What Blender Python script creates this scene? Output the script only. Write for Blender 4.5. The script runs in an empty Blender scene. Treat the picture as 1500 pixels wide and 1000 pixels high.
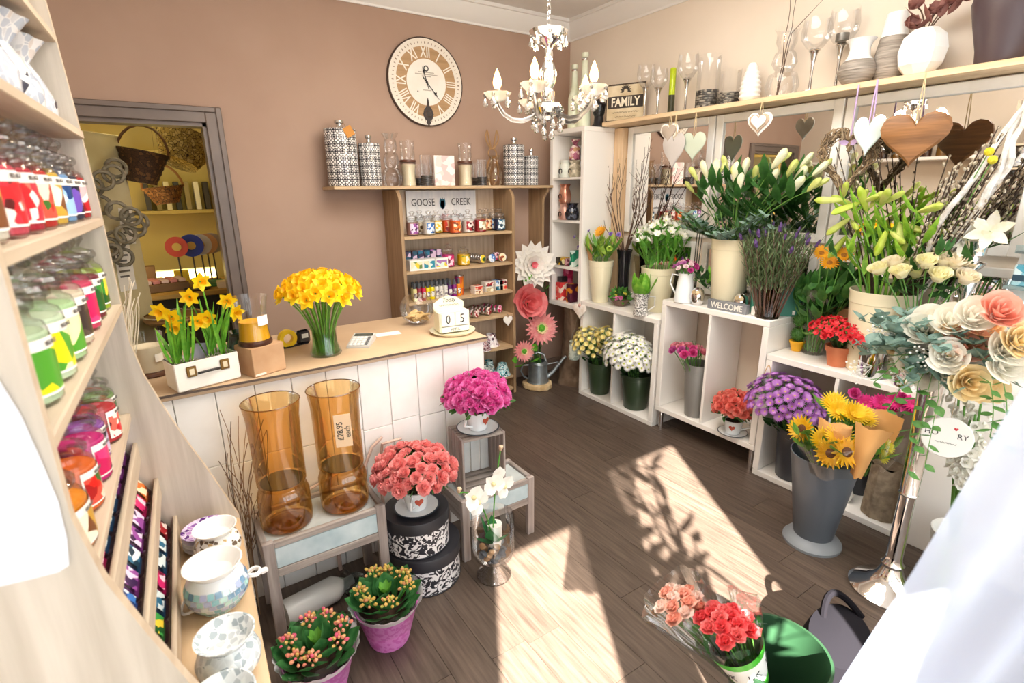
import bpy, bmesh, math, random
from mathutils import Vector, Matrix, Quaternion
random.seed(7)
scn = bpy.context.scene
COL = scn.collection
PI = math.pi
# ---------------------------------------------------------------- camera
FPX = 770.31
CH = 1.62
R3 = Matrix(((0.83119, 0.16223, -0.53179), (-0.55589, 0.22443, -0.80039), (-0.01050, 0.96089, 0.27673)))
_x = Vector((R3[0][0], R3[1][0], R3[2][0])).normalized()
_y = Vector((R3[0][1], R3[1][1], R3[2][1])); _y = (_y - _x*_y.dot(_x)).normalized()
_z = _x.cross(_y)
R3 = Matrix((_x, _y, _z)).transposed()
cam_d = bpy.data.cameras.new('camera'); cam = bpy.data.objects.new('camera', cam_d); COL.objects.link(cam)
cam.matrix_world = Matrix.Translation((0, 0, CH)) @ R3.to_4x4()
cam_d.sensor_width = 36; cam_d.lens = FPX/1500*36; cam_d.clip_start = 0.02
cam_d.dof.use_dof = True; cam_d.dof.focus_distance = 2.7; cam_d.dof.aperture_fstop = 4.5
scn.camera = cam
# ---------------------------------------------------------------- world, sun, daylight, exposure
w = bpy.data.worlds.new('World'); scn.world = w; w.use_nodes = True
bg = w.node_tree.nodes['Background']; bg.inputs[0].default_value = (0.80, 0.90, 1.0, 1); bg.inputs[1].default_value = 2.0
sd = bpy.data.lights.new('sun', 'SUN'); sd.energy = 48; sd.angle = math.radians(0.6); sd.color = (1, 0.95, 0.87)
sun = bpy.data.objects.new('sun', sd); COL.objects.link(sun)
SUN_DIR = Vector((0.50, 0.86, -0.66)).normalized()
sun.rotation_euler = SUN_DIR.to_track_quat('-Z', 'Y').to_euler()
def area(name, loc, d, sx, sy, e, c=(1, 1, 1)):
    a = bpy.data.lights.new(name, 'AREA'); a.shape = 'RECTANGLE'; a.size = sx; a.size_y = sy; a.energy = e; a.color = c
    o = bpy.data.objects.new(name, a); COL.objects.link(o); o.location = loc
    o.rotation_euler = Vector(d).to_track_quat('-Z', 'Z').to_euler()
    return o
area('shop_window_daylight', (1.6, -0.66, 1.45), (0, 1, -0.05), 2.6, 1.7, 22, (0.93, 0.97, 1.0))
area('shop_door_daylight', (-0.05, -0.66, 1.30), (0.1, 1, 0), 0.75, 1.5, 2, (0.93, 0.97, 1.0))
area('ceiling_fill_light', (1.3, 1.3, 2.86), (0, 0, -1), 1.6, 1.6, 46, (1.0, 0.95, 0.88))  # added fill from above, no real fitting behind it
vs = scn.view_settings
scn.display_settings.display_device = 'sRGB'
vs.view_transform = 'Standard'; vs.look = 'None'; vs.gamma = 1; vs.use_curve_mapping = False; vs.exposure = 0.65
cy = scn.cycles
cy.max_bounces = 14; cy.transparent_max_bounces = 24; cy.diffuse_bounces = 5; cy.glossy_bounces = 5; cy.transmission_bounces = 8
cy.caustics_reflective = False; cy.caustics_refractive = False; cy.sample_clamp_indirect = 6

# ---------------------------------------------------------------- pixels to places
def ray(px, py): return R3 @ Vector((px-750, 500-py, -FPX))
def pz(px, py, z): d = ray(px, py); t = (z-CH)/d.z; return Vector((t*d.x, t*d.y, z))
def pxp(px, py, x): d = ray(px, py); t = x/d.x; return Vector((x, t*d.y, CH+t*d.z))
def pyp(px, py, y): d = ray(px, py); t = y/d.y; return Vector((t*d.x, y, CH+t*d.z))

# ---------------------------------------------------------------- materials
MATS = {}
def srgb(c):
    if isinstance(c, str): c = tuple(int(c[i:i+2], 16)/255 for i in (0, 2, 4))
    return tuple((x/12.92 if x <= 0.04045 else ((x+0.055)/1.055)**2.4) for x in c) + (1,)
def _new(name):
    m = bpy.data.materials.new(name); m.use_nodes = True
    nt = m.node_tree; return m, nt, nt.nodes['Principled BSDF']
def mat(c, rough=0.5, metal=0.0, emis=0, coat=0, trans=0, spec=0.5, sub=0):
    key = (c, rough, metal, emis, coat, trans, spec, sub)
    if key in MATS: return MATS[key]
    m, nt, b = _new('paint_%s' % (c if isinstance(c, str) else len(MATS)))
    b.inputs['Base Color'].default_value = srgb(c); b.inputs['Roughness'].default_value = rough
    b.inputs['Metallic'].default_value = metal; b.inputs['Coat Weight'].default_value = coat
    b.inputs['Specular IOR Level'].default_value = spec
    if emis: b.inputs['Emission Color'].default_value = srgb(c); b.inputs['Emission Strength'].default_value = emis
    if sub:
        b.inputs['Subsurface Weight'].default_value = sub; b.inputs['Subsurface Radius'].default_value = (0.02, 0.012, 0.008)
    MATS[key] = m; return m
def _n(nt, t, **kw):
    n = nt.nodes.new(t)
    for k, v in kw.items(): setattr(n, k, v)
    return n
def ramp(nt, fac, stops):
    r = _n(nt, 'ShaderNodeValToRGB'); e = r.color_ramp.elements
    while len(e) < len(stops): e.new(0.5)
    for i, (p, c) in enumerate(stops): e[i].position = p; e[i].color = srgb(c)
    nt.links.new(fac, r.inputs[0]); return r
def noisy(c1, c2, scale=8, rough=0.5, stretch=(1, 1, 1), bump=0.0, detail=4, rand=0, metal=0, lo=0.35, hi=0.65, space='Object', coat=0):
    """colour mottled between two tones by 3D noise; rand: per-object brightness spread"""
    key = ('n', c1, c2, scale, rough, stretch, bump, detail, rand, metal, lo, hi, space, coat)
    if key in MATS: return MATS[key]
    m, nt, b = _new('mottled_%s' % c1)
    tc = _n(nt, 'ShaderNodeTexCoord'); mp = _n(nt, 'ShaderNodeMapping'); mp.inputs['Scale'].default_value = stretch
    no = _n(nt, 'ShaderNodeTexNoise'); no.inputs['Scale'].default_value = scale; no.inputs['Detail'].default_value = detail
    nt.links.new(tc.outputs[space], mp.inputs[0])
    if rand:
        oi = _n(nt, 'ShaderNodeObjectInfo'); va = _n(nt, 'ShaderNodeVectorMath', operation='SCALE'); cb = _n(nt, 'ShaderNodeCombineXYZ')
        for i in range(3): nt.links.new(oi.outputs['Random'], cb.inputs[i])
        va.inputs['Scale'].default_value = 37; nt.links.new(cb.outputs[0], va.inputs[0])
        ad = _n(nt, 'ShaderNodeVectorMath', operation='ADD'); nt.links.new(mp.outputs[0], ad.inputs[0]); nt.links.new(va.outputs[0], ad.inputs[1])
        nt.links.new(ad.outputs[0], no.inputs['Vector'])
    else: nt.links.new(mp.outputs[0], no.inputs['Vector'])
    r = ramp(nt, no.outputs[0], [(lo, c1), (hi, c2)])
    out = r.outputs[0]
    if rand:
        hs = _n(nt, 'ShaderNodeHueSaturation'); mr = _n(nt, 'ShaderNodeMapRange'); mr.inputs[3].default_value = 1-rand; mr.inputs[4].default_value = 1+rand
        nt.links.new(oi.outputs['Random'], mr.inputs[0]); nt.links.new(mr.outputs[0], hs.inputs['Value']); nt.links.new(out, hs.inputs['Color']); out = hs.outputs[0]
    nt.links.new(out, b.inputs['Base Color'])
    b.inputs['Roughness'].default_value = rough; b.inputs['Metallic'].default_value = metal; b.inputs['Coat Weight'].default_value = coat
    if bump:
        bp = _n(nt, 'ShaderNodeBump'); bp.inputs['Strength'].default_value = bump; bp.inputs['Distance'].default_value = 0.01
        nt.links.new(no.outputs[0], bp.inputs['Height']); nt.links.new(bp.outputs[0], b.inputs['Normal'])
    MATS[key] = m; return m
def glass(c='ffffff', ior=1.45, body=0.0, name='clear_glass', rough=0.02, fmax=0.55, fmin=0.03):
    """thin glass: see-through with a fresnel gloss; body = how strongly the colour tints"""
    key = ('g', c, ior, body, rough, fmin)
    if key in MATS: return MATS[key]
    m = bpy.data.materials.new(name); m.use_nodes = True; nt = m.node_tree; nt.nodes.clear()
    o = _n(nt, 'ShaderNodeOutputMaterial'); mx = _n(nt, 'ShaderNodeMixShader'); t = _n(nt, 'ShaderNodeBsdfTransparent'); g = _n(nt, 'ShaderNodeBsdfGlossy')
    fr = _n(nt, 'ShaderNodeLayerWeight'); fr.inputs[0].default_value = 0.35
    mr = _n(nt, 'ShaderNodeMapRange'); mr.inputs[3].default_value = fmin; mr.inputs[4].default_value = fmax
    nt.links.new(fr.outputs['Fresnel'], mr.inputs[0])
    g.inputs['Roughness'].default_value = rough
    t.inputs[0].default_value = srgb(c)
    nt.links.new(mr.outputs[0], mx.inputs[0]); nt.links.new(t.outputs[0], mx.inputs[1]); nt.links.new(g.outputs[0], mx.inputs[2])
    nt.links.new(mx.outputs[0], o.inputs[0])
    MATS[key] = m; return m
def sheer(c, opac=0.6, name='sheer_fabric'):
    key = ('s', c, opac)
    if key in MATS: return MATS[key]
    m = bpy.data.materials.new(name); m.use_nodes = True; nt = m.node_tree; nt.nodes.clear()
    o = _n(nt, 'ShaderNodeOutputMaterial'); mx = _n(nt, 'ShaderNodeMixShader'); t = _n(nt, 'ShaderNodeBsdfTransparent'); m2 = _n(nt, 'ShaderNodeMixShader')
    d = _n(nt, 'ShaderNodeBsdfDiffuse'); tl = _n(nt, 'ShaderNodeBsdfTranslucent')
    d.inputs[0].default_value = srgb(c); tl.inputs[0].default_value = srgb(c)
    m2.inputs[0].default_value = 0.5; mx.inputs[0].default_value = opac
    nt.links.new(d.outputs[0], m2.inputs[1]); nt.links.new(tl.outputs[0], m2.inputs[2])
    nt.links.new(t.outputs[0], mx.inputs[1]); nt.links.new(m2.outputs[0], mx.inputs[2]); nt.links.new(mx.outputs[0], o.inputs[0])
    MATS[key] = m; return m
def petal(c1, c2=None, rough=0.55, lo=0.3, hi=0.7, sc=30):
    """petal / leaf: diffuse + a little light through, two-tone"""
    key = ('p', c1, c2, rough, sc)
    if key in MATS: return MATS[key]
    m, nt, b = _new('petal_%s' % c1)
    b.inputs['Roughness'].default_value = rough
    o = nt.nodes['Material Output']; mx = _n(nt, 'ShaderNodeMixShader'); mx.inputs[0].default_value = 0.25; tl = _n(nt, 'ShaderNodeBsdfTranslucent')
    if c2:
        tc = _n(nt, 'ShaderNodeTexCoord'); no = _n(nt, 'ShaderNodeTexNoise'); no.inputs['Scale'].default_value = sc
        nt.links.new(tc.outputs['Object'], no.inputs['Vector'])
        r = ramp(nt, no.outputs[0], [(lo, c1), (hi, c2)]); nt.links.new(r.outputs[0], b.inputs['Base Color']); nt.links.new(r.outputs[0], tl.inputs[0])
    else: b.inputs['Base Color'].default_value = srgb(c1); tl.inputs[0].default_value = srgb(c1)
    nt.links.new(b.outputs[0], mx.inputs[1]); nt.links.new(tl.outputs[0], mx.inputs[2]); nt.links.new(mx.outputs[0], o.inputs[0])
    MATS[key] = m; return m
def cells(cols, scale=60, rough=0.25, grout='e8e6e0', gw=0.06, metal=0.0, stretch=(1, 1, 1), space='Object', feature='VORONOI'):
    """random coloured chips in grout (mosaic, picture print, pebbly pattern)"""
    key = ('c', tuple(cols), scale, rough, grout, gw, metal, stretch, space)
    if key in MATS: return MATS[key]
    m, nt, b = _new('chips_%s' % cols[0])
    tc = _n(nt, 'ShaderNodeTexCoord'); mp = _n(nt, 'ShaderNodeMapping'); mp.inputs['Scale'].default_value = stretch
    oi = _n(nt, 'ShaderNodeObjectInfo'); ad = _n(nt, 'ShaderNodeVectorMath', operation='ADD')
    nt.links.new(tc.outputs[space], ad.inputs[0]); nt.links.new(oi.outputs['Random'], ad.inputs[1]); nt.links.new(ad.outputs[0], mp.inputs[0])
    v = _n(nt, 'ShaderNodeTexVoronoi'); v.inputs['Scale'].default_value = scale; v2 = _n(nt, 'ShaderNodeTexVoronoi', feature='DISTANCE_TO_EDGE'); v2.inputs['Scale'].default_value = scale
    nt.links.new(mp.outputs[0], v.inputs['Vector']); nt.links.new(mp.outputs[0], v2.inputs['Vector'])
    sp = _n(nt, 'ShaderNodeSeparateColor'); nt.links.new(v.outputs['Color'], sp.inputs[0])
    n = len(cols); r = ramp(nt, sp.outputs[0], [((i/n)*0.9+0.02, c) for i, c in enumerate(cols)]); r.color_ramp.interpolation = 'CONSTANT'
    out = r.outputs[0]
    if grout:
        lt = _n(nt, 'ShaderNodeMath', operation='LESS_THAN'); lt.inputs[1].default_value = gw; nt.links.new(v2.outputs[0], lt.inputs[0])
        mx = _n(nt, 'ShaderNodeMix', data_type='RGBA'); nt.links.new(lt.outputs[0], mx.inputs[0]); nt.links.new(out, mx.inputs[6]); mx.inputs[7].default_value = srgb(grout); out = mx.outputs[2]
    nt.links.new(out, b.inputs['Base Color']); b.inputs['Roughness'].default_value = rough; b.inputs['Metallic'].default_value = metal
    MATS[key] = m; return m
def wood(c1, c2, axis='X', sc=6, rough=0.5, rand=0.0, bump=0.15):
    st = {'X': (0.6, 9, 9), 'Y': (9, 0.6, 9), 'Z': (9, 9, 0.6)}[axis]
    return noisy(c1, c2, scale=sc, rough=rough, stretch=st, bump=bump, detail=8, rand=rand, lo=0.3, hi=0.7)
def foil(c, pat='333333'):
    return cells((c, pat, c, 'f2efe8', c), scale=38, rough=0.3, grout=None)

M = dict(
    oak_y=wood('c9b094', 'e0cdb4', 'Y', 5), oak_x=wood('b39672', 'd0b48f', 'X', 5), oak_z=wood('bda488', 'd9c6ae', 'Z', 5),
    oakd_z=wood('937658', 'b1936f', 'Z', 5), oak_edge=wood('d3b48a', 'e2c9a4', 'X', 5),
    pale_z=wood('b3a797', 'd0c5b7', 'Z', 4), pale_y=wood('b39f88', 'cdbca5', 'Y', 4),
    white=mat('f2efea', 0.35), white_g=mat('f6f4f1', 0.15), cream=mat('f0e6c4', 0.28), paintw=noisy('f0ece6', 'faf8f4', 5, 0.55),
    grey_wood=wood('857a74', 'b5a9a0', 'Y', 6, 0.7), grey_woodx=wood('857a74', 'b5a9a0', 'X', 6, 0.7), grey_woodz=wood('8a7d78', 'b3a69e', 'Z', 6, 0.7),
    glass=glass(), chrome=mat('e8e6e6', 0.08, 1.0), silver=mat('dcdad8', 0.16, 1.0), black=mat('1c1b1f', 0.4), dark=mat('2a2422', 0.45),
    leaf=petal('2f6a24', '5c9a3c'), leafd=petal('1f4a1e', '3c6b30'), leafl=petal('8cc12e', 'c3dc4a'), stem=mat('5f9440', 0.5), euca=petal('6f9182', '9db5a6'),
    twig=mat('5a4436', 0.7), soil=noisy('2a1c14', '4a3324', 60, 0.9), card=noisy('b98f68', 'c9a27c', 10, 0.7), tan=wood('b98a52', 'd6aa70', 'X', 5),
)

# ---------------------------------------------------------------- mesh builder
def rotz(a): return Matrix.Rotation(a, 4, 'Z')
def place(loc, d=(0, 0, 1), tw=0, s=1.0):
    q = Vector(d).to_track_quat('Z', 'Y')
    sc = Matrix.Diagonal((s, s, s, 1)) if not isinstance(s, tuple) else Matrix.Diagonal(s+(1,))
    return Matrix.Translation(loc) @ q.to_matrix().to_4x4() @ rotz(tw) @ sc
class PartPlace:
    """stands for a part of a bouquet; .location reads and writes in the scene's own frame"""
    def __init__(s, o, root): s.o = o; s.root = root
    @property
    def location(s): return s.root.matrix_basis @ s.o.location
class B:
    def __init__(s): s.v = []; s.f = []; s.m = []; s.k = 0; s.T = None
    def add(s, vs, fs):
        o = len(s.v)
        s.v += [tuple(s.T @ Vector(p)) for p in vs] if s.T else [tuple(p) for p in vs]
        for f in fs: s.f.append(tuple(i+o for i in f)); s.m.append(s.k)
        return s
    def box(s, x0, x1, y0, y1, z0, z1):
        return s.add([(x, y, z) for z in (z0, z1) for y in (y0, y1) for x in (x0, x1)],
                     [(0, 2, 3, 1), (4, 5, 7, 6), (0, 1, 5, 4), (2, 6, 7, 3), (0, 4, 6, 2), (1, 3, 7, 5)])
    def bbox(s, x0, x1, y0, y1, z0, z1, c=0.003):
        """box with chamfered vertical and top edges"""
        def ring(x0, x1, y0, y1, z, c): return [(x0+c, y0, z), (x1-c, y0, z), (x1, y0+c, z), (x1, y1-c, z), (x1-c, y1, z), (x0+c, y1, z), (x0, y1-c, z), (x0, y0+c, z)]
        r = ring(x0+c, x1-c, y0+c, y1-c, z0, c) + ring(x0, x1, y0, y1, z0+c, c) + ring(x0, x1, y0, y1, z1-c, c) + ring(x0+c, x1-c, y0+c, y1-c, z1, c)
        f = [tuple(range(7, -1, -1)), tuple(range(24, 32))]
        for k in range(3):
            for i in range(8): f.append((k*8+i, k*8+(i+1) % 8, k*8+8+(i+1) % 8, k*8+8+i))
        return s.add(r, f)
    def lathe(s, prof, n=20, cap0=False, cap1=False, fn=None):
        """prof: [(r, z), ...]; fn(angle, r, z) -> r"""
        vs = []; fs = []
        for (r, z) in prof:
            for i in range(n):
                a = 2*PI*i/n; rr = fn(a, r, z) if fn else r
                vs.append((rr*math.cos(a), rr*math.sin(a), z))
        for k in range(len(prof)-1):
            for i in range(n):
                j = (i+1) % n; fs.append((k*n+i, k*n+j, k*n+n+j, k*n+n+i))
        if cap0: fs.append(tuple(range(n-1, -1, -1)))
        if cap1: b = (len(prof)-1)*n; fs.append(tuple(range(b, b+n)))
        return s.add(vs, fs)
    def tube(s, pts, r, n=6, cap=True):
        """r: number or list; sweep along pts"""
        pts = [Vector(p) for p in pts]; N = len(pts); rs = r if isinstance(r, (list, tuple)) else [r]*N
        vs = []; fs = []; up = None
        for i, p in enumerate(pts):
            d = (pts[min(i+1, N-1)]-pts[max(i-1, 0)]).normalized()
            if up is None: up = d.orthogonal().normalized()
            up = (up-d*up.dot(d))
            up = up.normalized() if up.length > 1e-6 else d.orthogonal().normalized()
            sd = d.cross(up)
            for k in range(n):
                a = 2*PI*k/n; vs.append(tuple(p+(up*math.cos(a)+sd*math.sin(a))*rs[i]))
        for i in range(N-1):
            for k in range(n): j = (k+1) % n; fs.append((i*n+k, i*n+j, i*n+n+j, i*n+n+k))
        if cap: fs.append(tuple(range(n-1, -1, -1))); fs.append(tuple(range((N-1)*n, N*n)))
        return s.add(vs, fs)
    def strip(s, L, R):
        n = len(L); return s.add(list(L)+list(R), [(i, i+1, n+i+1, n+i) for i in range(n-1)])
    def prism(s, out, z0, z1):
        """flat outline (xy) extruded in z"""
        n = len(out); vs = [(x, y, z0) for x, y in out]+[(x, y, z1) for x, y in out]
        return s.add(vs, [tuple(range(n-1, -1, -1)), tuple(range(n, 2*n))]+[(i, (i+1) % n, n+(i+1) % n, n+i) for i in range(n)])
    def sphere(s, c, r, n=10, m=6, sz=1.0):
        prof = [(max(1e-4, r*math.sin(PI*k/m)), -r*sz*math.cos(PI*k/m)) for k in range(m+1)]
        T = s.T; s.T = (T or Matrix.Identity(4)) @ Matrix.Translation(c); s.lathe(prof, n); s.T = T; return s
    def grid(s, fn, nu, nv, closed=False):
        vs = [fn(u/nu, v/nv) for v in range(nv+1) for u in range(nu+1)]
        return s.add(vs, [(v*(nu+1)+u, v*(nu+1)+u+1, (v+1)*(nu+1)+u+1, (v+1)*(nu+1)+u) for v in range(nv) for u in range(nu)])
    def mesh(s, name, mats, smooth=True):
        me = bpy.data.meshes.new(name); me.from_pydata(s.v, [], s.f)
        for m in (mats if isinstance(mats, (list, tuple)) else [mats]): me.materials.append(m)
        if any(s.m): me.polygons.foreach_set('material_index', s.m)
        me.update()
        if smooth:
            me.polygons.foreach_set('use_smooth', [True]*len(me.polygons)); me.set_sharp_from_angle(angle=math.radians(38))
        return me
    def obj(s, name, mats, parent=None, smooth=True, **kw):
        return inst(s.mesh(name, mats, smooth), name, parent, **kw)
def inst(me, name, parent=None, loc=None, rz=None, mtx=None, s=None):
    o = bpy.data.objects.new(name, me); COL.objects.link(o)
    if parent: o.parent = parent.o if isinstance(parent, PartPlace) else parent
    if mtx is not None: o.matrix_basis = mtx
    if loc is not None: o.location = loc
    if rz is not None: o.rotation_euler = (0, 0, rz)
    if s is not None: o.scale = (s, s, s) if not isinstance(s, tuple) else s
    return o
def tag(o, label, cat, group=None, kind=None):
    o['label'] = label; o['category'] = cat
    if group: o['group'] = group
    if kind: o['kind'] = kind
    return o
ARR = [None]   # when set, T() makes parts of this one thing (a bouquet or arrangement)
def T(name, label, cat, loc=(0, 0, 0), rz=0, group=None, mtx=None):
    if ARR[0] is not None:
        o = bpy.data.objects.new(name, None); COL.objects.link(o); o.empty_display_size = 0.02; o.parent = ARR[0]
        m = mtx if mtx is not None else Matrix.Translation(loc) @ rotz(rz)
        o.matrix_basis = ARR[0].matrix_basis.inverted() @ m; return PartPlace(o, ARR[0])
    o = bpy.data.objects.new(name, None); COL.objects.link(o); o.empty_display_size = 0.02
    o.location = loc; o.rotation_euler = (0, 0, rz)
    if mtx is not None: o.matrix_basis = mtx
    return tag(o, label, cat, group)
def copy_tree(o, parent=None, loc=None, rz=None, label=None, s=None):
    c = o.copy(); COL.objects.link(c); c.parent = parent
    if loc is not None: c.location = loc
    if rz is not None: c.rotation_euler = (0, 0, rz)
    if label: c['label'] = label
    if s is not None: c.scale = (s, s, s)
    for ch in list(o.children): copy_tree(ch, c)
    return c
def struct(o, label=None):
    o['kind'] = 'structure'
    if label: o['label'] = label
    return o
CACHE = {}
def cached(key, fn):
    if key not in CACHE: CACHE[key] = fn()
    return CACHE[key]
def stuff(o): o['kind'] = 'stuff'; return o
FONT = bpy.data.fonts.load('<builtin>') if '<builtin>' in bpy.data.fonts else None
def text(s, size, m, parent, mtx, name='lettering', ext=0.0004, align='CENTER', bold=0.0, xs=1.0, shear=0.0):
    key = ('txt', s, size, m.name, name, ext, align, bold, shear)
    if key in CACHE: return inst(CACHE[key], name, parent, mtx=mtx @ Matrix.Diagonal((xs, 1, 1, 1)))
    cu = bpy.data.curves.new('lettering', 'FONT'); cu.body = s; cu.size = size; cu.extrude = ext; cu.align_x = align; cu.align_y = 'CENTER'
    cu.offset = bold; cu.resolution_u = 3; cu.shear = shear
    o = bpy.data.objects.new('tmp', cu); me = bpy.data.meshes.new_from_object(o); bpy.data.objects.remove(o)
    me.name = name; me.materials.clear(); me.materials.append(m); CACHE[key] = me
    return inst(me, name, parent, mtx=mtx @ Matrix.Diagonal((xs, 1, 1, 1)))
def face(loc, n, up=(0, 0, 1), roll=0):
    """matrix whose local Z is n and local Y is close to up"""
    z = Vector(n).normalized(); x = Vector(up).cross(z).normalized(); y = z.cross(x)
    return Matrix.Translation(loc) @ Matrix((x, y, z)).transposed().to_4x4() @ rotz(roll)
# ================================================================ the room
XW, YW, XL, YF, ZC = 3.06, 3.70, -0.62, -0.78, 2.90
DX0, DX1, DZ = -0.47, 0.35, 2.01          # doorway in the back wall
wall_m = noisy('ad9180', 'b39887', 2, 0.9); wallr_m = noisy('e4d8c9', 'eaded0', 2, 0.9)
b = B(); b.box(XL-0.1, DX0, YW, YW+0.12, 0, ZC); b.box(DX1, XW+0.1, YW, YW+0.12, 0, ZC); b.box(DX0, DX1, YW, YW+0.12, DZ, ZC)
struct(b.obj('wall_back', wall_m, smooth=False))
struct(B().box(XW, XW+0.1, YF, YW, 0, ZC).obj('wall_right', wallr_m, smooth=False))
struct(B().box(XL-0.1, XL, YF, YW, 0, ZC).obj('wall_left', wallr_m, smooth=False))
struct(B().box(XL-0.1, XW+0.1, YF, YW+0.12, ZC, ZC+0.08).obj('ceiling', noisy('e6e3df', 'ece9e6', 3, 0.9), smooth=False))
# shop front: door glass between x -0.27 and 0.14, display window from 0.42
b = B(); y0, y1 = YF-0.1, YF
FD0, FD1, FW0, FW1 = -0.47, 0.07, 0.30, 2.95
b.box(XL-0.1, FD0, y0, y1, 0, ZC); b.box(FD1, FW0, y0, y1, 0, ZC); b.box(FW1, XW+0.1, y0, y1, 0, ZC)
b.box(FD0, FD1, y0, y1, 2.00, ZC); b.box(FD0, FD1, y0, y1, 0, 0.25); b.box(FW0, FW1, y0, y1, 2.25, ZC); b.box(FW0, FW1, y0, y1, 0, 0.55)
struct(b.obj('wall_front', mat('efe9e2', 0.8), smooth=False))
wf = mat('e9e6e2', 0.4)
b = B()
for x in (FW0, 0.98, 1.9, FW1-0.05): b.box(x, x+0.05, YF-0.07, YF-0.02, 0.55, 2.25)
b.box(FW0, FW1, YF-0.07, YF-0.02, 0.55, 0.60); b.box(FW0, FW1, YF-0.07, YF-0.02, 2.20, 2.25)
struct(b.obj('window_1', wf, smooth=False))
# floor planks
fl = struct(B().box(XL-0.1, XW+0.1, YF-0.1, YW+2.2, -0.06, -0.006).obj('floor', mat('3a302a', 0.8), smooth=False))
plank_m = noisy('473b33', '65564b', 5, 0.42, stretch=(16, 1.1, 4), bump=0.12, detail=9, rand=0.10, lo=0.3, hi=0.72)
PWD = 0.148; i = 0; x = XL-0.1
while x < XW:
    y = YF-0.1-random.random()*0.9
    while y < YW+0.2:
        ya, yb = max(y, YF-0.1), min(y+1.12, YW+0.2)
        if yb-ya > 0.05:
            me = B().box(0.0009, PWD-0.0009, 0.0009, yb-ya-0.0009, -0.006, 0).mesh('plank', plank_m, False)
            inst(me, 'plank', fl, loc=(x, ya, 0))
        y += 1.12
    x += PWD
# cornice
def cornice(n, p0, p1, inward):
    p0, p1, inn = Vector(p0), Vector(p1), Vector(inward)
    prof = [(0, 2.765), (0.010, 2.765), (0.012, 2.778), (0.03, 2.792), (0.055, 2.822), (0.078, 2.86), (0.084, 2.876), (0.10, 2.878), (0.10, ZC), (0, ZC)]
    b = B(); A = [p0+inn*a+Vector((0, 0, z)) for a, z in prof]; C = [p1+inn*a+Vector((0, 0, z)) for a, z in prof]
    b.strip(A+[A[0]], C+[C[0]]); struct(b.obj(n, mat('f1f0ee', 0.5)))
cornice('trim_1', (XL, YW, 0), (XW, YW, 0), (0, -1, 0)); cornice('trim_2', (XW, YW, 0), (XW, YF, 0), (-1, 0, 0)); cornice('trim_3', (XL, YW, 0), (XL, YF, 0), (1, 0, 0))
bb = mat('8f7c70', 0.5)
struct(B().bbox(DX1+0.09, XW, YW-0.016, YW, 0, 0.11).obj('baseboard_back', bb)); struct(B().bbox(XW-0.016, XW, YF, YW-0.02, 0, 0.11).obj('baseboard_right', mat('cfc3b6', 0.5)))
# door frame (moulded taupe architrave) and the open door leaf
am = noisy('6a5d56', '786a62', 4, 0.38)
fr = B()
for x0, x1, z0, z1 in ((DX1, DX1+0.085, 0, DZ+0.085), (DX0-0.085, DX0, 0, DZ+0.085), (DX0, DX1, DZ, DZ+0.085)):
    fr.bbox(x0, x1, YW-0.022, YW, z0, z1, 0.004)
fr.bbox(DX1+0.055, DX1+0.085, YW-0.034, YW-0.022, 0, DZ+0.085, 0.004); fr.bbox(DX0, DX1+0.055, YW-0.034, YW-0.022, DZ+0.055, DZ+0.085, 0.004)
fr.box(DX1-0.02, DX1, YW, YW+0.13, 0, DZ); fr.box(DX0, DX0+0.02, YW, YW+0.13, 0, DZ); fr.box(DX0, DX1, YW, YW+0.13, DZ-0.02, DZ)
struct(fr.obj('door_1', am))
# back room shell
bw = noisy('b9a45c', 'c4b06a', 2, 0.9)
b = B(); b.box(XL-0.9, XL-0.8, YW+0.12, YW+2.1, 0, ZC); b.box(1.5, 1.6, YW+0.12, YW+2.1, 0, ZC); b.box(XL-0.9, 1.6, YW+2.1, YW+2.2, 0, ZC); b.box(XL-0.9, 1.6, YW+0.12, YW+2.2, 2.45, 2.5)
struct(b.obj('wall_back_room', bw, smooth=False))
struct(B().box(XL-0.9, 1.6, YW+0.12, YW+2.1, -0.02, 0.001).obj('floor_back_room', mat('3b3226', 0.8), smooth=False))

# ================================================================ long shelf and oak bookcase on the back wall
ls = T('wall_shelf', 'long oak wall shelf above the candle bookcase', 'shelf', (0, 0, 0))
B().bbox(0.97, 2.69, 3.43, YW-0.001, 1.632, 1.653).obj('board', M['oak_x'], ls)
for x in (2.30, 2.64):
    b = B(); out = [(3.45, 1.632), (3.455, 1.60), (3.49, 1.575), (3.51, 1.54), (3.515, 1.10), (3.55, 1.05), (YW, 1.03), (YW, 1.632)]
    n = len(out); vs = [(x, y, z) for y, z in out]+[(x+0.022, y, z) for y, z in out]
    if x > 2.5: b.add(vs, [tuple(range(n)), tuple(range(2*n-1, n-1, -1))]+[(i, n+i, n+(i+1) % n, (i+1) % n) for i in range(n)]).obj('bracket_panel', M['oakd_z'], ls)
bc = T('candle_bookcase', 'oak bookcase with seven shelves full of jar candles under the wall shelf', 'bookcase', (1.835, 3.40, 0))
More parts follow.
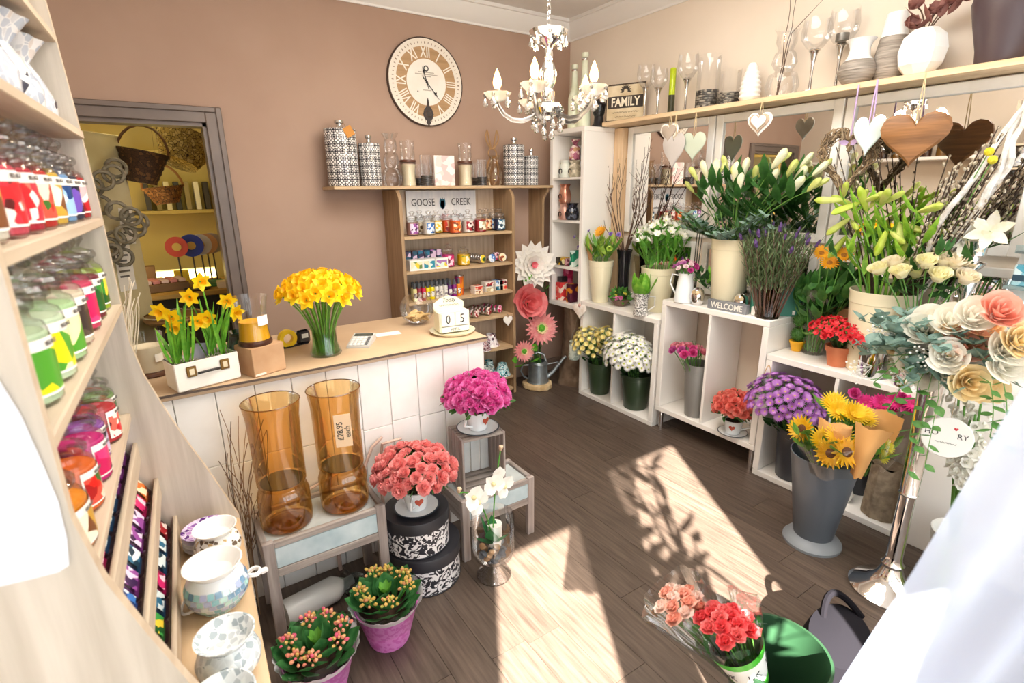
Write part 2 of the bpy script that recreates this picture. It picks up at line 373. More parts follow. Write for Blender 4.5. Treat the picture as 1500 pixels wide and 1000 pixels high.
# local: x -0.45..0.45, y 0..0.28 (back)
for sx in (-1, 1):
    out = [(0.0, 0), (0.0, 1.56), (0.006, 1.58), (0.02, 1.60), (0.05, 1.628), (0.29, 1.628), (0.29, 0)]
    x0 = sx*0.45-0.011; n = len(out); vs = [(x0, y, z) for y, z in out]+[(x0+0.022, y, z) for y, z in out]
    B().add(vs, [tuple(range(n)), tuple(range(2*n-1, n-1, -1))]+[(i, n+i, n+(i+1) % n, (i+1) % n) for i in range(n)]).obj('side_panel', [M['oakd_z']], bc, smooth=False)
B().box(-0.439, 0.439, 0.27, 0.285, 0.0, 1.628).obj('back_panel', M['oak_z'], bc, smooth=False)
BSZ = [1.322, 1.085, 0.865, 0.675, 0.41, 0.155]
for z in BSZ+[0.05]: B().bbox(-0.438, 0.438, 0.002, 0.269, z-0.021, z-0.001, 0.002).obj('shelf', M['oak_x'], bc)

# ================================================================ counter
CY, CX1, CZ = 2.10, 1.245, 0.95
ct = T('shop_counter', 'white panelled shop counter with pale wooden top', 'counter', (0.3, CY, 0))
cm = noisy('c3a583', 'd2b898', 3, 0.4)
B().bbox(-0.75, 0.945, -0.015, 0.62, CZ-0.025, CZ-0.001, 0.003).obj('worktop', cm, ct)
B().box(-0.75, 0.945, -0.0205, -0.0155, CZ-0.010, CZ-0.002).obj('edge_strip', mat('5a4a40', 0.5), ct, smooth=False)
x = -0.74; k = 0
while x < 0.93:
    wd = min(0.132, 0.932-x)
    B().bbox(x+0.0012, x+wd-0.0012, 0, 0.016, 0.62+(0.012 if k % 2 else 0), CZ-0.025, 0.002).obj('board', M['paintw'], ct)
    B().bbox(x+0.0012, x+wd-0.0012, 0, 0.016, 0.0, 0.618+(0.012 if k % 2 else 0), 0.002).obj('board', M['paintw'], ct)
    x += wd; k += 1
B().box(-0.74, 0.93, 0.016, 0.03, 0, CZ-0.026).obj('carcass', mat('d8d2ca', 0.6), ct, smooth=False)
B().box(0.915, 0.932, 0.03, 0.60, 0, CZ-0.026).obj('end_panel', M['paintw'], ct, smooth=False)
B().box(-0.74, -0.72, 0.03, 0.60, 0, CZ-0.026).obj('end_panel', M['paintw'], ct, smooth=False)

# ================================================================ white cube units along the right wall (open towards the room)
def cubby(name, label, y0, y1, z0, z1, tiers, divs, legs=False, x0=2.70, x1=3.04, t=0.036, it=0.018, back=True):
    u = T(name, label, 'shelf unit', ((x0+x1)/2, (y0+y1)/2, 0)); ox, oy = (x0+x1)/2, (y0+y1)/2
    hx, hy = (x1-x0)/2, (y1-y0)/2; m = M['white']
    B().bbox(-hx, hx, -hy, hy, z1-t, z1-0.001).obj('top_panel', m, u); B().bbox(-hx, hx, -hy, hy, z0, z0+t-0.001).obj('bottom_panel', m, u)
    for s in (-1, 1): B().bbox(-hx, hx, s*(hy-t) if s > 0 else -hy, hy if s > 0 else -hy+t, z0+t, z1-t, 0.002).obj('side_panel', m, u)
    for z in tiers: B().bbox(-hx+0.002, hx-0.01, -hy+t, hy-t, z-it, z-0.001, 0.002).obj('shelf', m, u)
    for y in divs: B().bbox(-hx+0.002, hx-0.01, y-oy-it/2, y-oy+it/2, z0+t, z1-t, 0.002).obj('divider', m, u)
    if back: B().box(hx-0.008, hx-0.002, -hy+t, hy-t, z0+t, z1-t).obj('back_panel', mat('e7e3de', 0.5), u, smooth=False)
    if legs:
        for sx in (-1, 1):
            for sy in (-1, 1): B().lathe([(0.016, 0), (0.016, z0)], 14, True, True).obj('leg', M['chrome'], u, loc=(sx*(hx-0.035), sy*(hy-0.03), 0))
    return u
cubby('tall_cube_shelf', 'tall narrow white shelf tower in the corner holding oil burners', 3.085, 3.49, 0.69, 2.06, [1.71, 1.385, 1.02], [])
cubby('low_cube_shelf', 'low white two-cube shelf with dark green flower buckets', 2.295, 3.08, 0.0, 0.78, [], [2.71])
cubby('raised_cube_shelf', 'white two-cube shelf raised on chrome legs', 1.53, 2.275, 0.14, 0.92, [], [1.905], True, back=False)
cubby('corner_cube_shelf', 'low white two-cube shelf behind the grey sunflower bucket', 0.765, 1.525, 0.0, 0.74, [], [1.15], back=False)
# post of pine beside the tower, carrying the tower off the ground
pp = T('pine_post', 'narrow pine board standing between the white tower and the mirrors', 'board', (3.02, 3.035, 0.79))
B().bbox(-0.03, 0.03, -0.045, 0.045, 0.0, 1.262).obj('board', wood('d2b088', 'e6cba8', 'Z', 5), pp)
dw = T('driftwood_stand', 'dark driftwood stump holding up the white tower', 'stand', (2.86, 3.29, 0))
b = B(); b.lathe([(0.15, 0), (0.135, 0.1), (0.12, 0.35), (0.13, 0.62), (0.15, 0.69)], 14, True, True, fn=lambda a, r, z: r*(1+0.14*math.sin(3*a+z*5)+0.07*math.sin(7*a-z*9)))
b.obj('trunk', noisy('6b5644', '8f7864', 12, 0.9, bump=0.5), dw)

# ================================================================ mirrors and shelf on the right wall
mir = mat('f4f2ee', 0.015, 1.0); frm = noisy('e9e6e0', 'f3f1ee', 8, 0.5)
def mirror(label, y0, y1, z0, z1, fw=0.05, g='white framed mirrors under the display shelf', mm=None, cat='mirror', name='framed_mirror', x=XW, lean=0):
    u = T(name, label, cat, (x, (y0+y1)/2, z0), group=g); hy = (y1-y0)/2; h = z1-z0
    if lean: u.rotation_euler = (0, -lean, 0)
    for a, c in ((-hy, -hy+fw), (hy-fw, hy)): B().bbox(-0.03, 0, a, c, 0, h, 0.004).obj('stile', frm, u)
    for a, c in ((0, fw), (h-fw, h)): B().bbox(-0.03, 0, -hy+fw, hy-fw, a, c, 0.004).obj('rail', frm, u)
    B().box(-0.014, -0.004, -hy+fw, hy-fw, fw, h-fw).obj('mirror_glass', mm or mir, u, smooth=False)
mirror('white framed mirror behind the bare pussy willow twigs beside the pine board', 2.235, 2.98, 1.30, 2.053)
mirror('white framed mirror above the white lilies', 1.475, 2.225, 1.32, 2.053)
mirror('white framed mirror behind the big wooden heart', 0.66, 1.465, 1.32, 2.053)
gm = "white framed panels low on the wall"
for (y0, y1, t) in ((2.30, 2.95, 'behind the cream bucket of white alstroemeria'), (1.50, 2.25, 'behind the cream lily vase'), (0.60, 1.45, 'behind the cream rose vase')):
    mirror('low white framed mirror '+t, y0, y1, 0.93 if y0 == 1.5 else 0.80, 1.27, 0.04, gm)
rs = T('display_shelf', 'long light wood shelf over the mirrors full of vases', 'shelf', (2.95, 1.85, 0))
B().bbox(-0.10, 0.108, -1.65, 1.22, 2.058, 2.087, 0.003).obj('board', wood('d8b88e', 'ebd2ae', 'Y', 5), rs)
# ================================================================ small-goods builders
def lattice():
    if 'lat' in MATS: return MATS['lat']
    m, nt, b = _new('black_white_tile_print')
    tc = _n(nt, 'ShaderNodeTexCoord'); sp = _n(nt, 'ShaderNodeSeparateXYZ'); nt.links.new(tc.outputs['Object'], sp.inputs[0])
    def mt(op, a, c=None):
        n = _n(nt, 'ShaderNodeMath', operation=op)
        for i, v in enumerate((a, c)):
            if v is None: continue
            if isinstance(v, (int, float)): n.inputs[i].default_value = v
            else: nt.links.new(v, n.inputs[i])
        return n.outputs[0]
    u = mt('MULTIPLY', mt('ARCTAN2', sp.outputs[1], sp.outputs[0]), 14/(2*PI)); v = mt('MULTIPLY', sp.outputs[2], 24)
    d1 = mt('PINGPONG', mt('ADD', u, v), 0.5); d2 = mt('PINGPONG', mt('SUBTRACT', u, v), 0.5)
    pu = mt('PINGPONG', u, 0.5); pv = mt('PINGPONG', v, 0.5)
    rr = mt('ABSOLUTE', mt('SUBTRACT', mt('SQRT', mt('ADD', mt('MULTIPLY', pu, pu), mt('MULTIPLY', pv, pv))), 0.36))
    k = mt('MINIMUM', mt('MINIMUM', d1, d2), mt('MINIMUM', rr, mt('MINIMUM', pu, pv)))
    lt = mt('LESS_THAN', k, 0.055)
    mx = _n(nt, 'ShaderNodeMix', data_type='RGBA'); nt.links.new(lt, mx.inputs[0]); mx.inputs[6].default_value = srgb('f2f0ee'); mx.inputs[7].default_value = srgb('2a2830')
    nt.links.new(mx.outputs[2], b.inputs['Base Color']); b.inputs['Roughness'].default_value = 0.15; MATS['lat'] = m; return m
def swirl_print(c1, c2, scale=30, dist=6, rough=0.4):
    key = ('sw', c1, c2, scale)
    if key in MATS: return MATS[key]
    m, nt, b = _new('scroll_print'); tc = _n(nt, 'ShaderNodeTexCoord'); no = _n(nt, 'ShaderNodeTexNoise'); no.inputs['Scale'].default_value = scale; no.inputs['Distortion'].default_value = dist; no.inputs['Detail'].default_value = 1
    nt.links.new(tc.outputs['Object'], no.inputs['Vector']); r = ramp(nt, no.outputs[0], [(0.485, c1), (0.5, c2)]); nt.links.new(r.outputs[0], b.inputs['Base Color']); b.inputs['Roughness'].default_value = rough
    MATS[key] = m; return m
def arc_panel(b, r, z0, z1, a0, a1, n=8):
    L = [(r*math.cos(a0+(a1-a0)*i/n), r*math.sin(a0+(a1-a0)*i/n)) for i in range(n+1)]
    return b.strip([(x, y, z0) for x, y in L], [(x, y, z1) for x, y in L])
PRINTS = [('d83a2e', 'f2c7a0', '8f1d18'), ('e8c22a', 'f7f0d8', '7d8f2e'), ('3f78c4', 'dfeaf5', '1f3f78'), ('9a4fa0', 'ead6ee', '3d2350'), ('d82a70', 'ffd6e4', '7a1238'),
          ('3f9a48', 'f0d040', '1c5a2a'), ('e8792a', 'ffe6c0', '8a3c10'), ('2f6f8f', 'e4f0f2', '14384a'), ('c9b48a', 'fff6e0', '6a5330'), ('a8202c', 'f4e0d8', '480c12')]
def printm(i):
    c = PRINTS[i % len(PRINTS)]; return cells((c[0], c[1], c[0], c[2], c[1]), scale=55, rough=0.35, grout=None)
def jar(label, loc, r, h, wax, lab, group, rz=0, name='jar_candle', ang=1.5*PI, squat=False, lidm=None, wide=1.0, mtx=None, fl=None):
    """round glass candle jar with a bubble-topped lid; ang = where the paper label faces"""
    t = T(name, label, 'candle', loc, rz, group, mtx)
    bh = h*(0.62 if not squat else 0.66); k = ('jar', round(r, 4), round(h, 4))
    me = cached(k, lambda: B().lathe([(r*0.05, 0.0), (r*0.9, 0), (r, r*0.12), (r, bh*0.86), (r*0.93, bh*0.95), (r*0.74, bh*1.0), (r*0.70, bh*1.08), (r*0.74, bh*1.12)], 22).mesh('jar', M['glass']))
    inst(me, 'jar', t)
    zw = bh*0.86; W = B().lathe([(r*0.02, 0.004), (r*0.88, 0.004), (r*0.965, r*0.14), (r*0.965, zw*0.97), (r*0.9, zw), (r*0.02, zw-0.003)], 22).obj('wax', wax, t)
    lm = lidm or M['glass']
    kl = ('lid', round(r, 4), round(h, 4), id(lm))
    lme = cached(kl, lambda: B().lathe([(r*0.68, bh*1.08), (r*0.84, bh*1.13), (r*0.86, bh*1.2), (r*0.78, bh*1.26), (r*0.4, bh*1.3), (r*0.22, bh*1.34), (r*0.26, bh*1.38), (r*0.46, h*0.92), (r*0.42, h*0.97), (r*0.2, h), (0.0005, h)], 18).mesh('lid', lm))
    inst(lme, 'lid', t)
    lb = B(); arc_panel(lb, r*1.006, bh*0.14, bh*0.80, ang-0.75*wide, ang+0.75*wide); lo = lb.obj('paper_label', lab, t)
    return t
def flat_print(b, x0, x1, z0, z1, y): return b.add([(x0, y, z0), (x1, y, z0), (x1, y, z1), (x0, y, z1)], [(0, 1, 2, 3)])
def gcyl(prof, n=24): return B().lathe(prof, n)
def heart_outline(w, h, n=28, deep=0.0):
    out = []
    for i in range(n):
        a = 2*PI*i/n; x = 16*math.sin(a)**3; y = 13*math.cos(a)-5*math.cos(2*a)-2*math.cos(3*a)-math.cos(4*a)
        out.append((x/32*w, (y+2.5)/29*h))
    return out[::-1]
def heart(b, w, h, t):
    """heart plate in local XY, thickness along Z, bevelled"""
    o = heart_outline(w, h); i_ = heart_outline(w-t*1.2, h-t*1.2); n = len(o)
    vs = [(x, y, 0) for x, y in i_]+[(x, y, t*0.3) for x, y in o]+[(x, y, t*0.7) for x, y in o]+[(x, y, t) for x, y in i_]
    fs = [tuple(range(n-1, -1, -1)), tuple(range(3*n, 4*n))]
    for k in range(3): fs += [(k*n+i, k*n+(i+1) % n, k*n+n+(i+1) % n, k*n+n+i) for i in range(n)]
    return b.add(vs, fs)

# ================================================================ flowers and leaves (meshes shared by all copies)
def leaf_shape(b, L, W, curl=0.25, n=6, fold=0.18, mtx=None, tip=1.0, wave=0.0):
    """leaf from origin along +Z, face towards +Y, bending to +Y by curl"""
    if mtx is not None: b.T = mtx
    l, c, r = [], [], []
    for i in range(n+1):
        t = i/n; w = W*0.5*math.sin(PI*min(1, (t**0.8)*tip))**0.9 if t < 1 else 0.0008
        w = max(w, 0.0008); z = L*(t-0.25*curl*t*t); y = L*curl*t*t
        wv = wave*math.sin(t*9)*W
        l.append((-w, y+fold*w+wv, z)); c.append((0, y, z)); r.append((w, y+fold*w-wv, z))
    b.strip(l, c); b.strip(c, r); b.T = None; return b
def leaf_me(L, W, curl=0.25, m=None, n=6, fold=0.18, wave=0.0):
    return cached(('leaf', L, W, curl, id(m), fold, wave), lambda: leaf_shape(B(), L, W, curl, n, fold, None, 1.0, wave).mesh('leaf', m or M['leaf']))
def ring_petals(b, n, L, W, el, curl=0.2, z=0, off=0, r0=0.0, nseg=4, fold=0.15, tip=1.0):
    for i in range(n):
        a = 2*PI*i/n+off
        m = Matrix.Translation((r0*math.cos(a), r0*math.sin(a), z)) @ rotz(a+PI/2) @ Matrix.Rotation(PI/2-el, 4, 'X')
        leaf_shape(b, L, W, curl, nseg, fold, m, tip)
    return b
def me_daffodil():
    def f():
        b = B(); ring_petals(b, 6, 0.034, 0.022, 0.25, 0.1, 0, 0, 0.003); b.k = 1
        b.lathe([(0.004, 0), (0.007, 0.006), (0.009, 0.014), (0.014, 0.021)], 12, fn=lambda a, r, z: r*(1+0.12*math.sin(6*a)*(z > 0.012)))
        return b.mesh('bloom', [petal('fde21c', 'fad410'), petal('f9c810', 'f6b80a')])
    return cached('daff', f)
def me_daisy(R, np_, c1, c2, cc, cr=0.28, el=0.22, rows=1, pw=None, key=None, dome=0.5):
    def f():
        b = B()
        for k in range(rows): ring_petals(b, np_, R*(1-0.16*k), pw or (2*PI*R*0.75/np_), el+k*0.22, 0.06, 0.001*k, k*PI/np_, R*cr*0.6, 3)
        b.k = 1; b.lathe([(R*cr, 0.0), (R*cr*1.02, R*cr*dome*0.5), (R*cr*0.6, R*cr*dome), (0.0003, R*cr*dome*0.9)], 10)
        return b.mesh('bloom', [petal(c1, c2), noisy(cc, cc, 40, 0.8) if isinstance(cc, str) else noisy(cc[0], cc[1], 150, 0.8)])
    return cached(('daisy', R, np_, c1, c2, cc, rows, el), f)
def me_ruffle(R, c1, c2, layers=3, n=9, key=0, cup=0.9):
    """many-petalled ruffled bloom (carnation, azalea, double tulip)"""
    def f():
        rnd = random.Random(3+key); b = B()
        for k in range(layers):
            t = k/max(1, layers-1); el = 0.25+t*cup
            for i in range(n-k):
                a = 2*PI*(i+0.5*k)/(n-k)+rnd.uniform(-.15, .15)
                m = Matrix.Translation((0, 0, R*0.05*k)) @ rotz(a) @ Matrix.Rotation(PI/2-el+rnd.uniform(-.15, .15), 4, 'X')
                leaf_shape(b, R*(1-0.22*t), R*0.85*(1-0.2*t), 0.22, 4, 0.25, m, 0.8, 0.08)
        return b.mesh('bloom', petal(c1, c2))
    return cached(('ruf', R, c1, c2, layers, n, key), f)
def me_rose(R, c1, c2, key=0, open_=0.5):
    """rose: cupped overlapping petals in a spiral"""
    def f():
        b = B(); N = 15; rnd = random.Random(key)
        for i in range(N):
            t = i/(N-1); a = i*2.4; rr = R*(0.10+0.62*t); h = R*(1.25-0.30*t); tilt = 0.05+open_*t**1.5
            wd = 0.9+0.15*t
            def fn(u, v, a=a, rr=rr, h=h, tilt=tilt, wd=wd):
                an = a+(u-0.5)*2*wd*(1-0.25*v**3); bulge = rr*(0.55+0.55*math.sin(PI*0.62*v))+h*v*v*tilt*0.55
                rim = 1-0.16*(2*u-1)**2*v
                return (bulge*math.cos(an), bulge*math.sin(an), h*v*rim-R*0.35)
            b.grid(fn, 5, 4)
        b.lathe([(0.001, -R*0.45), (R*0.5, -R*0.4), (R*0.62, -R*0.05)], 8)
        return b.mesh('bloom', petal(c1, c2, sc=18))
    return cached(('rose', R, c1, c2, key), f)
def me_bud(L, W, c1, c2, m=None):
    """closed lily bud along +Z, six ridged"""
    def f():
        pr = [(W*0.12, 0), (W*0.32, L*0.15), (W*0.42, L*0.4), (W*0.5, L*0.68), (W*0.42, L*0.86), (W*0.16, L*0.97), (0.0005, L)]
        return B().lathe(pr, 12, fn=lambda a, r, z: r*(1+0.10*math.cos(3*a))).mesh('bud', petal(c1, c2, sc=14))
    return cached(('bud', L, W, c1, c2), f)
def dirv(az, el): return Vector((math.cos(az)*math.cos(el), math.sin(az)*math.cos(el), math.sin(el)))
def bez(p0, p1, p2, n=6):
    p0, p1, p2 = Vector(p0), Vector(p1), Vector(p2)
    return [p0*(1-t)**2+p1*2*t*(1-t)+p2*t*t for t in (i/n for i in range(n+1))]
def fan(base, tip, k=0.2, r=0.05):
    base, tip = Vector(base), Vector(tip); v = tip-base; o = Vector((v.x, v.y, 0))*k
    if o.length > r: o = o*(r/o.length)
    return base+o
def stem_flower(name, label, cat, group, base, tip, me, r=0.0022, up=None, s=1.0, leaves=None, bend=0.15, stm=None, bl='bloom', tw=None):
    """one cut flower: stem from base to tip with the bloom at the tip, facing up (default: along the stem)"""
    base, tip = fan(base, tip), Vector(tip); t = T(name, label, cat, base, 0, group)
    d = tip-base; mid = d*0.55+Vector((0, 0, d.length*bend))
    pts = bez((0, 0, 0), mid, d); B().tube(pts, r, 5).obj('stem', stm or M['stem'], t)
    dr = Vector(up) if up is not None else (pts[-1]-pts[-2])
    inst(me, bl, t, mtx=place(d, dr, random.random()*6 if tw is None else tw, s))
    for (lm, f, az, el) in (leaves or []):
        i = int(f*(len(pts)-1)); inst(lm, 'leaf', t, mtx=place(pts[i], dirv(az, el), 0, 1))
    return t

def scribble(parent, mtx, w, m, amp=0.008):
    """an illegible line of handwriting"""
    n = int(w/amp*3); pts = [(-w/2+w*i/n+amp*0.25*math.sin(i*2.1), amp*0.5*math.sin(i*1.3)*(0.4+0.6*abs(math.sin(i*0.37))), 0.0004) for i in range(n+1)]
    return B().tube(pts, amp*0.09, 4).obj('handwriting', m, parent, mtx=mtx)
def crystal():
    if 'cry' in MATS: return MATS['cry']
    m = bpy.data.materials.new('crystal'); m.use_nodes = True; nt = m.node_tree; nt.nodes.clear()
    o = _n(nt, 'ShaderNodeOutputMaterial'); a = _n(nt, 'ShaderNodeMixShader'); c = _n(nt, 'ShaderNodeMixShader'); t = _n(nt, 'ShaderNodeBsdfTransparent'); g = _n(nt, 'ShaderNodeBsdfGlossy'); d = _n(nt, 'ShaderNodeBsdfTranslucent')
    g.inputs['Roughness'].default_value = 0.08; d.inputs[0].default_value = (1, 0.97, 0.93, 1); fr = _n(nt, 'ShaderNodeLayerWeight'); fr.inputs[0].default_value = 0.5
    a.inputs[0].default_value = 0.42; nt.links.new(t.outputs[0], a.inputs[1]); nt.links.new(d.outputs[0], a.inputs[2])
    nt.links.new(fr.outputs['Fresnel'], c.inputs[0]); nt.links.new(a.outputs[0], c.inputs[1]); nt.links.new(g.outputs[0], c.inputs[2]); nt.links.new(c.outputs[0], o.inputs[0]); MATS['cry'] = m; return m
# ================================================================ clock on the back wall
c0 = pyp(625.5, 120.5, YW-0.03)
ck = T('wall_clock', 'large round cream and brown wall clock with roman numerals', 'clock', (c0.x, YW, c0.z), mtx=face((c0.x, YW, c0.z), (0, -1, 0)))
R = 0.285
B().lathe([(0.001, 0), (R, 0), (R, 0.022), (R*0.98, 0.027), (R*0.97, 0.022), (0.001, 0.022)], 64).obj('case', mat('4a3a32', 0.5), ck)
B().lathe([(R*0.79, 0.0232), (R*0.972, 0.0232)], 64).obj('minute_ring', mat('efe8dc', 0.6), ck)
B().lathe([(R*0.5, 0.0228), (R*0.80, 0.0228)], 64).obj('wood_ring', wood('a8865e', 'c09c72', 'X', 6), ck)
B().lathe([(0.001, 0.0245), (R*0.52, 0.0245), (R*0.525, 0.0228)], 48).obj('dial', noisy('efe9df', 'f6f2ea', 8, 0.6), ck)
mk = mat('8c7660', 0.6)
for i in range(60):
    a = i*PI/30; B_ = cached('tick', lambda: B().box(-0.0024, 0.0024, -0.006, 0.006, 0, 0.0006).mesh('minute_mark', mk, False)) if i % 5 else cached('tick5', lambda: B().box(-0.004, 0.004, -0.007, 0.007, 0, 0.0006).mesh('minute_mark', mk, False))
    inst(B_, 'minute_mark', ck, mtx=rotz(-a) @ Matrix.Translation((0, R*0.875, 0.0236)))
for i, s in enumerate(['XII', 'I', 'II', 'III', 'IIII', 'V', 'VI', 'VII', 'VIII', 'IX', 'X', 'XI']):
    a = -i*PI/6; text(s, 0.098, mat('f3ede2', 0.6), ck, rotz(a) @ Matrix.Translation((0, R*0.66, 0.0238)), 'numeral', bold=0.0016, xs=0.62)
hm = mat('1c1a1c', 0.5)
def hand(L, w, ang):
    b = B().prism([(-w*0.5, -0.045), (w*0.5, -0.045), (w*0.55, L*0.55), (w*1.6, L*0.66), (w*0.4, L*0.8), (0, L), (-w*0.4, L*0.8), (-w*1.6, L*0.66), (-w*0.55, L*0.55)], 0, 0.002)
    b.obj('clock_hand', hm, ck, smooth=False, mtx=rotz(-ang) @ Matrix.Translation((0, 0, 0.028)))
hand(0.105, 0.005, math.radians(343)); hand(0.142, 0.005, math.radians(139))
B().lathe([(0.008, 0.027), (0.008, 0.033), (0.001, 0.034)], 14).obj('hand_boss', hm, ck)
pb = B(); pb.prism([(-0.009, -0.15), (-0.006, -0.12), (0, -0.098), (0.006, -0.12), (0.009, -0.15), (0.03, -0.175), (0.04, -0.205), (0.03, -0.235), (0.012, -0.25), (0.018, -0.262), (0.008, -0.272), (0, -0.285), (-0.008, -0.272), (-0.018, -0.262), (-0.012, -0.25), (-0.03, -0.235), (-0.04, -0.205), (-0.03, -0.175)], 0.026, 0.031)
pd = pb.obj('pendulum', mat('3a3230', 0.5), ck, smooth=False)
B().lathe([(0.016, 0.031), (0.020, 0.034), (0.024, 0.031)], 20).obj('pendulum_disc', mat('6a5c54', 0.4, 0.5), pd, loc=(0, -0.205, 0))
for (yy, s, t) in ((0.068, 0.016, 'TABLEAUX'), (0.052, 0.011, 'PARIS'), (-0.055, 0.010, 'XIX')): pass
B().lathe([(0.012, 0.025), (0.016, 0.026), (0.02, 0.025)], 16).obj('crest', mat('3a3634', 0.5), ck, loc=(0, 0.088, 0))
for yy, ww in ((0.063, 0.06), (0.050, 0.085), (0.038, 0.035), (-0.05, 0.03)):
    B().box(-ww, ww, yy-0.003, yy+0.003, 0.0246, 0.0250).obj('dial_text', mat('b9b0a4', 0.6), ck, smooth=False)
for xx in (-0.07, 0.07): B().lathe([(0.005, 0.0246), (0.005, 0.0256), (0.001, 0.0256)], 12).obj('winding_hole', hm, ck, loc=(xx, -0.062, 0))

# ================================================================ things on the long shelf
ZS = 1.654
def at_shelf(px, y=3.55): v = pyp(px, 262, y); return Vector((v.x, y, ZS))
def canister(px, label, r, h, wide=1.0, y=3.55, tagged=False):
    t = T('ceramic_bottle', label, 'bottle', at_shelf(px, y), group='black and white patterned bottles')
    B().lathe([(0.001, 0), (r*0.98, 0), (r, 0.004), (r, h-0.006), (r*0.97, h), (r*0.3, h+0.003)], 40).obj('body', lattice(), t)
    B().lathe([(r*0.3, h), (r*0.22, h+0.012), (r*0.2, h+0.03), (r*0.3, h+0.036), (r*0.3, h+0.05), (0.001, h+0.052)], 16).obj('stopper', M['silver'], t)
    if tagged:
        g = B().bbox(-0.028, 0.028, -0.002, 0.002, -0.06, 0.0, 0.001).obj('kraft_tag', mat('c98a3c', 0.7), t, mtx=Matrix.Translation((0.012, -r*0.98-0.004, h+0.005)) @ Matrix.Rotation(-0.5, 4, 'Y'))
        B().tube(bez((0, -r*0.3, h+0.02), (0.0, -r, h+0.04), (0.01, -r-0.003, h)), 0.0015, 5).obj('string', mat('a8804a', 0.8), t)
canister(504, 'tall patterned bottle wearing a kraft tag at the end of the wall shelf', 0.098, 0.345, tagged=True)
canister(544, 'patterned bottle next to the tagged one', 0.068, 0.265)
canister(753, 'broad patterned bottle beside the glass rabbit', 0.082, 0.295, y=3.54)
canister(778, 'narrow patterned bottle next to the bookcase end of the shelf', 0.056, 0.22, y=3.54)
t = tag(gcyl([(0.03, 0), (0.06, 0.004), (0.072, 0.05), (0.06, 0.1), (0.042, 0.118), (0.056, 0.16), (0.046, 0.2), (0.034, 0.215), (0.046, 0.25), (0.04, 0.285), (0.034, 0.3), (0.06, 0.34)]).obj('bubble_vase', M['glass'], loc=at_shelf(575)), 'clear glass bubble vase between patterned bottle and cream candle', 'vase')
creamwax = mat('f1e4c4', 0.6, sub=0.0)
def hourglass_candle(name, label, loc, r, h, wax, fillf=0.42, baserim=None, inverted=False, lid=False, sticker=True, group=None, rz=0):
    t = T(name, label, 'candle', loc, rz, group); z0 = 0.018 if baserim else 0.0
    def rad(f): return r*(0.86+0.32*(2*f-1)**2*0.5+0.12*f)
    pr = [(0.001, z0)]+[(rad(i/12), z0+(h-z0)*i/12) for i in range(13)]
    B().lathe(pr, 28).obj('glass', M['glass'], t)
    n = 6; wp = [(0.001, z0+0.002)]+[(rad(i/n*fillf)*0.96, z0+0.002+(h-z0)*fillf*i/n) for i in range(n+1)]+[(0.001, z0+(h-z0)*fillf)]
    B().lathe(wp, 24).obj('wax', wax, t)
    if baserim: B().lathe([(0.001, 0), (r*1.05, 0), (r*1.10, 0.006), (r*1.08, 0.016), (r*0.9, 0.022), (0.001, 0.021)], 28).obj('wooden_base', baserim, t)
    if lid: B().lathe([(0.001, h), (r*1.08, h), (r*1.1, h+0.008), (r*1.06, h+0.016), (0.001, h+0.016)], 28).obj('lid', mat('5a3524', 0.4), t)
    if sticker:
        b = B(); arc_panel(b, r*1.01, h*fillf*1.0, h*fillf*1.0+h*0.2, 1.5*PI-0.1, 1.5*PI+0.75); b.obj('sticker', mat('eef0ee', 0.5), t)
    return t
for px, lab in ((599, 'cream hourglass candle with a glass tumbler on its lid beside the bubble vase'), (682, 'cream hourglass candle with a glass tumbler on its lid beside the pink card')):
    p = at_shelf(px); t = hourglass_candle('hourglass_candle', lab, p, 0.05, 0.155, creamwax, 0.9, lid=True, sticker=False, group='cream candles on the wall shelf')
    g = tag(gcyl([(0.001, 0), (0.042, 0), (0.05, 0.03), (0.046, 0.07), (0.052, 0.125)]).obj('glass_tumbler', M['glass'], loc=p+Vector((0, 0, 0.171))), 'clear tumbler standing on the candle lid '+('by the bubble vase' if px < 640 else 'by the pink card'), 'glass', 'tumblers on the candles')
def pebble_cyl(px, label, r, h, y, fill=0.33):
    t = T('glass_cylinder', label, 'vase', at_shelf(px, y), group='glass cylinders with dark bands on the wall shelf')
    gcyl([(0.001, 0), (r, 0), (r, h)]).obj('glass', M['glass'], t)
    for k in range(5): B().lathe([(r*0.6, 0), (r*1.02, 0.002), (r*1.03, h*fill/6), (r*0.6, h*fill/6+0.001)], 20).obj('metal_band', mat('5c5856', 0.35, 0.7), t, loc=(0, 0, 0.004+k*h*fill/5))
for px, y, h, r, l in ((615, 3.60, 0.15, 0.036, 'short banded glass cylinder behind the cream candle'), (625, 3.52, 0.205, 0.042, 'banded glass cylinder beside the pink card'), (699, 3.60, 0.17, 0.036, 'banded glass cylinder between cream candle and glass rabbit'), (706, 3.53, 0.185, 0.036, 'banded glass cylinder in front of the rabbit ears')): pebble_cyl(px, l, r, h, y)
t = T('greeting_card', 'pale pink floral box card standing on the wall shelf', 'card', at_shelf(651, 3.55))
B().bbox(-0.08, 0.08, -0.012, 0.012, 0, 0.205, 0.002).obj('card', cells(('f7ece8', 'fbf5f0', 'f5dcd8', 'fbf5f0', 'eec9c8'), 26, 0.6, None), t)
t = T('wicker_rabbit', 'brown wicker rabbit with upright looped ears', 'ornament', at_shelf(722, 3.61))
b = B(); wm = mat('a88258', 0.8)
for sx in (-1, 1):
    pts = [Vector((sx*(0.015+0.02*math.sin(PI*k/8)*1.3+0.028*k/8), 0, 0.27+0.13*k/8)) for k in range(9)]+[Vector((sx*(0.04-0.03*(k/8)), 0, 0.40-0.13*k/8)) for k in range(1, 9)]
    B().tube(pts, 0.006, 6).obj('ear', wm, t)
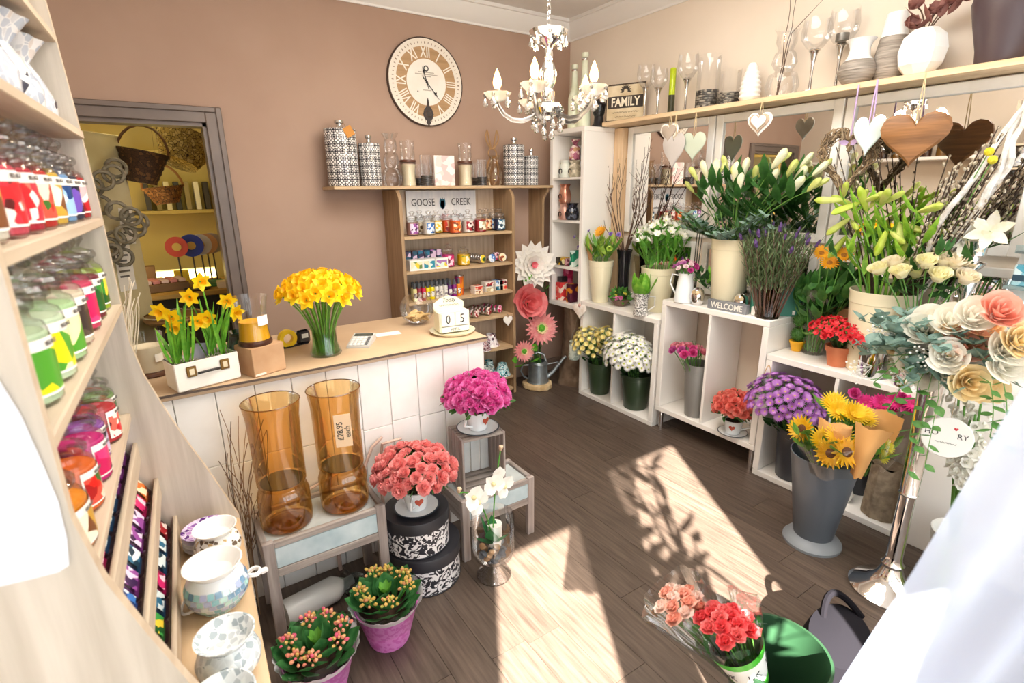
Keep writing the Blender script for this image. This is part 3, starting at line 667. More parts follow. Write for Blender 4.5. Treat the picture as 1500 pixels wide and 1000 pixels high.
B().tube([(0.036*math.cos(a), 0, 0.235+0.036*math.sin(a)) for a in [i*PI/8 for i in range(17)]], 0.006, 6).obj('head', wm, t)
B().tube([(0.05*math.cos(a), 0, 0.105+0.10*math.sin(a)) for a in [i*PI/10 for i in range(21)]], 0.007, 6).obj('body', wm, t)
tag(gcyl([(0.02, 0), (0.052, 0.003), (0.062, 0.05), (0.058, 0.11), (0.04, 0.15), (0.03, 0.17), (0.036, 0.2), (0.045, 0.215)], 28).obj('pineapple_jar', glass('f4ead8', body=1, name='tinted_glass'), loc=at_shelf(725, 3.53)), 'textured clear glass jar in front of the wicker rabbit', 'jar')

# ================================================================ bookcase goods
def bcx(px, py, y): return min(pyp(px, py, y).x, 2.215)
waxes = dict(w=mat('f3efe6', 0.5), o=mat('ea5a20', 0.5), r=mat('b51f2a', 0.5), y=mat('f6c40e', 0.5), n=mat('1b3258', 0.5), p=mat('b98a80', 0.5), m=mat('cf1f80', 0.5), a=mat('f0a21e', 0.5))
g = 'jar candles on the top shelf of the bookcase'
for px, y, wx, pi, lab in ((604, 3.50, 'p', 3, 'dusty pink jar candle at the end of the bookcase top shelf'), (615, 3.59, 'w', 8, 'white jar candle in the back row with a dark label'), (628, 3.475, 'w', 2, 'white jar candle with a blue picture label'),
    (639.5, 3.585, 'y', 1, 'bright yellow jar candle in the back row'), (655, 3.585, 'o', 0, 'orange jar candle in the back row'), (667, 3.485, 'o', 6, 'orange jar candle in the front row'), (685.5, 3.48, 'w', 9, 'white jar candle between orange and red ones'),
    (703.5, 3.48, 'r', 8, 'red jar candle with a pale label'), (712.5, 3.585, 'a', 6, 'amber jar candle behind the red one'), (725, 3.58, 'n', 2, 'navy blue jar candle in the back row'), (737.5, 3.49, 'n', 7, 'navy blue jar candle in the front row')):
    jar(lab, (bcx(px, 330, y), y, BSZ[0]), 0.045, 0.165, waxes[wx], printm(pi), g)
z = BSZ[1]
jar('magenta jar candle on the second bookcase shelf', (bcx(656.5, 375, 3.47), 3.47, z), 0.045, 0.165, waxes['m'], printm(4), g+' 2')
jar('squat yellow jar candle on the second bookcase shelf', (bcx(679, 378, 3.47), 3.47, z), 0.048, 0.14, waxes['y'], printm(1), g+' 2', squat=True)
# three white picture boxes with wrapped wax bars behind them
for i, (px, c) in enumerate(((609, '6f8f4a'), (628, '2f8fa8'), (646, 'a878b8'))):
    x = bcx(px, 390, 3.43)
    t = T('display_box', ['white box with green picture front', 'white box with turquoise picture front', 'white box with lilac picture front'][i]+' on the second bookcase shelf', 'box', (x, 3.415, z), group='picture boxes on the bookcase')
    B().box(-0.05, 0.05, 0, 0.07, 0, 0.075).obj('tray', M['white'], t, smooth=False); flat_print(B(), -0.042, 0.042, 0.012, 0.062, -0.001).obj('picture', cells((c, 'f3e6c0', c, 'e7d23a', 'dff0e8'), 28, 0.4, None), t)
    for k in range(2): tag(B().bbox(-0.021, 0.021, -0.02, 0.02, 0, 0.13, 0.004).obj('wax_bar', cells((('5a2a30', '2a6a88', '9a6aa8')[i], '2c2a48', 'c8b0c8', '1f4a60'), 40, 0.3, None), loc=(x-0.024+0.048*k, 3.512, z)), 'wrapped scented bar standing behind the %s picture box' % ('green', 'turquoise', 'lilac')[i], 'candle', 'wrapped bars on the bookcase')
def tin(p, d, label, i, r=0.034, t_=0.02, group='round candle tins'):
    t = T('candle_tin', label, 'tin', p, group=group, mtx=place(p, d))
    cached(('tinb', r, t_), lambda: B().lathe([(0.001, -t_), (r, -t_), (r, 0), (r*0.97, 0.001), (r*0.9, 0.0005)], 22).mesh('tin', mat('cfcbc8', 0.25, 0.9)))
    inst(CACHE[('tinb', r, t_)], 'tin', t)
    B().lathe([(0.0005, 0.0015), (r*0.86, 0.0012), (r*0.9, 0.0004)], 22).obj('picture_lid', printm(i), t)
for k in range(6): tin((bcx(694+k*2.6, 380, 3.46+0.02*(5-k)), 3.455+0.03*(5-k)*0.9, z+0.036), (0.35, -1, 0.1), 'silver candle tin standing in a leaning row on the second bookcase shelf', k)
tin((bcx(721, 380, 3.45), 3.45, z+0.036), (0.1, -1, 0.15), 'blue picture candle tin on the second bookcase shelf', 2); tin((bcx(736, 378, 3.45), 3.45, z+0.036), (-0.1, -1, 0.15), 'orange picture candle tin on the second bookcase shelf', 6)
for k in range(2): tin((bcx(724+14*k, 380, 3.53), 3.53, z+0.036), (0.05, -1, 0.15), 'candle tin hidden behind the front tins of the second bookcase shelf', 3+k)
z = BSZ[2]
scol = ['e6dc9a', '8f1f3a', 'c81e4a', 'e8d60e', 'e8d60e', 'dedad4', 'd8d4d0', 'dedad4', '5a1f6a', '8a1f78', 'e98a1e']
for row in range(2):
    for k, c in enumerate(scol):
        if row and k > 8: continue
        x = bcx(606.5+k*6.5, 410, 3.45)+row*0.012; y = 3.45+row*0.06
        names = {'e6dc9a': 'pale yellow', '8f1f3a': 'wine red', 'c81e4a': 'crimson', 'e8d60e': 'bright yellow', 'dedad4': 'silvery white', 'd8d4d0': 'silvery white', '5a1f6a': 'purple', '8a1f78': 'plum', 'e98a1e': 'orange'}
        t = T('spray_bottle', '%s fragrance spray bottle with grey cap in the %s row' % (names[c], 'back' if row else 'front'), 'bottle', (x, y, z), group='spray bottles on the bookcase')
        inst(cached(('spb', c), lambda c=c: B().lathe([(0.001, 0), (0.0155, 0), (0.0165, 0.004), (0.0165, 0.082), (0.013, 0.09)], 14).mesh('bottle', mat(c, 0.25))), 'bottle', t)
        inst(cached('spc', lambda: B().lathe([(0.011, 0.088), (0.011, 0.128), (0.001, 0.13)], 12).mesh('cap', mat('55585e', 0.3))), 'cap', t)
        if not row: inst(cached('spl', lambda: arc_panel(B(), 0.0168, 0.02, 0.06, 1.5*PI-0.8, 1.5*PI+0.8, 5).mesh('paper_label', cells(('e8e4dc', '4a3038', 'f4f0ea', '8a8088'), 60, 0.4, None))), 'paper_label', t)
t = T('striped_canister', 'orange and purple striped canister beside the spray bottles', 'canister', (bcx(675.5, 410, 3.455), 3.49, z))
B().lathe([(0.001, 0), (0.034, 0), (0.034, 0.14)], 24).obj('body', cells(('e88a20', '7a2a68', 'f2e6d8', 'e88a20', 'c85a28'), 26, 0.3, None, stretch=(1, 1, 0.3)), t); B().lathe([(0.034, 0.14), (0.036, 0.141), (0.036, 0.148), (0.001, 0.149)], 24).obj('lid', M['silver'], t)
def pack(p, sx, sy, sz, i, label, group, rz=0, name='wax_pack', tilt=0):
    t = T(name, label, 'box', p, rz, group); B().bbox(-sx/2, sx/2, -sy/2, sy/2, 0, sz, 0.003).obj('carton', mat('f2ece4', 0.4), t)
    c = PRINTS[i % 10]; flat_print(B(), -sx*0.45, sx*0.45, sz*0.12, sz*0.88, -sy/2-0.0006).obj('print', printm(i), t, smooth=False)
    q = B(); q.add([(-sx*.45, -sy*.45, sz+.0006), (sx*.45, -sy*.45, sz+.0006), (sx*.45, sy*.45, sz+.0006), (-sx*.45, sy*.45, sz+.0006)], [(0, 1, 2, 3)]); q.obj('top_print', printm(i), t, smooth=False)
gp = 'tealight packs on the third bookcase shelf'
for px, y, zz, i, lab in ((698, 3.44, 0, 6, 'orange tealight carton lying flat at the shelf edge'), (698, 3.44, 0.032, 0, 'red tealight carton on top of the orange one'), (714, 3.47, 0, 8, 'cream tealight carton at the bottom of a stack'), (714, 3.47, 0.04, 9, 'red and white tealight carton on top of the cream one'),
    (728, 3.48, 0, 7, 'blue and white tealight carton at the bottom of its stack'), (728, 3.48, 0.04, 2, 'pale blue tealight carton on its stack'), (739, 3.48, 0, 0, 'scarlet tealight carton at the bottom by the side panel'), (739, 3.48, 0.04, 9, 'crimson tealight carton on top by the side panel')):
    pack((bcx(px, 410, y), y, z+zz), 0.072 if px < 745 else 0.06, 0.07, 0.031 if px < 705 else 0.038, i, lab, gp)
for k in range(10):
    c = ('d8502a', 'b02a50', '7a2a58', 'e07a2a')[k % 4]
    t = tag(B().lathe([(0.001, 0), (0.024, 0), (0.027, 0.022), (0.024, 0.024), (0.001, 0.02)], 14).obj('wax_melt', cells((c, 'e8d8d0', c), 50, 0.25, None), loc=(bcx(695+(k % 5)*11, 400, 3.55), 3.53+0.055*(k//5), z+0.0+(0.078 if k < 0 else 0))), '%s wax melt cup behind the tealight cartons' % ('orange-red', 'raspberry', 'plum', 'orange')[k % 4], 'candle', 'wax melt cups on the bookcase')
z = BSZ[3]
for row, (px0, y0) in enumerate(((700, 3.44), (718, 3.46), (734, 3.47))):
    for k in range(5): tin((bcx(px0-4+k*0.6, 455, y0)-0.012*(4-k)*0.9, y0+0.033*(4-k), z+0.036), (0.45, -1, 0.1), 'silver and plum candle tin leaning in the %s row of the fourth bookcase shelf' % ('first', 'middle', 'last')[row], (9, 9, 4)[row])
hm_ = mat('f4f0ea', 0.6)
p = pyp(743.5, 470, 3.385)
t = T('hanging_heart', 'small white heart hanging at the bookcase edge', 'ornament', p, mtx=face(p, (0, -1, 0)))
heart(B(), 0.085, 0.085, 0.010).obj('heart', hm_, t); B().tube(bez((-0.008, 0.026, 0.004), (0, 0.09, 0.002), (0.008, 0.026, 0.004), 8), 0.0016, 5).obj('cord', mat('8a7258', 0.8), t)
mosw = cells(('f0e8ea', 'e0d4da', '5a3a48', 'f6f2f0', 'b08a98'), 55, 0.2, 'f2eef0', 0.05); mosd = cells(('7a4a50', '9a6a70', '5a2a34', 'b08a88'), 55, 0.2, 'd8ccd0', 0.06); most = cells(('3f8f9a', '7ac0c8', '1f5f6a', 'c8e4e6'), 55, 0.2, 'dff0f0', 0.05); mosg = cells(('c8d4d0', '9ab0b0', 'eef2f0', '708a8a'), 55, 0.2, 'eef2f0', 0.05)
def shade(px, py, y, z, m, label, r=0.066, h=0.10):
    t = T('mosaic_jar_topper', label, 'lamp shade', (bcx(px, py, y), y, z), group='mosaic candle shades'); B().lathe([(r, 0.002), (r*1.02, 0.006), (r*0.82, h*0.35), (r*0.62, h*0.75), (r*0.55, h), (r*0.53, h-0.002)], 28).obj('shade', m, t)
    B().lathe([(r*1.0, 0.0), (r*1.04, 0.003), (r*1.0, 0.007)], 28).obj('rim', M['white_g'], t)
shade(719, 490, 3.50, BSZ[4], mosw, 'black and white mosaic candle shade'); shade(708, 500, 3.43, BSZ[4], mosd, 'brown-red mosaic candle shade', 0.06, 0.09)
shade(736, 540, 3.46, BSZ[5], most, 'turquoise mosaic candle shade on the lowest bookcase shelf'); shade(716, 535, 3.56, BSZ[5], most, 'turquoise mosaic candle shade behind the mosaic cup', 0.06, 0.11)
tag(B().lathe([(0.001, 0), (0.042, 0), (0.05, 0.01), (0.053, 0.09), (0.055, 0.1), (0.05, 0.1), (0.045, 0.012), (0.001, 0.01)], 28).obj('mosaic_cup', mosg, loc=(bcx(714, 545, 3.44), 3.45, BSZ[5])), 'pale mosaic glass cup on the lowest bookcase shelf', 'cup')
# brand board on the back panel
sg = T('brand_sign', 'white GOOSE CREEK sign board at the top of the bookcase', 'sign', (1.812, 3.64, BSZ[0]))
B().bbox(-0.285, 0.285, 0, 0.012, 0.06, 0.30, 0.001).obj('board', noisy('e6e9ee', 'f2f3f5', 5, 0.5, stretch=(8, 8, 0.5)), sg)
tm = mat('3a3f48', 0.6); fm = lambda x, z: face((x, -0.0012, z), (0, -1, 0))
text('GOOSE', 0.072, tm, sg, fm(-0.155, 0.215), xs=0.78); text('CREEK', 0.072, tm, sg, fm(0.155, 0.215), xs=0.78)
fx = B()
for s_, a in ((-1, 0.35), (1, -0.35), (0, 0)): leaf_shape(fx, 0.085, 0.034, 0.0, 6, 0.0, face((0, -0.002, 0.165), (0, -1, 0)) @ rotz(-a*0.6) @ Matrix.Rotation(-PI/2, 4, 'X'))
fx.obj('feather_logo', mat('3f7f9a', 0.5), sg)
text('American', 0.042, tm, sg, fm(-0.125, 0.118), xs=0.8, shear=0.3); text('Best', 0.042, mat('c03a50', 0.6), sg, fm(0.012, 0.118), xs=0.8, shear=0.3); text('Candles', 0.042, tm, sg, fm(0.12, 0.118), xs=0.8, shear=0.3)
# ================================================================ goods on the counter
def at_counter(px, py): return pz(px, py, CZ)
# cream candle in a glass on a wooden foot
hourglass = hourglass_candle
p = at_counter(224, 548)
t = T('glass_candle', 'cream candle in a clear glass with dark wooden foot on the counter', 'candle', p)
B().lathe([(0.001, 0), (0.056, 0), (0.060, 0.006), (0.058, 0.014), (0.05, 0.018), (0.001, 0.018)], 28).obj('wooden_base', mat('5a3a28', 0.4), t)
gcyl([(0.001, 0.018), (0.05, 0.018), (0.051, 0.03), (0.056, 0.16), (0.0565, 0.163)]).obj('glass', M['glass'], t); B().lathe([(0.001, 0.02), (0.048, 0.02), (0.0525, 0.115), (0.001, 0.115)], 24).obj('wax', creamwax, t)
b = B(); arc_panel(b, 0.057, 0.06, 0.09, 1.5*PI+0.35, 1.5*PI+0.9, 4); b.obj('sticker', mat('e8e4da', 0.5), t)
# suitcase planter with daffodils
pa, pb_ = at_counter(262, 577), at_counter(354, 553); d = (pb_-pa); an = math.atan2(d.y, d.x); Wd = d.length
mid = (pa+pb_)/2+Vector((-math.sin(an), math.cos(an), 0))*0.055
t = T('suitcase_planter', 'cream suitcase-shaped planter on the counter holding daffodils', 'planter', mid, an)
cm2 = noisy('efe8dc', 'f6f1e8', 12, 0.45); hw = Wd/2
b = B(); b.bbox(-hw, hw, -0.055, 0.055, 0, 0.012, 0.005); B_ = b
b.bbox(-hw, hw, -0.055, -0.049, 0.004, 0.105, 0.0025); b.bbox(-hw, hw, 0.049, 0.055, 0.004, 0.105, 0.0025); b.bbox(-hw, -hw+0.006, -0.052, 0.052, 0.004, 0.105, 0.0025); b.bbox(hw-0.006, hw, -0.052, 0.052, 0.004, 0.105, 0.0025)
b.obj('case_body', cm2, t)
B().box(-hw+0.006, hw-0.006, -0.049, 0.049, 0.075, 0.085).obj('soil', M['soil'], t, smooth=False)
for sx in (-1, 1):
    lk = B().bbox(sx*hw*0.52-0.016, sx*hw*0.52+0.016, -0.060, -0.055, 0.05, 0.088, 0.002).obj('latch', mat('8a6a3a', 0.35, 0.8), t)
    B().bbox(sx*hw*0.52-0.008, sx*hw*0.52+0.008, -0.063, -0.060, 0.058, 0.080, 0.001).obj('latch_plate', mat('e6d8b8', 0.35, 0.3), lk)
B().tube(bez((-0.036, -0.058, 0.058), (0, -0.078, 0.066), (0.036, -0.058, 0.058), 8), 0.0045, 8).obj('handle', M['dark'], t)
B().bbox(-0.03, 0.03, -0.002, 0.002, 0, 0.06, 0.001).obj('slate_tag', mat('8a8690', 0.7), t, mtx=Matrix.Translation((0.01, 0.02, 0.083)) @ Matrix.Rotation(-0.25, 4, 'X') @ Matrix.Rotation(0.15, 4, 'Y'))
mb = B(); rnd = random.Random(5)
for k in range(90):
    x, y = rnd.uniform(-hw+0.01, hw-0.01), rnd.uniform(-0.046, 0.046); a = rnd.random()*6; L = rnd.uniform(0.02, 0.05)
    mb.tube(bez((x, y, 0.083), (x+math.cos(a)*L*.5, y+math.sin(a)*L*.5, 0.083+rnd.uniform(0.015, 0.04)), (max(-hw+0.01, min(hw-0.01, x+math.cos(a)*L)), max(-.046, min(.046, y+math.sin(a)*L)), 0.088), 4), 0.0008, 3)
stuff(mb.obj('moss_fibre', mat('cfc6b0', 0.9), t))
dleaf = leaf_me(0.24, 0.017, 0.12, petal('4f9a28', '86c23a')); dleaf2 = leaf_me(0.18, 0.015, 0.28, petal('4f9a28', '86c23a'))
SC = Matrix.Translation(mid) @ rotz(an)
def daff(label, base, tip, up, group, leaves=3):
    t = T('daffodil', label, 'flower', base, 0, group); d = Vector(tip)-Vector(base); pts = bez((0, 0, 0), (d.x*0.2, d.y*0.2, d.z*0.9), d, 7)
    neck = d+Vector(up).normalized()*0.012+Vector((0, 0, -0.004)); pts[-1] = d+Vector((0, 0, 0.004)); pts.append(neck)
    B().tube(pts, 0.0028, 6).obj('stem', mat('6fb032', 0.5), t); inst(me_daffodil(), 'bloom', t, mtx=place(neck, up, rnd.random()*6))
    for k in range(leaves): inst(dleaf if k % 2 == 0 else dleaf2, 'leaf', t, mtx=place((rnd.uniform(-.014, .014), rnd.uniform(-.01, .01), 0), dirv(rnd.random()*6.3, rnd.uniform(1.15, 1.5)), rnd.random()*6, rnd.uniform(0.8, 1.05)))
for (px, py, bx, uz) in ((237, 452, -0.085, 0), (252, 460, -0.075, 0), (254, 472, -0.07, -.3), (279, 432, -0.05, 0.1), (288, 467, 0.03, 0), (305, 462, 0.045, 0), (291, 410, 0.06, 0.1), (332, 437, 0.075, 0), (341, 455, 0.085, 0)):
    base = SC @ Vector((bx, rnd.uniform(-0.02, 0.025), 0.084)); q = pyp(px, py, base.y-0.015)
    daff('yellow daffodil growing in the suitcase planter', base, q, Vector((rnd.uniform(-.6, .6), -1, -0.15+uz)), 'daffodils in the suitcase planter', 3)
# cardboard box and yellow hourglass candle
pa, pb_ = at_counter(376, 553), at_counter(418, 540); d = pb_-pa; an = math.atan2(d.y, d.x); mid = (pa+pb_)/2+Vector((-math.sin(an), math.cos(an), 0))*0.058
t = T('cardboard_box', 'small brown cardboard box standing on the counter', 'box', mid, an)
B().bbox(-d.length/2-0.006, d.length/2+0.006, -0.058, 0.058, 0, 0.112, 0.002).obj('carton', M['card'], t); B().box(-0.062, -0.02, -0.0588, -0.058, 0.004, 0.012).obj('tape', mat('e6ddd0', 0.5), t, smooth=False)
hourglass_candle('hourglass_candle', 'yellow candle in an hourglass jar on the cardboard box', mid+Vector((-0.01, 0, 0.1125)), 0.056, 0.185, mat('f4b30e', 0.5), 0.42, mat('4a2a1c', 0.35), rz=0.3)
# teal glass behind the box
p = pyp(352, 480, 2.36); p.z = CZ
t = T('teal_glass_bowl', 'dark teal glass bowl behind the cardboard box', 'bowl', p); B().lathe([(0.001, 0), (0.035, 0), (0.06, 0.03), (0.062, 0.07), (0.045, 0.11), (0.05, 0.125)], 22).obj('bowl', glass('2f7a72', body=1, name='teal_glass'), t)
# flared vase with a bunch of daffodils
p = at_counter(478, 518)
t = T('flared_vase', 'clear flared glass vase on the counter full of daffodils', 'vase', p)
gcyl([(0.001, 0), (0.062, 0), (0.066, 0.008), (0.062, 0.02), (0.052, 0.05), (0.05, 0.09), (0.056, 0.14), (0.075, 0.205), (0.088, 0.238)], 32).obj('glass', M['glass'], t)
B().lathe([(0.0865, 0.236), (0.0895, 0.2385), (0.0865, 0.241)], 32).obj('rim', glass('e4f0e8', body=1), t)
B().lathe([(0.001, 0.008), (0.058, 0.01), (0.049, 0.055), (0.048, 0.10), (0.001, 0.10)], 28).obj('water', glass('d8f0c8', name='water', body=1), t)
fol = B()
for k in range(46):
    a = 2.4*k; f = math.sqrt((k+0.5)/46); th = f*1.25
    top = Vector((math.cos(a)*0.155*math.sin(th)/0.95, math.sin(a)*0.155*math.sin(th)/0.95, 0.238+0.105*math.cos(th*1.1)))
    bs = Vector((math.cos(a)*0.036*f, math.sin(a)*0.036*f, 0.012)); wa = Vector((math.cos(a)*0.034*f, math.sin(a)*0.034*f, 0.16))
    s = T('daffodil', 'yellow daffodil packed into the flared glass vase', 'flower', p+bs, 0, 'daffodils in the flared vase')
    B().tube(bez((0, 0, 0), wa-bs, top-bs, 6), 0.003, 5).obj('stem', mat('6aa83a', 0.5), s)
    up = Vector((math.cos(a)*math.sin(th), math.sin(a)*math.sin(th), math.cos(th)*0.8)); inst(me_daffodil(), 'bloom', s, mtx=place(top-bs, up, k, 1.25))
# tape dispenser, card reader, paper
p = at_counter(432, 506)
t = T('tape_dispenser', 'black and yellow tape dispenser beside the daffodil vase', 'tape dispenser', p, 0.25)
B().lathe([(0.022, -0.012), (0.04, -0.012), (0.04, 0.012), (0.022, 0.012), (0.022, -0.012)], 22).obj('tape_roll', mat('f0c818', 0.4), t, mtx=Matrix.Translation((-0.03, 0, 0.041)) @ Matrix.Rotation(PI/2, 4, 'X'))
B().bbox(0.01, 0.075, -0.016, 0.016, 0, 0.065, 0.012).obj('grip', M['black'], t); B().bbox(-0.06, 0.06, -0.014, 0.014, 0, 0.006, 0.002).obj('base', M['black'], t); B().box(0.03, 0.06, -0.0168, -0.016, 0.03, 0.05).obj('sticker', mat('d8dcd8', 0.5), t, smooth=False)
p = at_counter(530, 503)
t = T('desk_calculator', 'grey desk calculator lying on the counter beside the vase', 'calculator', p, -0.55)
b = B(); b.add([(-0.05, -0.075, 0), (0.05, -0.075, 0), (0.05, 0.075, 0), (-0.05, 0.075, 0), (-0.05, -0.075, 0.01), (0.05, -0.075, 0.01), (0.05, 0.075, 0.03), (-0.05, 0.075, 0.03)], [(3, 2, 1, 0), (4, 5, 6, 7), (0, 1, 5, 4), (1, 2, 6, 5), (2, 3, 7, 6), (3, 0, 4, 7)]); b.obj('case', mat('c9cac8', 0.4), t, smooth=False)
tl = Matrix.Translation((0, 0, 0.0205)) @ Matrix.Rotation(math.atan(0.02/0.15), 4, 'X')
B().box(-0.042, 0.042, 0.04, 0.066, 0, 0.002).obj('display', mat('4a5048', 0.2), t, mtx=tl, smooth=False)
for i in range(5):
    for j in range(4): B().bbox(-0.042+i*0.0172, -0.042+i*0.0172+0.014, -0.066+j*0.024, -0.066+j*0.024+0.018, 0, 0.004, 0.002).obj('key', mat('f0efec' if i < 4 else '6a6c70', 0.5), t, mtx=tl)
p = at_counter(568, 489); tag(B().box(-0.06, 0.06, -0.03, 0.03, 0, 0.002).obj('paper_note', mat('f4f1ea', 0.7), loc=p, rz=-0.1, smooth=False), 'small white paper note lying flat on the counter', 'paper')
# fish bowl of wooden chips
p = at_counter(612, 474); p = Vector((p.x, p.y, CZ))
t = T('fish_bowl', 'round clear glass bowl with wooden hearts beside the perpetual calendar', 'bowl', p)
Rb = 0.088; gcyl([(0.001, 0.002)]+[(Rb*math.sin(a), Rb*0.95-Rb*0.95*math.cos(a)) for a in [0.45+i*0.2 for i in range(11)]], 32).obj('glass', M['glass'], t)
hme = heart(B(), 0.05, 0.045, 0.008).mesh('wooden_heart', wood('c09a5c', 'e0c48c', 'X', 8))
for k in range(20):
    a = 2.4*k; rr = 0.046*math.sqrt((k % 10+.5)/10); o = inst(hme, 'wooden_heart', mtx=place(p+Vector((rr*math.cos(a), rr*math.sin(a), 0.02+0.016*(k//10)+rr*0.25)), dirv(rnd.random()*6, rnd.uniform(.8, 1.5)), rnd.random()*6)); tag(o, 'small pale wooden heart in the round glass bowl', 'ornament', 'wooden hearts in the glass bowl')
# perpetual calendar on a cream enamel plate
p = at_counter(663, 486)
t = tag(B().lathe([(0.001, 0), (0.095, 0), (0.108, 0.008), (0.112, 0.014), (0.108, 0.014), (0.09, 0.006), (0.001, 0.005)], 36).obj('enamel_plate', [mat('ece6c8', 0.25)], loc=p), 'cream enamel plate under the perpetual calendar', 'plate')
pm = p+Vector((0, 0, 0.0075)); an = -0.12
t = T('perpetual_calendar', 'cream wooden block calendar showing 05 April', 'calendar', pm, an); cw = noisy('ece6cc', 'f3efdc', 10, 0.5)
B().bbox(-0.078, 0.078, -0.038, 0.05, 0, 0.105, 0.006).obj('stand', cw, t)
b = B(); out = [(-0.078, 0.0), (0.078, 0.0), (0.078, 0.03), (0.06, 0.04), (0.045, 0.052), (0.02, 0.058), (0, 0.066), (-0.02, 0.058), (-0.045, 0.052), (-0.06, 0.04), (-0.078, 0.03)]
b.prism(out, 0, 0.008); b.obj('back_board', cw, t, mtx=face((0, 0.048, 0.104), (0, -1, 0)))
for i, s in enumerate('05'):
    x = -0.036+0.072*i; B().bbox(x-0.0345, x+0.0345, -0.044, -0.036, 0.034, 0.100, 0.003).obj('number_cube', mat('f4f0e2', 0.5), t); text(s, 0.062, M['black'], t, face((x, -0.0445, 0.066), (0, -1, 0)), 'numeral', xs=0.8)
B().bbox(-0.0705, 0.0705, -0.044, -0.036, 0.004, 0.031, 0.003).obj('month_block', mat('f4f0e2', 0.5), t); text('APRIL', 0.02, M['black'], t, face((0, -0.0445, 0.017), (0, -1, 0)))
text('Today', 0.03, M['black'], t, face((0, 0.0395, 0.146), (0, -1, 0)), shear=0.35, xs=0.9); scribble(t, face((0, 0.0392, 0.122), (0, -1, 0)), 0.10, M['black'])

# ================================================================ chandelier
cx, cyy = 1.38, 1.80
ch = T('chandelier', 'crystal chandelier with five candle bulbs hanging in the shop', 'chandelier', (cx, cyy, 0))
cg = crystal(); bulbm = mat('ffc27a', 0.3, emis=6)
B().lathe([(0.001, ZC-0.03), (0.05, ZC-0.025), (0.055, ZC)], 24).obj('ceiling_rose', M['chrome'], ch)
lk = [(0.007*math.cos(a), 0, 0.014*math.sin(a)) for a in [i*PI/6 for i in range(13)]]; lm_ = B().tube(lk, 0.0022, 5, False).mesh('chain_link', M['chrome'])
z = 2.235; k = 0
while z < ZC-0.03: inst(lm_, 'chain_link', ch, loc=(0, 0, z), rz=(k % 2)*PI/2); z += 0.023; k += 1
B().lathe([(0.006, 2.225), (0.01, 2.2), (0.012, 2.19), (0.03, 2.185), (0.055, 2.19), (0.072, 2.205), (0.068, 2.19), (0.05, 2.165), (0.02, 2.15), (0.014, 2.14)], 20, fn=lambda a, r, z: r*(1+0.05*math.sin(8*a)*(r > .04))).obj('top_dish', cg, ch)
B().lathe([(0.014, 2.14), (0.018, 2.12), (0.014, 2.10), (0.024, 2.085), (0.034, 2.05), (0.026, 2.015), (0.018, 2.0), (0.026, 1.99), (0.026, 1.955), (0.02, 1.95), (0.05, 1.945), (0.062, 1.93), (0.05, 1.91), (0.024, 1.90), (0.018, 1.885), (0.001, 1.88)], 20).obj('column', cg, ch)
B().lathe([(0.015, 2.03), (0.015, 1.985)], 12).obj('column_sleeve', M['chrome'], ch)
drop = B().lathe([(0.0005, 0), (0.004, -0.004), (0.010, -0.018), (0.0115, -0.026), (0.008, -0.033), (0.0005, -0.036)], 8).mesh('crystal_drop', cg); bead = B().sphere((0, 0, -0.007), 0.007, 8, 5).mesh('crystal_bead', cg)
def hang(parent, x, y, z, nb): 
    for i in range(nb): inst(bead, 'crystal_bead', parent, loc=(x, y, z-0.0145*i))
    inst(drop, 'crystal_drop', parent, loc=(x, y, z-0.0145*nb))
cup = B().lathe([(0.012, 0), (0.03, 0.006), (0.045, 0.022), (0.052, 0.034), (0.047, 0.03), (0.028, 0.012), (0.012, 0.008)], 24, fn=lambda a, r, z: r*(1+0.07*math.sin(8*a)*(r > 0.04))).mesh('candle_cup', cg)
for i in range(5):
    a = math.radians(-33.6+180+72*i); ux, uy = math.cos(a), math.sin(a); Rr = 0.20
    pts = [(ux*r, uy*r, z) for r, z in ((0.03, 1.925), (0.06, 1.90), (0.10, 1.885), (0.14, 1.888), (0.175, 1.91), (0.195, 1.94), (Rr, 1.958))]
    am_ = B().tube(pts, [0.009, 0.009, 0.0095, 0.0095, 0.009, 0.008, 0.007], 8).obj('arm', cg, ch)
    inst(cup, 'candle_cup', ch, loc=(ux*Rr, uy*Rr, 1.955))
    B().lathe([(0.012, 1.955), (0.012, 2.0), (0.014, 2.002), (0.001, 2.003)], 12).obj('candle_sleeve', M['chrome'], ch, loc=(ux*Rr, uy*Rr, 0))
    B().lathe([(0.009, 2.002), (0.0155, 2.015), (0.017, 2.026), (0.013, 2.045), (0.006, 2.062), (0.0008, 2.074)], 12).obj('bulb', bulbm, ch, loc=(ux*Rr, uy*Rr, 0))
    pl = bpy.data.lights.new('bulb_light', 'POINT'); pl.energy = 3.2; pl.color = (1, 0.78, 0.52); pl.shadow_soft_size = 0.03; po = bpy.data.objects.new('bulb_light', pl); COL.objects.link(po); po.location = (cx+ux*Rr, cyy+uy*Rr, 2.10)
    for j in range(5):
        aj = a+2*PI*j/5; hang(ch, ux*Rr+0.049*math.cos(aj), uy*Rr+0.049*math.sin(aj), 1.985, 1)
for i in range(10):
    a = 2*PI*i/10; hang(ch, 0.058*math.cos(a), 0.058*math.sin(a), 1.928, 2+i % 3)
for i in range(4): hang(ch, 0.02*math.cos(i*1.6), 0.02*math.sin(i*1.6), 1.89, 2+i % 2)
for i in range(8):
    a = 2*PI*i/8+0.2; hang(ch, 0.066*math.cos(a), 0.066*math.sin(a), 2.195, 1)
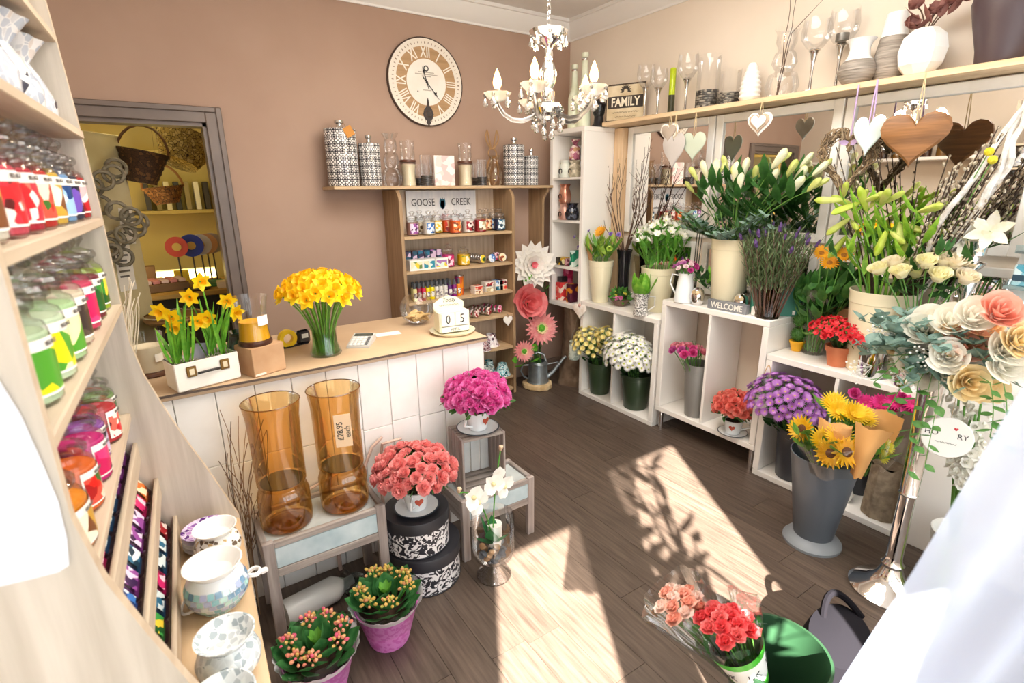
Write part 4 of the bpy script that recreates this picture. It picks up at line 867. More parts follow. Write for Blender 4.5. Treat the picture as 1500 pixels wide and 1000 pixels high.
# ================================================================ goods in the white tower
def at_x(px, py, x, z): v = pxp(px, py, x); return Vector((x, v.y, z))
def burner(label, p, r, h, m, hole=PI, group='oil burners in the white tower', dish=True):
    p.y = max(3.185, min(p.y, 3.445-r)); t = T('oil_burner', label, 'oil burner', p, 0, group)
    B().lathe([(0.001, 0), (r*0.75, 0), (r*0.98, h*0.12), (r, h*0.4), (r*0.85, h*0.65), (r*0.68, h*0.8), (r*0.75, h*0.9), (r*0.92, h), (r*0.8, h*0.97), (r*0.3, h*0.9), (0.001, h*0.89)], 24).obj('body', m, t)
    B().lathe([(0.001, 0), (r*0.40, 0), (r*0.42, 0.003)], 16).obj('opening', M['dark'], t, mtx=place((r*0.97*math.cos(hole), r*0.97*math.sin(hole), h*0.36), (math.cos(hole), math.sin(hole), 0)))
    return t
wg = noisy('dfe6dc', 'f2f4ee', 14, 0.3); cop = noisy('b8745c', 'e0a890', 9, 0.22, metal=0.5); dk = cells(('2a2c38', '1c1e28', '6a7080', '3a3c50'), 45, 0.15, '15161c', 0.04)
x = 2.78
burner('pale celadon oil burner on the top shelf of the white tower', at_x(823, 255, x, 1.71), 0.052, 0.13, wg)
t = burner('white ceramic jar burner at the back of the white tower', at_x(820, 240, 2.93, 1.71), 0.065, 0.24, mat('e6ebf0', 0.3))
burner('pebbly beige oil burner next to the celadon one', at_x(842, 252, 2.80, 1.71), 0.05, 0.125, cells(('c8c0a8', 'e0d8c4', 'a89f88'), 40, 0.4, 'b8b09c', 0.06))
p = at_x(842, 232, 2.80, 1.836)
t = T('potpourri_bag', 'cellophane bag of pink potpourri standing on a burner in the tower', 'bag', p)
B().lathe([(0.001, 0), (0.04, 0.004), (0.046, 0.05), (0.038, 0.09), (0.014, 0.115), (0.034, 0.15)], 12, fn=lambda a, r, z: r*(1+0.1*math.sin(3*a+z*30))).obj('bag', cells(('b8708a', 'e0b0bc', '8a4860', 'f0dcd8', 'c89a78'), 40, 0.25, None), t)
burner('glossy copper oil burner on top of another burner in the tower', at_x(827, 290, x, 1.511), 0.05, 0.15, cop)
burner('rose copper oil burner underneath the glossy copper one', at_x(824, 318, x, 1.385), 0.05, 0.125, noisy('c08a78', 'e6bcae', 9, 0.3, metal=0.3)); burner('black mosaic oil burner beside the copper ones', at_x(838, 318, 2.80, 1.385), 0.055, 0.13, dk)
gi = 'incense packs in the white tower'
for k in range(4): tag(B().bbox(-0.04, 0.04, -0.018, 0.018, 0, 0.06, 0.002).obj('incense_pack', cells((('e8c020', 'e8b818', 'd8a818', '7a3a48')[k], '3a3020', 'f4e8b0') if k < 3 else ('6a3040', 'c89aa0', '3a1820'), 30, 0.4, None), loc=at_x(815+6.5*k, 390, 2.78, 1.02)), ['yellow and black incense pack nearest the tower side', 'second yellow and black incense pack', 'third yellow and black incense pack', 'maroon incense pack beside the yellow ones'][k], 'box', gi)
tag(B().bbox(-0.04, 0.04, -0.018, 0.018, 0, 0.13, 0.002).obj('incense_box', cells(('1f8a68', '18705a', 'e0efe8'), 22, 0.4, None), loc=at_x(842, 388, 2.78, 1.02)), 'tall green box on the third shelf of the tower', 'box')
for (px, py, x_, z_, sx, sy, sz, cols, lab) in ((823, 430, 2.77, 0.726, 0.04, 0.032, 0.15, ('d8383a', 'e85a50', 'f4e0d0'), 'red candle pack on the bottom of the tower'), (824, 410, 2.78, 0.877, 0.035, 0.028, 0.045, ('3a2c30', '5a484c', '2a2024'), 'black candle pack lying on the red one'),
        (838, 430, 2.78, 0.726, 0.04, 0.03, 0.15, ('5a2038', 'e08a28', '4a1830'), 'plum candle pack on the bottom of the tower'), (832, 405, 2.84, 0.726, 0.03, 0.03, 0.27, ('d8286a', 'b81e58', 'e86a98'), 'pink striped candle pack behind the red one')):
    tag(B().bbox(-sx, sx, -sy, sy, 0, sz, 0.003).obj('candle_pack', cells(cols, 26, 0.35, None), loc=at_x(px, py, x_, z_)), lab, 'box', 'candle packs in the tower')
# on top of the tower
gb = noisy('d8e0c4', 'eaf0dc', 9, 0.2)
for px, y, hh, rr, lab in ((836, 3.375, 0.46, 0.048, 'pale green long-necked bottle on the white tower, the shorter one'), (848, 3.262, 0.52, 0.05, 'pale green long-necked bottle on the white tower, the taller one')):
    t = T('tall_bottle', lab, 'bottle', at_x(px, 150, 2.84, 2.06), group='pale green bottles'); 
    t.location.y = y
    B().lathe([(0.001, 0), (rr, 0), (rr*1.04, 0.02), (rr, hh*0.5), (rr*0.5, hh*0.66), (rr*0.42, hh*0.94), (rr*0.52, hh*0.95), (rr*0.52, hh), (rr*0.36, hh), (rr*0.3, hh*0.9)], 24).obj('body', gb, t); B().lathe([(rr*0.44, hh*0.9), (rr*0.5, hh*0.91), (rr*0.5, hh*0.925), (rr*0.44, hh*0.935)], 20).obj('neck_ring', M['silver'], t)
p = Vector((2.88, 3.14, 2.06))
t = T('black_lantern', 'small black metal lantern on the tower beside the FAMILY sign', 'lantern', p)
B().lathe([(0.001, 0), (0.05, 0), (0.052, 0.012), (0.036, 0.03), (0.032, 0.075)], 8).obj('base', M['black'], t); B().lathe([(0.032, 0.075), (0.044, 0.10), (0.05, 0.15), (0.05, 0.155)], 12).obj('glass', glass('8a94a0', body=1, name='smoke_glass'), t); B().lathe([(0.055, 0.152), (0.05, 0.165), (0.02, 0.19), (0.001, 0.2)], 12).obj('cap', M['black'], t)
# ================================================================ shelf over the mirrors
ZR = 2.088; XS = 2.945
def shelf_item(pxb, pyb, pxt, pyt, x=XS):
    a = pxp(pxb, pyb, x); c = pxp(pxt, pyt, x); return Vector((x, a.y, ZR)), c.z-ZR
p = Vector((2.93, pxp(916, 150, 2.93).y, ZR))
sgn = T('family_sign', 'rustic FAMILY sign board on the display shelf', 'sign', p, group=None, mtx=Matrix.Translation(p) @ rotz(-PI/2+0.45))
B().bbox(-0.145, 0.145, 0, 0.022, 0, 0.245, 0.003).obj('board', noisy('c4b08c', 'e6d8ba', 9, 0.7, detail=8), sgn)
B().bbox(-0.13, 0.13, -0.002, 0, 0.085, 0.165, 0.001).obj('black_band', noisy('2c2622', '4a3f36', 14, 0.7), sgn); text('FAMILY', 0.082, mat('efe6d0', 0.7), sgn, face((0, -0.0026, 0.123), (0, -1, 0)), bold=0.002, xs=0.78)
for i in range(9): leaf_shape(B(), 0.03, 0.013, 0, 4, 0).obj('leaf_motif', mat('3a322a', 0.7), sgn, mtx=face((0, -0.0008, 0.195), (0, -1, 0)) @ rotz((i-4)*0.42) @ Matrix.Translation((0, 0.012, 0)) @ Matrix.Rotation(-PI/2, 4, 'X'))
scribble(sgn, face((0, -0.0008, 0.058), (0, -1, 0)), 0.2, mat('5a4c3c', 0.7), 0.012); scribble(sgn, face((0, -0.0008, 0.028), (0, -1, 0)), 0.16, mat('5a4c3c', 0.7), 0.012)
for x0, x1, z0, z1 in ((-0.145, 0.145, 0.235, 0.245), (-0.145, 0.145, 0, 0.008), (-0.145, -0.137, 0, 0.245), (0.137, 0.145, 0, 0.245)): B().box(x0, x1, -0.0012, 0, z0, z1).obj('edge_band', mat('4a3c30', 0.7), sgn, smooth=False)
def goblet(a, c, label, r, x=XS, candle=False, cupf=0.45):
    p, h = shelf_item(*a, *c, x); t = T('glass_goblet', label, 'goblet', p, group='long-stemmed glass goblets on the display shelf')
    zc = h*(1-cupf)
    gcyl([(0.004, zc), (r*0.55, zc+h*cupf*0.1), (r*0.95, zc+h*cupf*0.38), (r, zc+h*cupf*0.6), (r*0.86, h), (r*0.85, h)]).obj('bowl', M['glass'], t)
    B().lathe([(0.001, 0), (r*0.62, 0), (r*0.6, 0.004), (0.008, 0.012), (0.0065, zc*0.3), (0.008, zc*0.7), (0.017, zc*0.94), (0.024, zc), (0.001, zc)], 18).obj('stem', M['silver'], t)
    B().lathe([(0.018, zc-0.002), (0.028, zc+0.004), (0.020, zc+0.012)], 18).obj('collar', M['silver'], t)
    if candle: B().lathe([(0.001, zc+0.02), (0.03, zc+0.02), (0.03, zc+0.055), (0.001, zc+0.055)], 16).obj('tealight_holder', mat('8a8884', 0.3, 0.7), t)
goblet((943, 178), (941, 95), 'glass goblet in front of the FAMILY sign', 0.062); goblet((962, 172), (963, 100), 'shorter glass goblet beside the FAMILY sign', 0.058, 2.90); goblet((1003, 165), (1005, 79), 'tall glass goblet beside the lime green bottle', 0.066)
goblet((1185, 135), (1193, 27), 'very tall glass goblet beside the twig vase', 0.07, 2.91); goblet((1223, 130), (1236, 13), 'very tall glass goblet with a metal tealight cup', 0.07, 2.99, candle=True)
p, h = shelf_item(982, 168, 984, 100, 2.96)
t = T('lime_bottle', 'slim lime green bottle with dark foot on the display shelf', 'bottle', p); B().lathe([(0.001, h*0.42), (0.02, h*0.42), (0.02, h*0.97), (0.016, h), (0.001, h)], 16).obj('upper_glass', mat('b4c81e', 0.15), t); B().lathe([(0.001, 0), (0.021, 0), (0.021, h*0.42)], 16).obj('foot', mat('3a3a28', 0.2), t)
def band_vase(a, c, label, r, frac, x=XS):
    p, h = shelf_item(*a, *c, x); t = T('banded_hurricane', label, 'vase', p, group='glass cylinders with dark woven bands'); gcyl([(0.001, 0), (r, 0), (r, h), (r*0.985, h)]).obj('glass', M['glass'], t)
    n = 7
    for k in range(n): B().lathe([(r*0.5, 0), (r*1.012, 0.001), (r*1.025, h*frac/n*0.45), (r*1.012, h*frac/n*0.9), (r*0.5, h*frac/n*0.92)], 26).obj('woven_band', cells(('4a4642', '6a665e', '34302c', '8a8478'), 70, 0.5, None, stretch=(1, 1, 0.2)), t, loc=(0, 0, 0.003+k*h*frac/n))
band_vase((1034, 160), (1037, 82), 'tall glass hurricane with woven dark band', 0.066, 0.33); band_vase((1066, 154), (1068, 102), 'short glass hurricane with woven dark band', 0.062, 0.33)
p, h = shelf_item(1097, 150, 1101, 93)
t = tag(B().lathe([(0.001, 0), (0.045, 0), (0.048, 0.01)]+[(0.055-0.034*(k/14)**2+(0.004 if k % 2 else -0.003)+0.004*math.sin(k*0.2), h*(k+1)/16) for k in range(14)]+[(0.018, h), (0.014, h)], 24).obj('ribbed_vase', mat('f5f3ee', 0.3), loc=p), 'white spiral ribbed ceramic vase on the display shelf', 'vase')
p, h = shelf_item(1143, 143, 1150, 42)
tag(gcyl([(0.03, 0), (0.07, 0.004), (0.086, h*0.16), (0.07, h*0.33), (0.04, h*0.38), (0.064, h*0.5), (0.05, h*0.64), (0.035, h*0.68), (0.052, h*0.8), (0.05, h*0.92), (0.066, h)], 28).obj('bubble_vase', M['glass'], loc=p), 'clear bubble vase on the display shelf with dark twigs', 'vase')
for k, (tx, ty) in enumerate(((1163, -30), (1172, -25), (1205, 0))):
    q = pxp(tx, ty, 2.94); B_ = T('bare_twig', 'dark bare twig standing in the bubble vase on the display shelf', 'twig', p+Vector((0, 0.02, 0.012)), group='twigs in the bubble vase'); d = q-B_.location
    pts = [(d*(i/8))+Vector((0, 0.006*math.sin(i*2+k), 0.0)) for i in range(9)]
    if k == 2: pts = [Vector((0, 0, 0))]+[(pxp(1160, 48, 2.94)-B_.location)*(i/5) for i in range(1, 6)]+[(pxp(1160, 48, 2.94)-B_.location)*(1-i/3)+d*(i/3) for i in range(1, 4)]
    B().tube(pts, [0.0035-0.0003*i for i in range(len(pts))], 6).obj('twig', M['twig'], B_)
p, h = shelf_item(1252, 125, 1262, 58, 2.915)
t = T('two_tone_vase', 'round-bellied vase, white neck over ribbed grey body', 'vase', p, group='two-tone ribbed vases')
gr = noisy('7c746c', 'a89f95', 9, 0.6, stretch=(1, 1, 14), bump=0.5)
B().lathe([(0.001, 0), (0.05, 0), (0.072, h*0.14), (0.084, h*0.3), (0.072, h*0.46), (0.062, h*0.53)], 30).obj('ribbed_body', gr, t); B().lathe([(0.062, h*0.53), (0.048, h*0.62), (0.042, h*0.8), (0.05, h*0.93), (0.064, h), (0.058, h), (0.04, h*0.85)], 30).obj('neck', mat('eceeee', 0.3), t)
p, h = shelf_item(1299, 119, 1312, 20, 2.985)
t = T('two_tone_vase', 'tall tapering vase, white top over ribbed grey body', 'vase', p, group='two-tone ribbed vases')
B().lathe([(0.001, 0), (0.05, 0), (0.066, h*0.12), (0.07, h*0.3), (0.062, h*0.5), (0.054, h*0.66)], 30).obj('ribbed_body', gr, t); B().lathe([(0.054, h*0.66), (0.047, h*0.85), (0.042, h), (0.036, h), (0.04, h*0.8)], 30).obj('neck', mat('eceeee', 0.3), t)
p, h = shelf_item(1345, 108, 1358, 42, 2.925)
t = tag(B().lathe([(0.001, 0), (0.05, 0), (0.085, h*0.22), (0.096, h*0.52), (0.082, h*0.82), (0.045, h), (0.036, h), (0.06, h*0.8)], 8).obj('faceted_vase', mat('f2f0ec', 0.35), loc=p, smooth=False), 'white faceted ceramic vase with dried mauve blossom', 'vase')
mg = petal('8a5a52', 'b08078')
for k, (tx, ty) in enumerate(((1345, 12), (1372, 20), (1392, 8), (1410, 0), (1330, 40))):
    q = pxp(tx, ty, 2.93); t = T('dried_blossom', 'mauve brown dried blossom stem in the faceted vase', 'flower', p+Vector((0, 0, h-0.03)), group='dried blossoms in the faceted vase'); d = q-t.location
    B().tube(bez((0, 0, 0), d*0.5+Vector((0, 0, 0.05)), d, 6), 0.003, 5).obj('stem', M['twig'], t)
    ring_petals(B(), 6, 0.055, 0.06, 0.7, 0.3, nseg=5).obj('bloom', mg, t, mtx=place(d, (-0.4, 0.1-0.2*k, 0.5), k)); leaf_shape(B(), 0.09, 0.04, 0.3).obj('leaf', mg, t, mtx=place(d*0.6, (-0.3, 0.8-0.5*k, 0.4)))
p, h = shelf_item(1463, 92, 1490, -25)
tag(B().lathe([(0.001, 0), (0.075, 0), (0.08, 0.01), (0.085, h*0.2), (0.11, h*0.55), (0.125, h*0.8), (0.115, h), (0.1, h), (0.11, h*0.8)], 32).obj('dark_vase', mat('4a3c40', 0.45), loc=p), 'big dark aubergine vase at the end of the display shelf', 'vase')
# ================================================================ hearts hanging from the display shelf
def hheart(label, px, py, w, h, m, x=2.825, thick=0.012, layers=1, ribbon=None, rpx=None, m2=None, hm2=None, group='hearts hanging from the display shelf', tw=0.0):
    c = pxp(px, py, x); t = T('hanging_heart', label, 'ornament', c, group=group, mtx=face(c, (-1, -0.25-tw, 0.0)))
    for k in range(layers):
        s = 1-0.22*(layers-1-k) if layers > 1 else 1
        s = 1.0 if layers == 1 else (1.0-0.2*k)
        heart(B(), w*s, h*s, thick).obj('heart_plate' if k == 0 else 'heart_layer', m if k % 2 == 0 else (m2 or m), t, mtx=Matrix.Translation((0.0, 0.004*k, thick*1.05*k)))
    top = 2.075-c.z
    B().tube([(-0.004, h*0.3, thick/2), (-0.003, h*0.3+(top-h*0.3)*0.5, 0.004), (0, top, 0.0)], 0.0022 if not ribbon else 0.0035, 5).obj('ribbon', ribbon or mat('cdb890', 0.8), t)
    B().tube([(0.01, h*0.3, thick/2), (0.008, h*0.3+(top-h*0.3)*0.5, 0.004), (0, top, 0.0)], 0.0022 if not ribbon else 0.0035, 5).obj('ribbon', ribbon or mat('cdb890', 0.8), t)
    return t
pt = noisy('e6e2da', 'f5f2ec', 16, 0.6); gyp = noisy('b4a89c', 'c8beb2', 14, 0.7)
hheart('white triple-layer heart hanging above the white lilies', 1113, 183, 0.13, 0.125, pt, layers=3, m2=mat('b8a08a', 0.7)); hheart('small white layered heart hanging by the bare twigs', 981, 197, 0.12, 0.13, pt, x=2.80, layers=2, m2=mat('a89a8c', 0.7))
hheart('long white and grey heart hanging below the small layered one', 987, 222, 0.15, 0.22, mat('b8b2ae', 0.6), x=2.80, m2=pt); hheart('pale green wooden heart hanging beside the grey one', 1016, 215, 0.155, 0.17, mat('bcc6b4', 0.6), x=2.85)
hheart('pale aqua long heart on a lilac ribbon', 1272, 200, 0.125, 0.175, mat('c8d6d2', 0.6), ribbon=mat('b8a0c8', 0.7), x=2.79, tw=-.1)
t = hheart('large carved brown wooden heart hanging by a cord', 1338, 206, 0.25, 0.225, wood('6b4726', '98693e', 'X', 7, 0.5), x=2.78, thick=0.024)
c = pxp(1240, 240, 2.84)
t = T('wicker_heart', 'twig wicker heart wreath hung on a lilac ribbon behind the aqua heart', 'ornament', c, mtx=face(c, (-1, -0.25, 0)), group='hearts hanging from the display shelf')
o = heart_outline(0.25, 0.32, 40)
for k in range(26):
    rr = random.Random(k); pts = [Vector((x*(0.62+0.45*rr.random())+rr.uniform(-.008, .008), y*(0.66+0.42*rr.random())+rr.uniform(-.008, .008), rr.uniform(-0.015, 0.015))) for x, y in o]; pts.append(pts[0])
    B().tube(pts, 0.0028, 5).obj('wicker_strand', mat(('8a7458', 'a89478', '6a5844')[k % 3], 0.8), t)
B().tube([(0, 0.08, 0), (0.0, 2.075-c.z, 0)], 0.004, 5).obj('ribbon', mat('b8a0c8', 0.7), t)
for s in (-1, 1): leaf_shape(B(), 0.05, 0.025, 0.4).obj('bow_loop', mat('b8a0c8', 0.7), t, mtx=place((0, 0.09, 0.012), (s, 0.3, 0.2)))
# ================================================================ plant builders
rnd = random.Random(21)
def bucket(name, label, p, r0, r1, h, m, cat='bucket', group=None, ring=True, wall=0.003, foot=None, handle=False):
    t = T(name, label, cat, p, 0, group)
    B().lathe([(0.001, 0.002), (r0*0.96, 0), (r0, 0.004), (r0+(r1-r0)*0.85, h*0.85)]+([(r0+(r1-r0)*0.86+0.002, h*0.855), (r0+(r1-r0)*0.88+0.002, h*0.87)] if ring else [])+[(r1*0.99, h*0.96), (r1+0.002, h*0.985), (r1+0.002, h), (r1-wall, h), (r0-wall+(r1-r0)*0.5, h*0.5), (r0-wall, 0.012), (0.001, 0.01)], 36).obj('body', m, t)
    if foot: B().lathe([(0.001, 0.0), (foot, 0), (foot, 0.012), (foot*0.92, 0.024), (r0*1.02, 0.05), (r0*0.98, 0.05)], 36).obj('foot', mat('7f8489', 0.45), t)
    return t
def stalk(name, label, cat, group, base, tip, r=0.003, bend=0.1, stm=None, leaf=None, nl=0, lr=(0.35, 0.95), lel=0.7, ls=(0.8, 1.1), heads=(), droop=None):
    """a cut stem with leaves and heads; heads: (mesh, name, direction, distance from tip, scale)"""
    base, tip = fan(base, tip), Vector(tip); t = T(name, label, cat, base, 0, group); d = tip-base
    pts = bez((0, 0, 0), d*0.5+Vector((-d.x*bend*2, -d.y*bend*2, d.length*bend)), d, 8); B().tube(pts, [r*(1-0.05*i) for i in range(9)], 5).obj('stem', stm or M['stem'], t)
    for k in range(nl):
        f = lr[0]+(lr[1]-lr[0])*k/max(1, nl-1); i = min(7, int(f*8)); q = pts[i].lerp(pts[i+1], f*8-i) if i < 8 else pts[8]
        az = k*2.4+rnd.random()*0.6; inst(leaf, 'leaf', t, mtx=place(q, dirv(az, lel+rnd.uniform(-.2, .2)), rnd.uniform(-.4, .4), rnd.uniform(*ls)))
    for (me, nm, dr, off, s) in heads:
        q = d+Vector(dr).normalized()*off
        if off > 0.012: B().tube([d, d+Vector(dr).normalized()*off*0.5, q], r*0.7, 5).obj('stalk', stm or M['stem'], t)
        inst(me, nm, t, mtx=place(q, dr, rnd.random()*6, s))
    return t
def sprays(name, label, cat, group, base, C, rad, n, per, me, leaf=None, stm=None, lo=-0.25, face_up=0.35, sj=(0.85, 1.15), jitter=0.14, cols=None):
    """n branching flower sprays whose blooms fill a dome of radii rad about C"""
    base, C = Vector(base), Vector(C); tot = n*per; pts = []
    for i in range(tot):
        z = 1-(1-lo)*(i+0.5)/tot; a = i*2.39996; rr = math.sqrt(max(0, 1-z*z)); pts.append(Vector((rr*math.cos(a), rr*math.sin(a), z)))
    pts.sort(key=lambda v: (math.atan2(v.y, v.x) if v.z < 0.8 else -9)); mes = me if isinstance(me, (list, tuple)) else [me]
    base0 = base
    for s in range(n):
        ch = pts[s*per:(s+1)*per]; m = sum(ch, Vector())/per; base = fan(base0, C+Vector((m.x*rad[0], m.y*rad[1], 0.2))*0.8); t = T(name, label if isinstance(label, str) else label[s % len(label)], cat, base, 0, group)
        node = C+Vector((m.x*rad[0], m.y*rad[1], m.z*rad[2]))*0.35-base; b = B()
        b.tube(bez((0, 0, 0), (0, 0, node.z*0.6), node, 5), 0.003, 5)
        for v in ch:
            q = C+Vector((v.x*rad[0], v.y*rad[1], v.z*rad[2]))*(1+rnd.uniform(-jitter, jitter*0.4))-base; b.tube([node, node.lerp(q, 0.5)+Vector((0, 0, 0.006)), q], 0.0018, 4)
            o = inst(mes[s % len(mes)] if not cols else rnd.choice(mes), 'bloom', t, mtx=place(q, v+Vector((0, 0, face_up)), rnd.random()*6, rnd.uniform(*sj)))
        if leaf:
            for k in range(5):
                q = node.lerp(Vector((0, 0, 0)), 0.1+0.08*k)+Vector((rnd.uniform(-1, 1)*rad[0], rnd.uniform(-1, 1)*rad[1], 0))*0.25; inst(leaf, 'leaf', t, mtx=place(q, dirv(math.atan2(m.y, m.x)+rnd.uniform(-1, 1), rnd.uniform(-.2, .6)), 0, rnd.uniform(.8, 1.2)))
        b.obj('stem', stm or M['stem'], t)
def bush(t, C, rad, n, me, leafm, nleaf=160, LL=0.035, LW=0.02, lo=-0.1, sj=(0.8, 1.15), face_up=0.3, inner=0.85):
    """blooms and foliage as parts of one potted plant t (local coordinates)"""
    C = Vector(C); b = B()
    for i in range(nleaf):
        z = 1-(1.0-(lo-0.35))*(i+0.5)/nleaf; a = i*2.39996+0.5; rr = math.sqrt(max(0, 1-z*z)); v = Vector((rr*math.cos(a), rr*math.sin(a), z)); q = C+Vector((v.x*rad[0], v.y*rad[1], v.z*rad[2]))*rnd.uniform(0.6, 0.93 if z > 0 else 1.02)
        leaf_shape(b, LL*rnd.uniform(.7, 1.2), LW, 0.25, 4, 0.2, place(q, v+Vector((rnd.uniform(-.7, .7), rnd.uniform(-.7, .7), rnd.uniform(-.3, .5))), rnd.random()*6))
    stuff(b.obj('foliage', leafm, t))
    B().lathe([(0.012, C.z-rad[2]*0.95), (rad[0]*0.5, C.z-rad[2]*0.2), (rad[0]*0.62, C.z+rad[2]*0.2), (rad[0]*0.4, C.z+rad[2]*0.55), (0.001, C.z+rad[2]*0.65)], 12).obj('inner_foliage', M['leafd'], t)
    mes = me if isinstance(me, (list, tuple)) else [me]
    for i in range(n):
        z = 1-(1-lo)*(i+0.5)/n; a = i*2.39996; rr = math.sqrt(max(0, 1-z*z)); v = Vector((rr*math.cos(a), rr*math.sin(a), z)); q = C+Vector((v.x*rad[0], v.y*rad[1], v.z*rad[2]))*rnd.uniform(0.88, 1.06)
        inst(rnd.choice(mes), 'bloom', t, mtx=place(q, v+Vector((rnd.uniform(-.3, .3), rnd.uniform(-.3, .3), face_up)), rnd.random()*6, rnd.uniform(*sj)))
enam = mat('eef2f4', 0.15); rimb = mat('3a4450', 0.3)
def enamel_cup(t, r0, r1, h, hang_, z0=0.0, ha=0.0, heart_a=None):
    B().lathe([(0.001, z0), (r0*0.96, z0), (r0, z0+0.003), (r1, z0+h-0.003), (r1+0.003, z0+h), (r1-0.003, z0+h), (r0-0.003, z0+0.006), (0.001, z0+0.005)], 32).obj('cup', enam, t)
    B().lathe([(r1*0.86, z0+h*0.86), (0.001, z0+h*0.88)], 24).obj('soil', M['soil'], t)
    a = ha; B().tube([Vector((r1*0.97*math.cos(a), r1*0.97*math.sin(a), z0+h*0.85)), Vector(((r1+0.03)*math.cos(a), (r1+0.03)*math.sin(a), z0+h*0.8)), Vector(((r1+0.036)*math.cos(a), (r1+0.036)*math.sin(a), z0+h*0.5)), Vector((r0*1.05*math.cos(a), r0*1.05*math.sin(a), z0+h*0.25))], 0.005, 6).obj('handle', enam, t)
    if heart_a is not None:
        d = (math.cos(heart_a), math.sin(heart_a), 0); rr = (r0+r1)/2+0.001; q = Vector((rr*d[0], rr*d[1], z0+h*0.52)); heart(B(), h*0.4, h*0.38, 0.003).obj('heart_motif', mat('b04a34', 0.5), t, mtx=face(q, d))
def saucer(label, p, r, group='enamel saucers'):
    t = T('enamel_saucer', label, 'saucer', p, 0, group); B().lathe([(0.001, 0), (r*0.6, 0), (r*0.95, 0.010), (r*0.95, 0.013), (r*0.58, 0.004), (0.001, 0.004)], 36).obj('dish', enam, t); B().lathe([(r*0.94, 0.009), (r, 0.013), (r*0.94, 0.0145)], 36).obj('rim', rimb, t)

# ================================================================ low two-cube shelf: top
Z1, Z2, Z3 = 0.78, 0.92, 0.74
cr = mat('efe7c8', 0.25)
def topp(px, py, z): return pz(px, py, z)
p = topp(873, 440, Z1); p.x = max(p.x, 2.80); p.y = min(p.y, 2.97); bucket('flower_bucket', 'slim cream metal bucket with a mixed spring bouquet', p, 0.062, 0.095, 0.32, cr, group='cream flower buckets')
mouth = p+Vector((0, 0, 0.25))
ARR[0] = T('spring_bouquet', 'mixed spring bouquet of violet freesias, orange gerberas and lime tulips in kraft paper', 'bouquet', mouth)
fre = me_ruffle(0.022, '8a6fc0', 'b49ad8', 2, 6, 1); ora = me_daisy(0.05, 16, 'f0a81a', 'f5bc30', ('b87818', 'd89a28'), 0.3, 0.25, 2)
llf = leaf_me(0.13, 0.03, 0.25, petal('4c8a34', '86b84a')); llg = leaf_me(0.16, 0.035, 0.3, petal('7fae3c', 'bcd45a'))
for (px, py, me, nm) in ((843, 347, fre, 'violet freesia'), (863, 339, fre, 'violet freesia'), (895, 343, fre, 'violet freesia'), (906, 344, fre, 'violet freesia'), (848, 362, fre, 'violet freesia'), (880, 340, ora, 'orange gerbera'), (857, 349, ora, 'orange gerbera'), (877, 358, me_ruffle(0.035, '8fb83a', 'c8dc6a', 2, 7, 2), 'lime green tulip'), (893, 365, me_ruffle(0.03, '8fb83a', 'c8dc6a', 2, 7, 2), 'lime green tulip')):
    tp = pxp(px, py, p.x-0.06+0.04*rnd.random()); up = Vector((-0.6, (tp.y-p.y)*3, 0.5)); stem_flower('spring_flower', nm+' in the mixed bouquet of the slim cream bucket', 'flower', 'mixed spring bouquet', mouth, tp, me, 0.0025, up)
for k in range(14): stalk('leafy_sprig', 'green leafy stem in the slim cream bucket', 'foliage', 'greens in the slim cream bucket', mouth, p+Vector((0.09*math.cos(k*0.7)*1.1, 0.11*math.sin(k*0.7), 0.37+0.03*(k % 3))), 0.0025, leaf=(llf if k % 2 else llg), nl=4, lr=(0.5, 1), lel=0.7)
t = T('kraft_wrap', 'brown kraft paper cone tucked in the spring bouquet', 'paper', mouth+Vector((-0.04, 0.06, 0))); B().grid(lambda u, v: (-(0.01+0.03*v)*math.cos(u*2-1), (0.012+0.03*v)*math.sin(u*2-1)+0.02*v, 0.0+0.19*v), 6, 5).obj('paper', mat('b98a5c', 0.8), t)
ARR[0] = None
# black vase of twigs
p = topp(908, 430, Z1); p.x = 2.93; p.y = 2.86
t = T('black_vase', 'tall glossy black vase holding bare curly twigs', 'vase', p); B().lathe([(0.001, 0), (0.05, 0), (0.052, 0.01), (0.042, 0.1), (0.04, 0.25), (0.05, 0.36), (0.06, 0.40), (0.054, 0.40), (0.035, 0.25)], 28).obj('body', mat('17161c', 0.12), t)
mouth = p+Vector((0, 0, 0.36))
for k, (px, py) in enumerate(((893, 245), (897, 258), (908, 240), (918, 232), (932, 255), (945, 215), (952, 200), (958, 245), (965, 262), (890, 283), (868, 310), (975, 240), (940, 290))):
    q = pxp(px, py, 2.86+0.10*rnd.random()); d = q-mouth; t = T('bare_twig', 'bare brown twig in the glossy black vase', 'twig', mouth, group='twigs in the black vase'); dn = Vector((0, rnd.uniform(-1, 1), 0.2))
    pts = [d*f+Vector((0, 0.06*math.sin(PI*f)*(1 if px < 920 else -0.6), 0.05*math.sin(PI*f)))+dn*0.01*math.sin(f*11+k) for f in [i/9 for i in range(10)]]
    B().tube(pts, [0.0042-0.00034*i for i in range(10)], 6).obj('twig', mat(('5a4232', '6e5240', '4a362a')[k % 3], 0.7), t)
    for j in (4, 6):
        B().tube([pts[j], pts[j]+(d*0.1)+Vector((0, rnd.uniform(-.05, .05), 0.03)), pts[j]+d*0.2+Vector((0, rnd.uniform(-.09, .09), 0.05))], [0.0022, 0.0017, 0.001], 5).obj('side_twig', M['twig'], t)
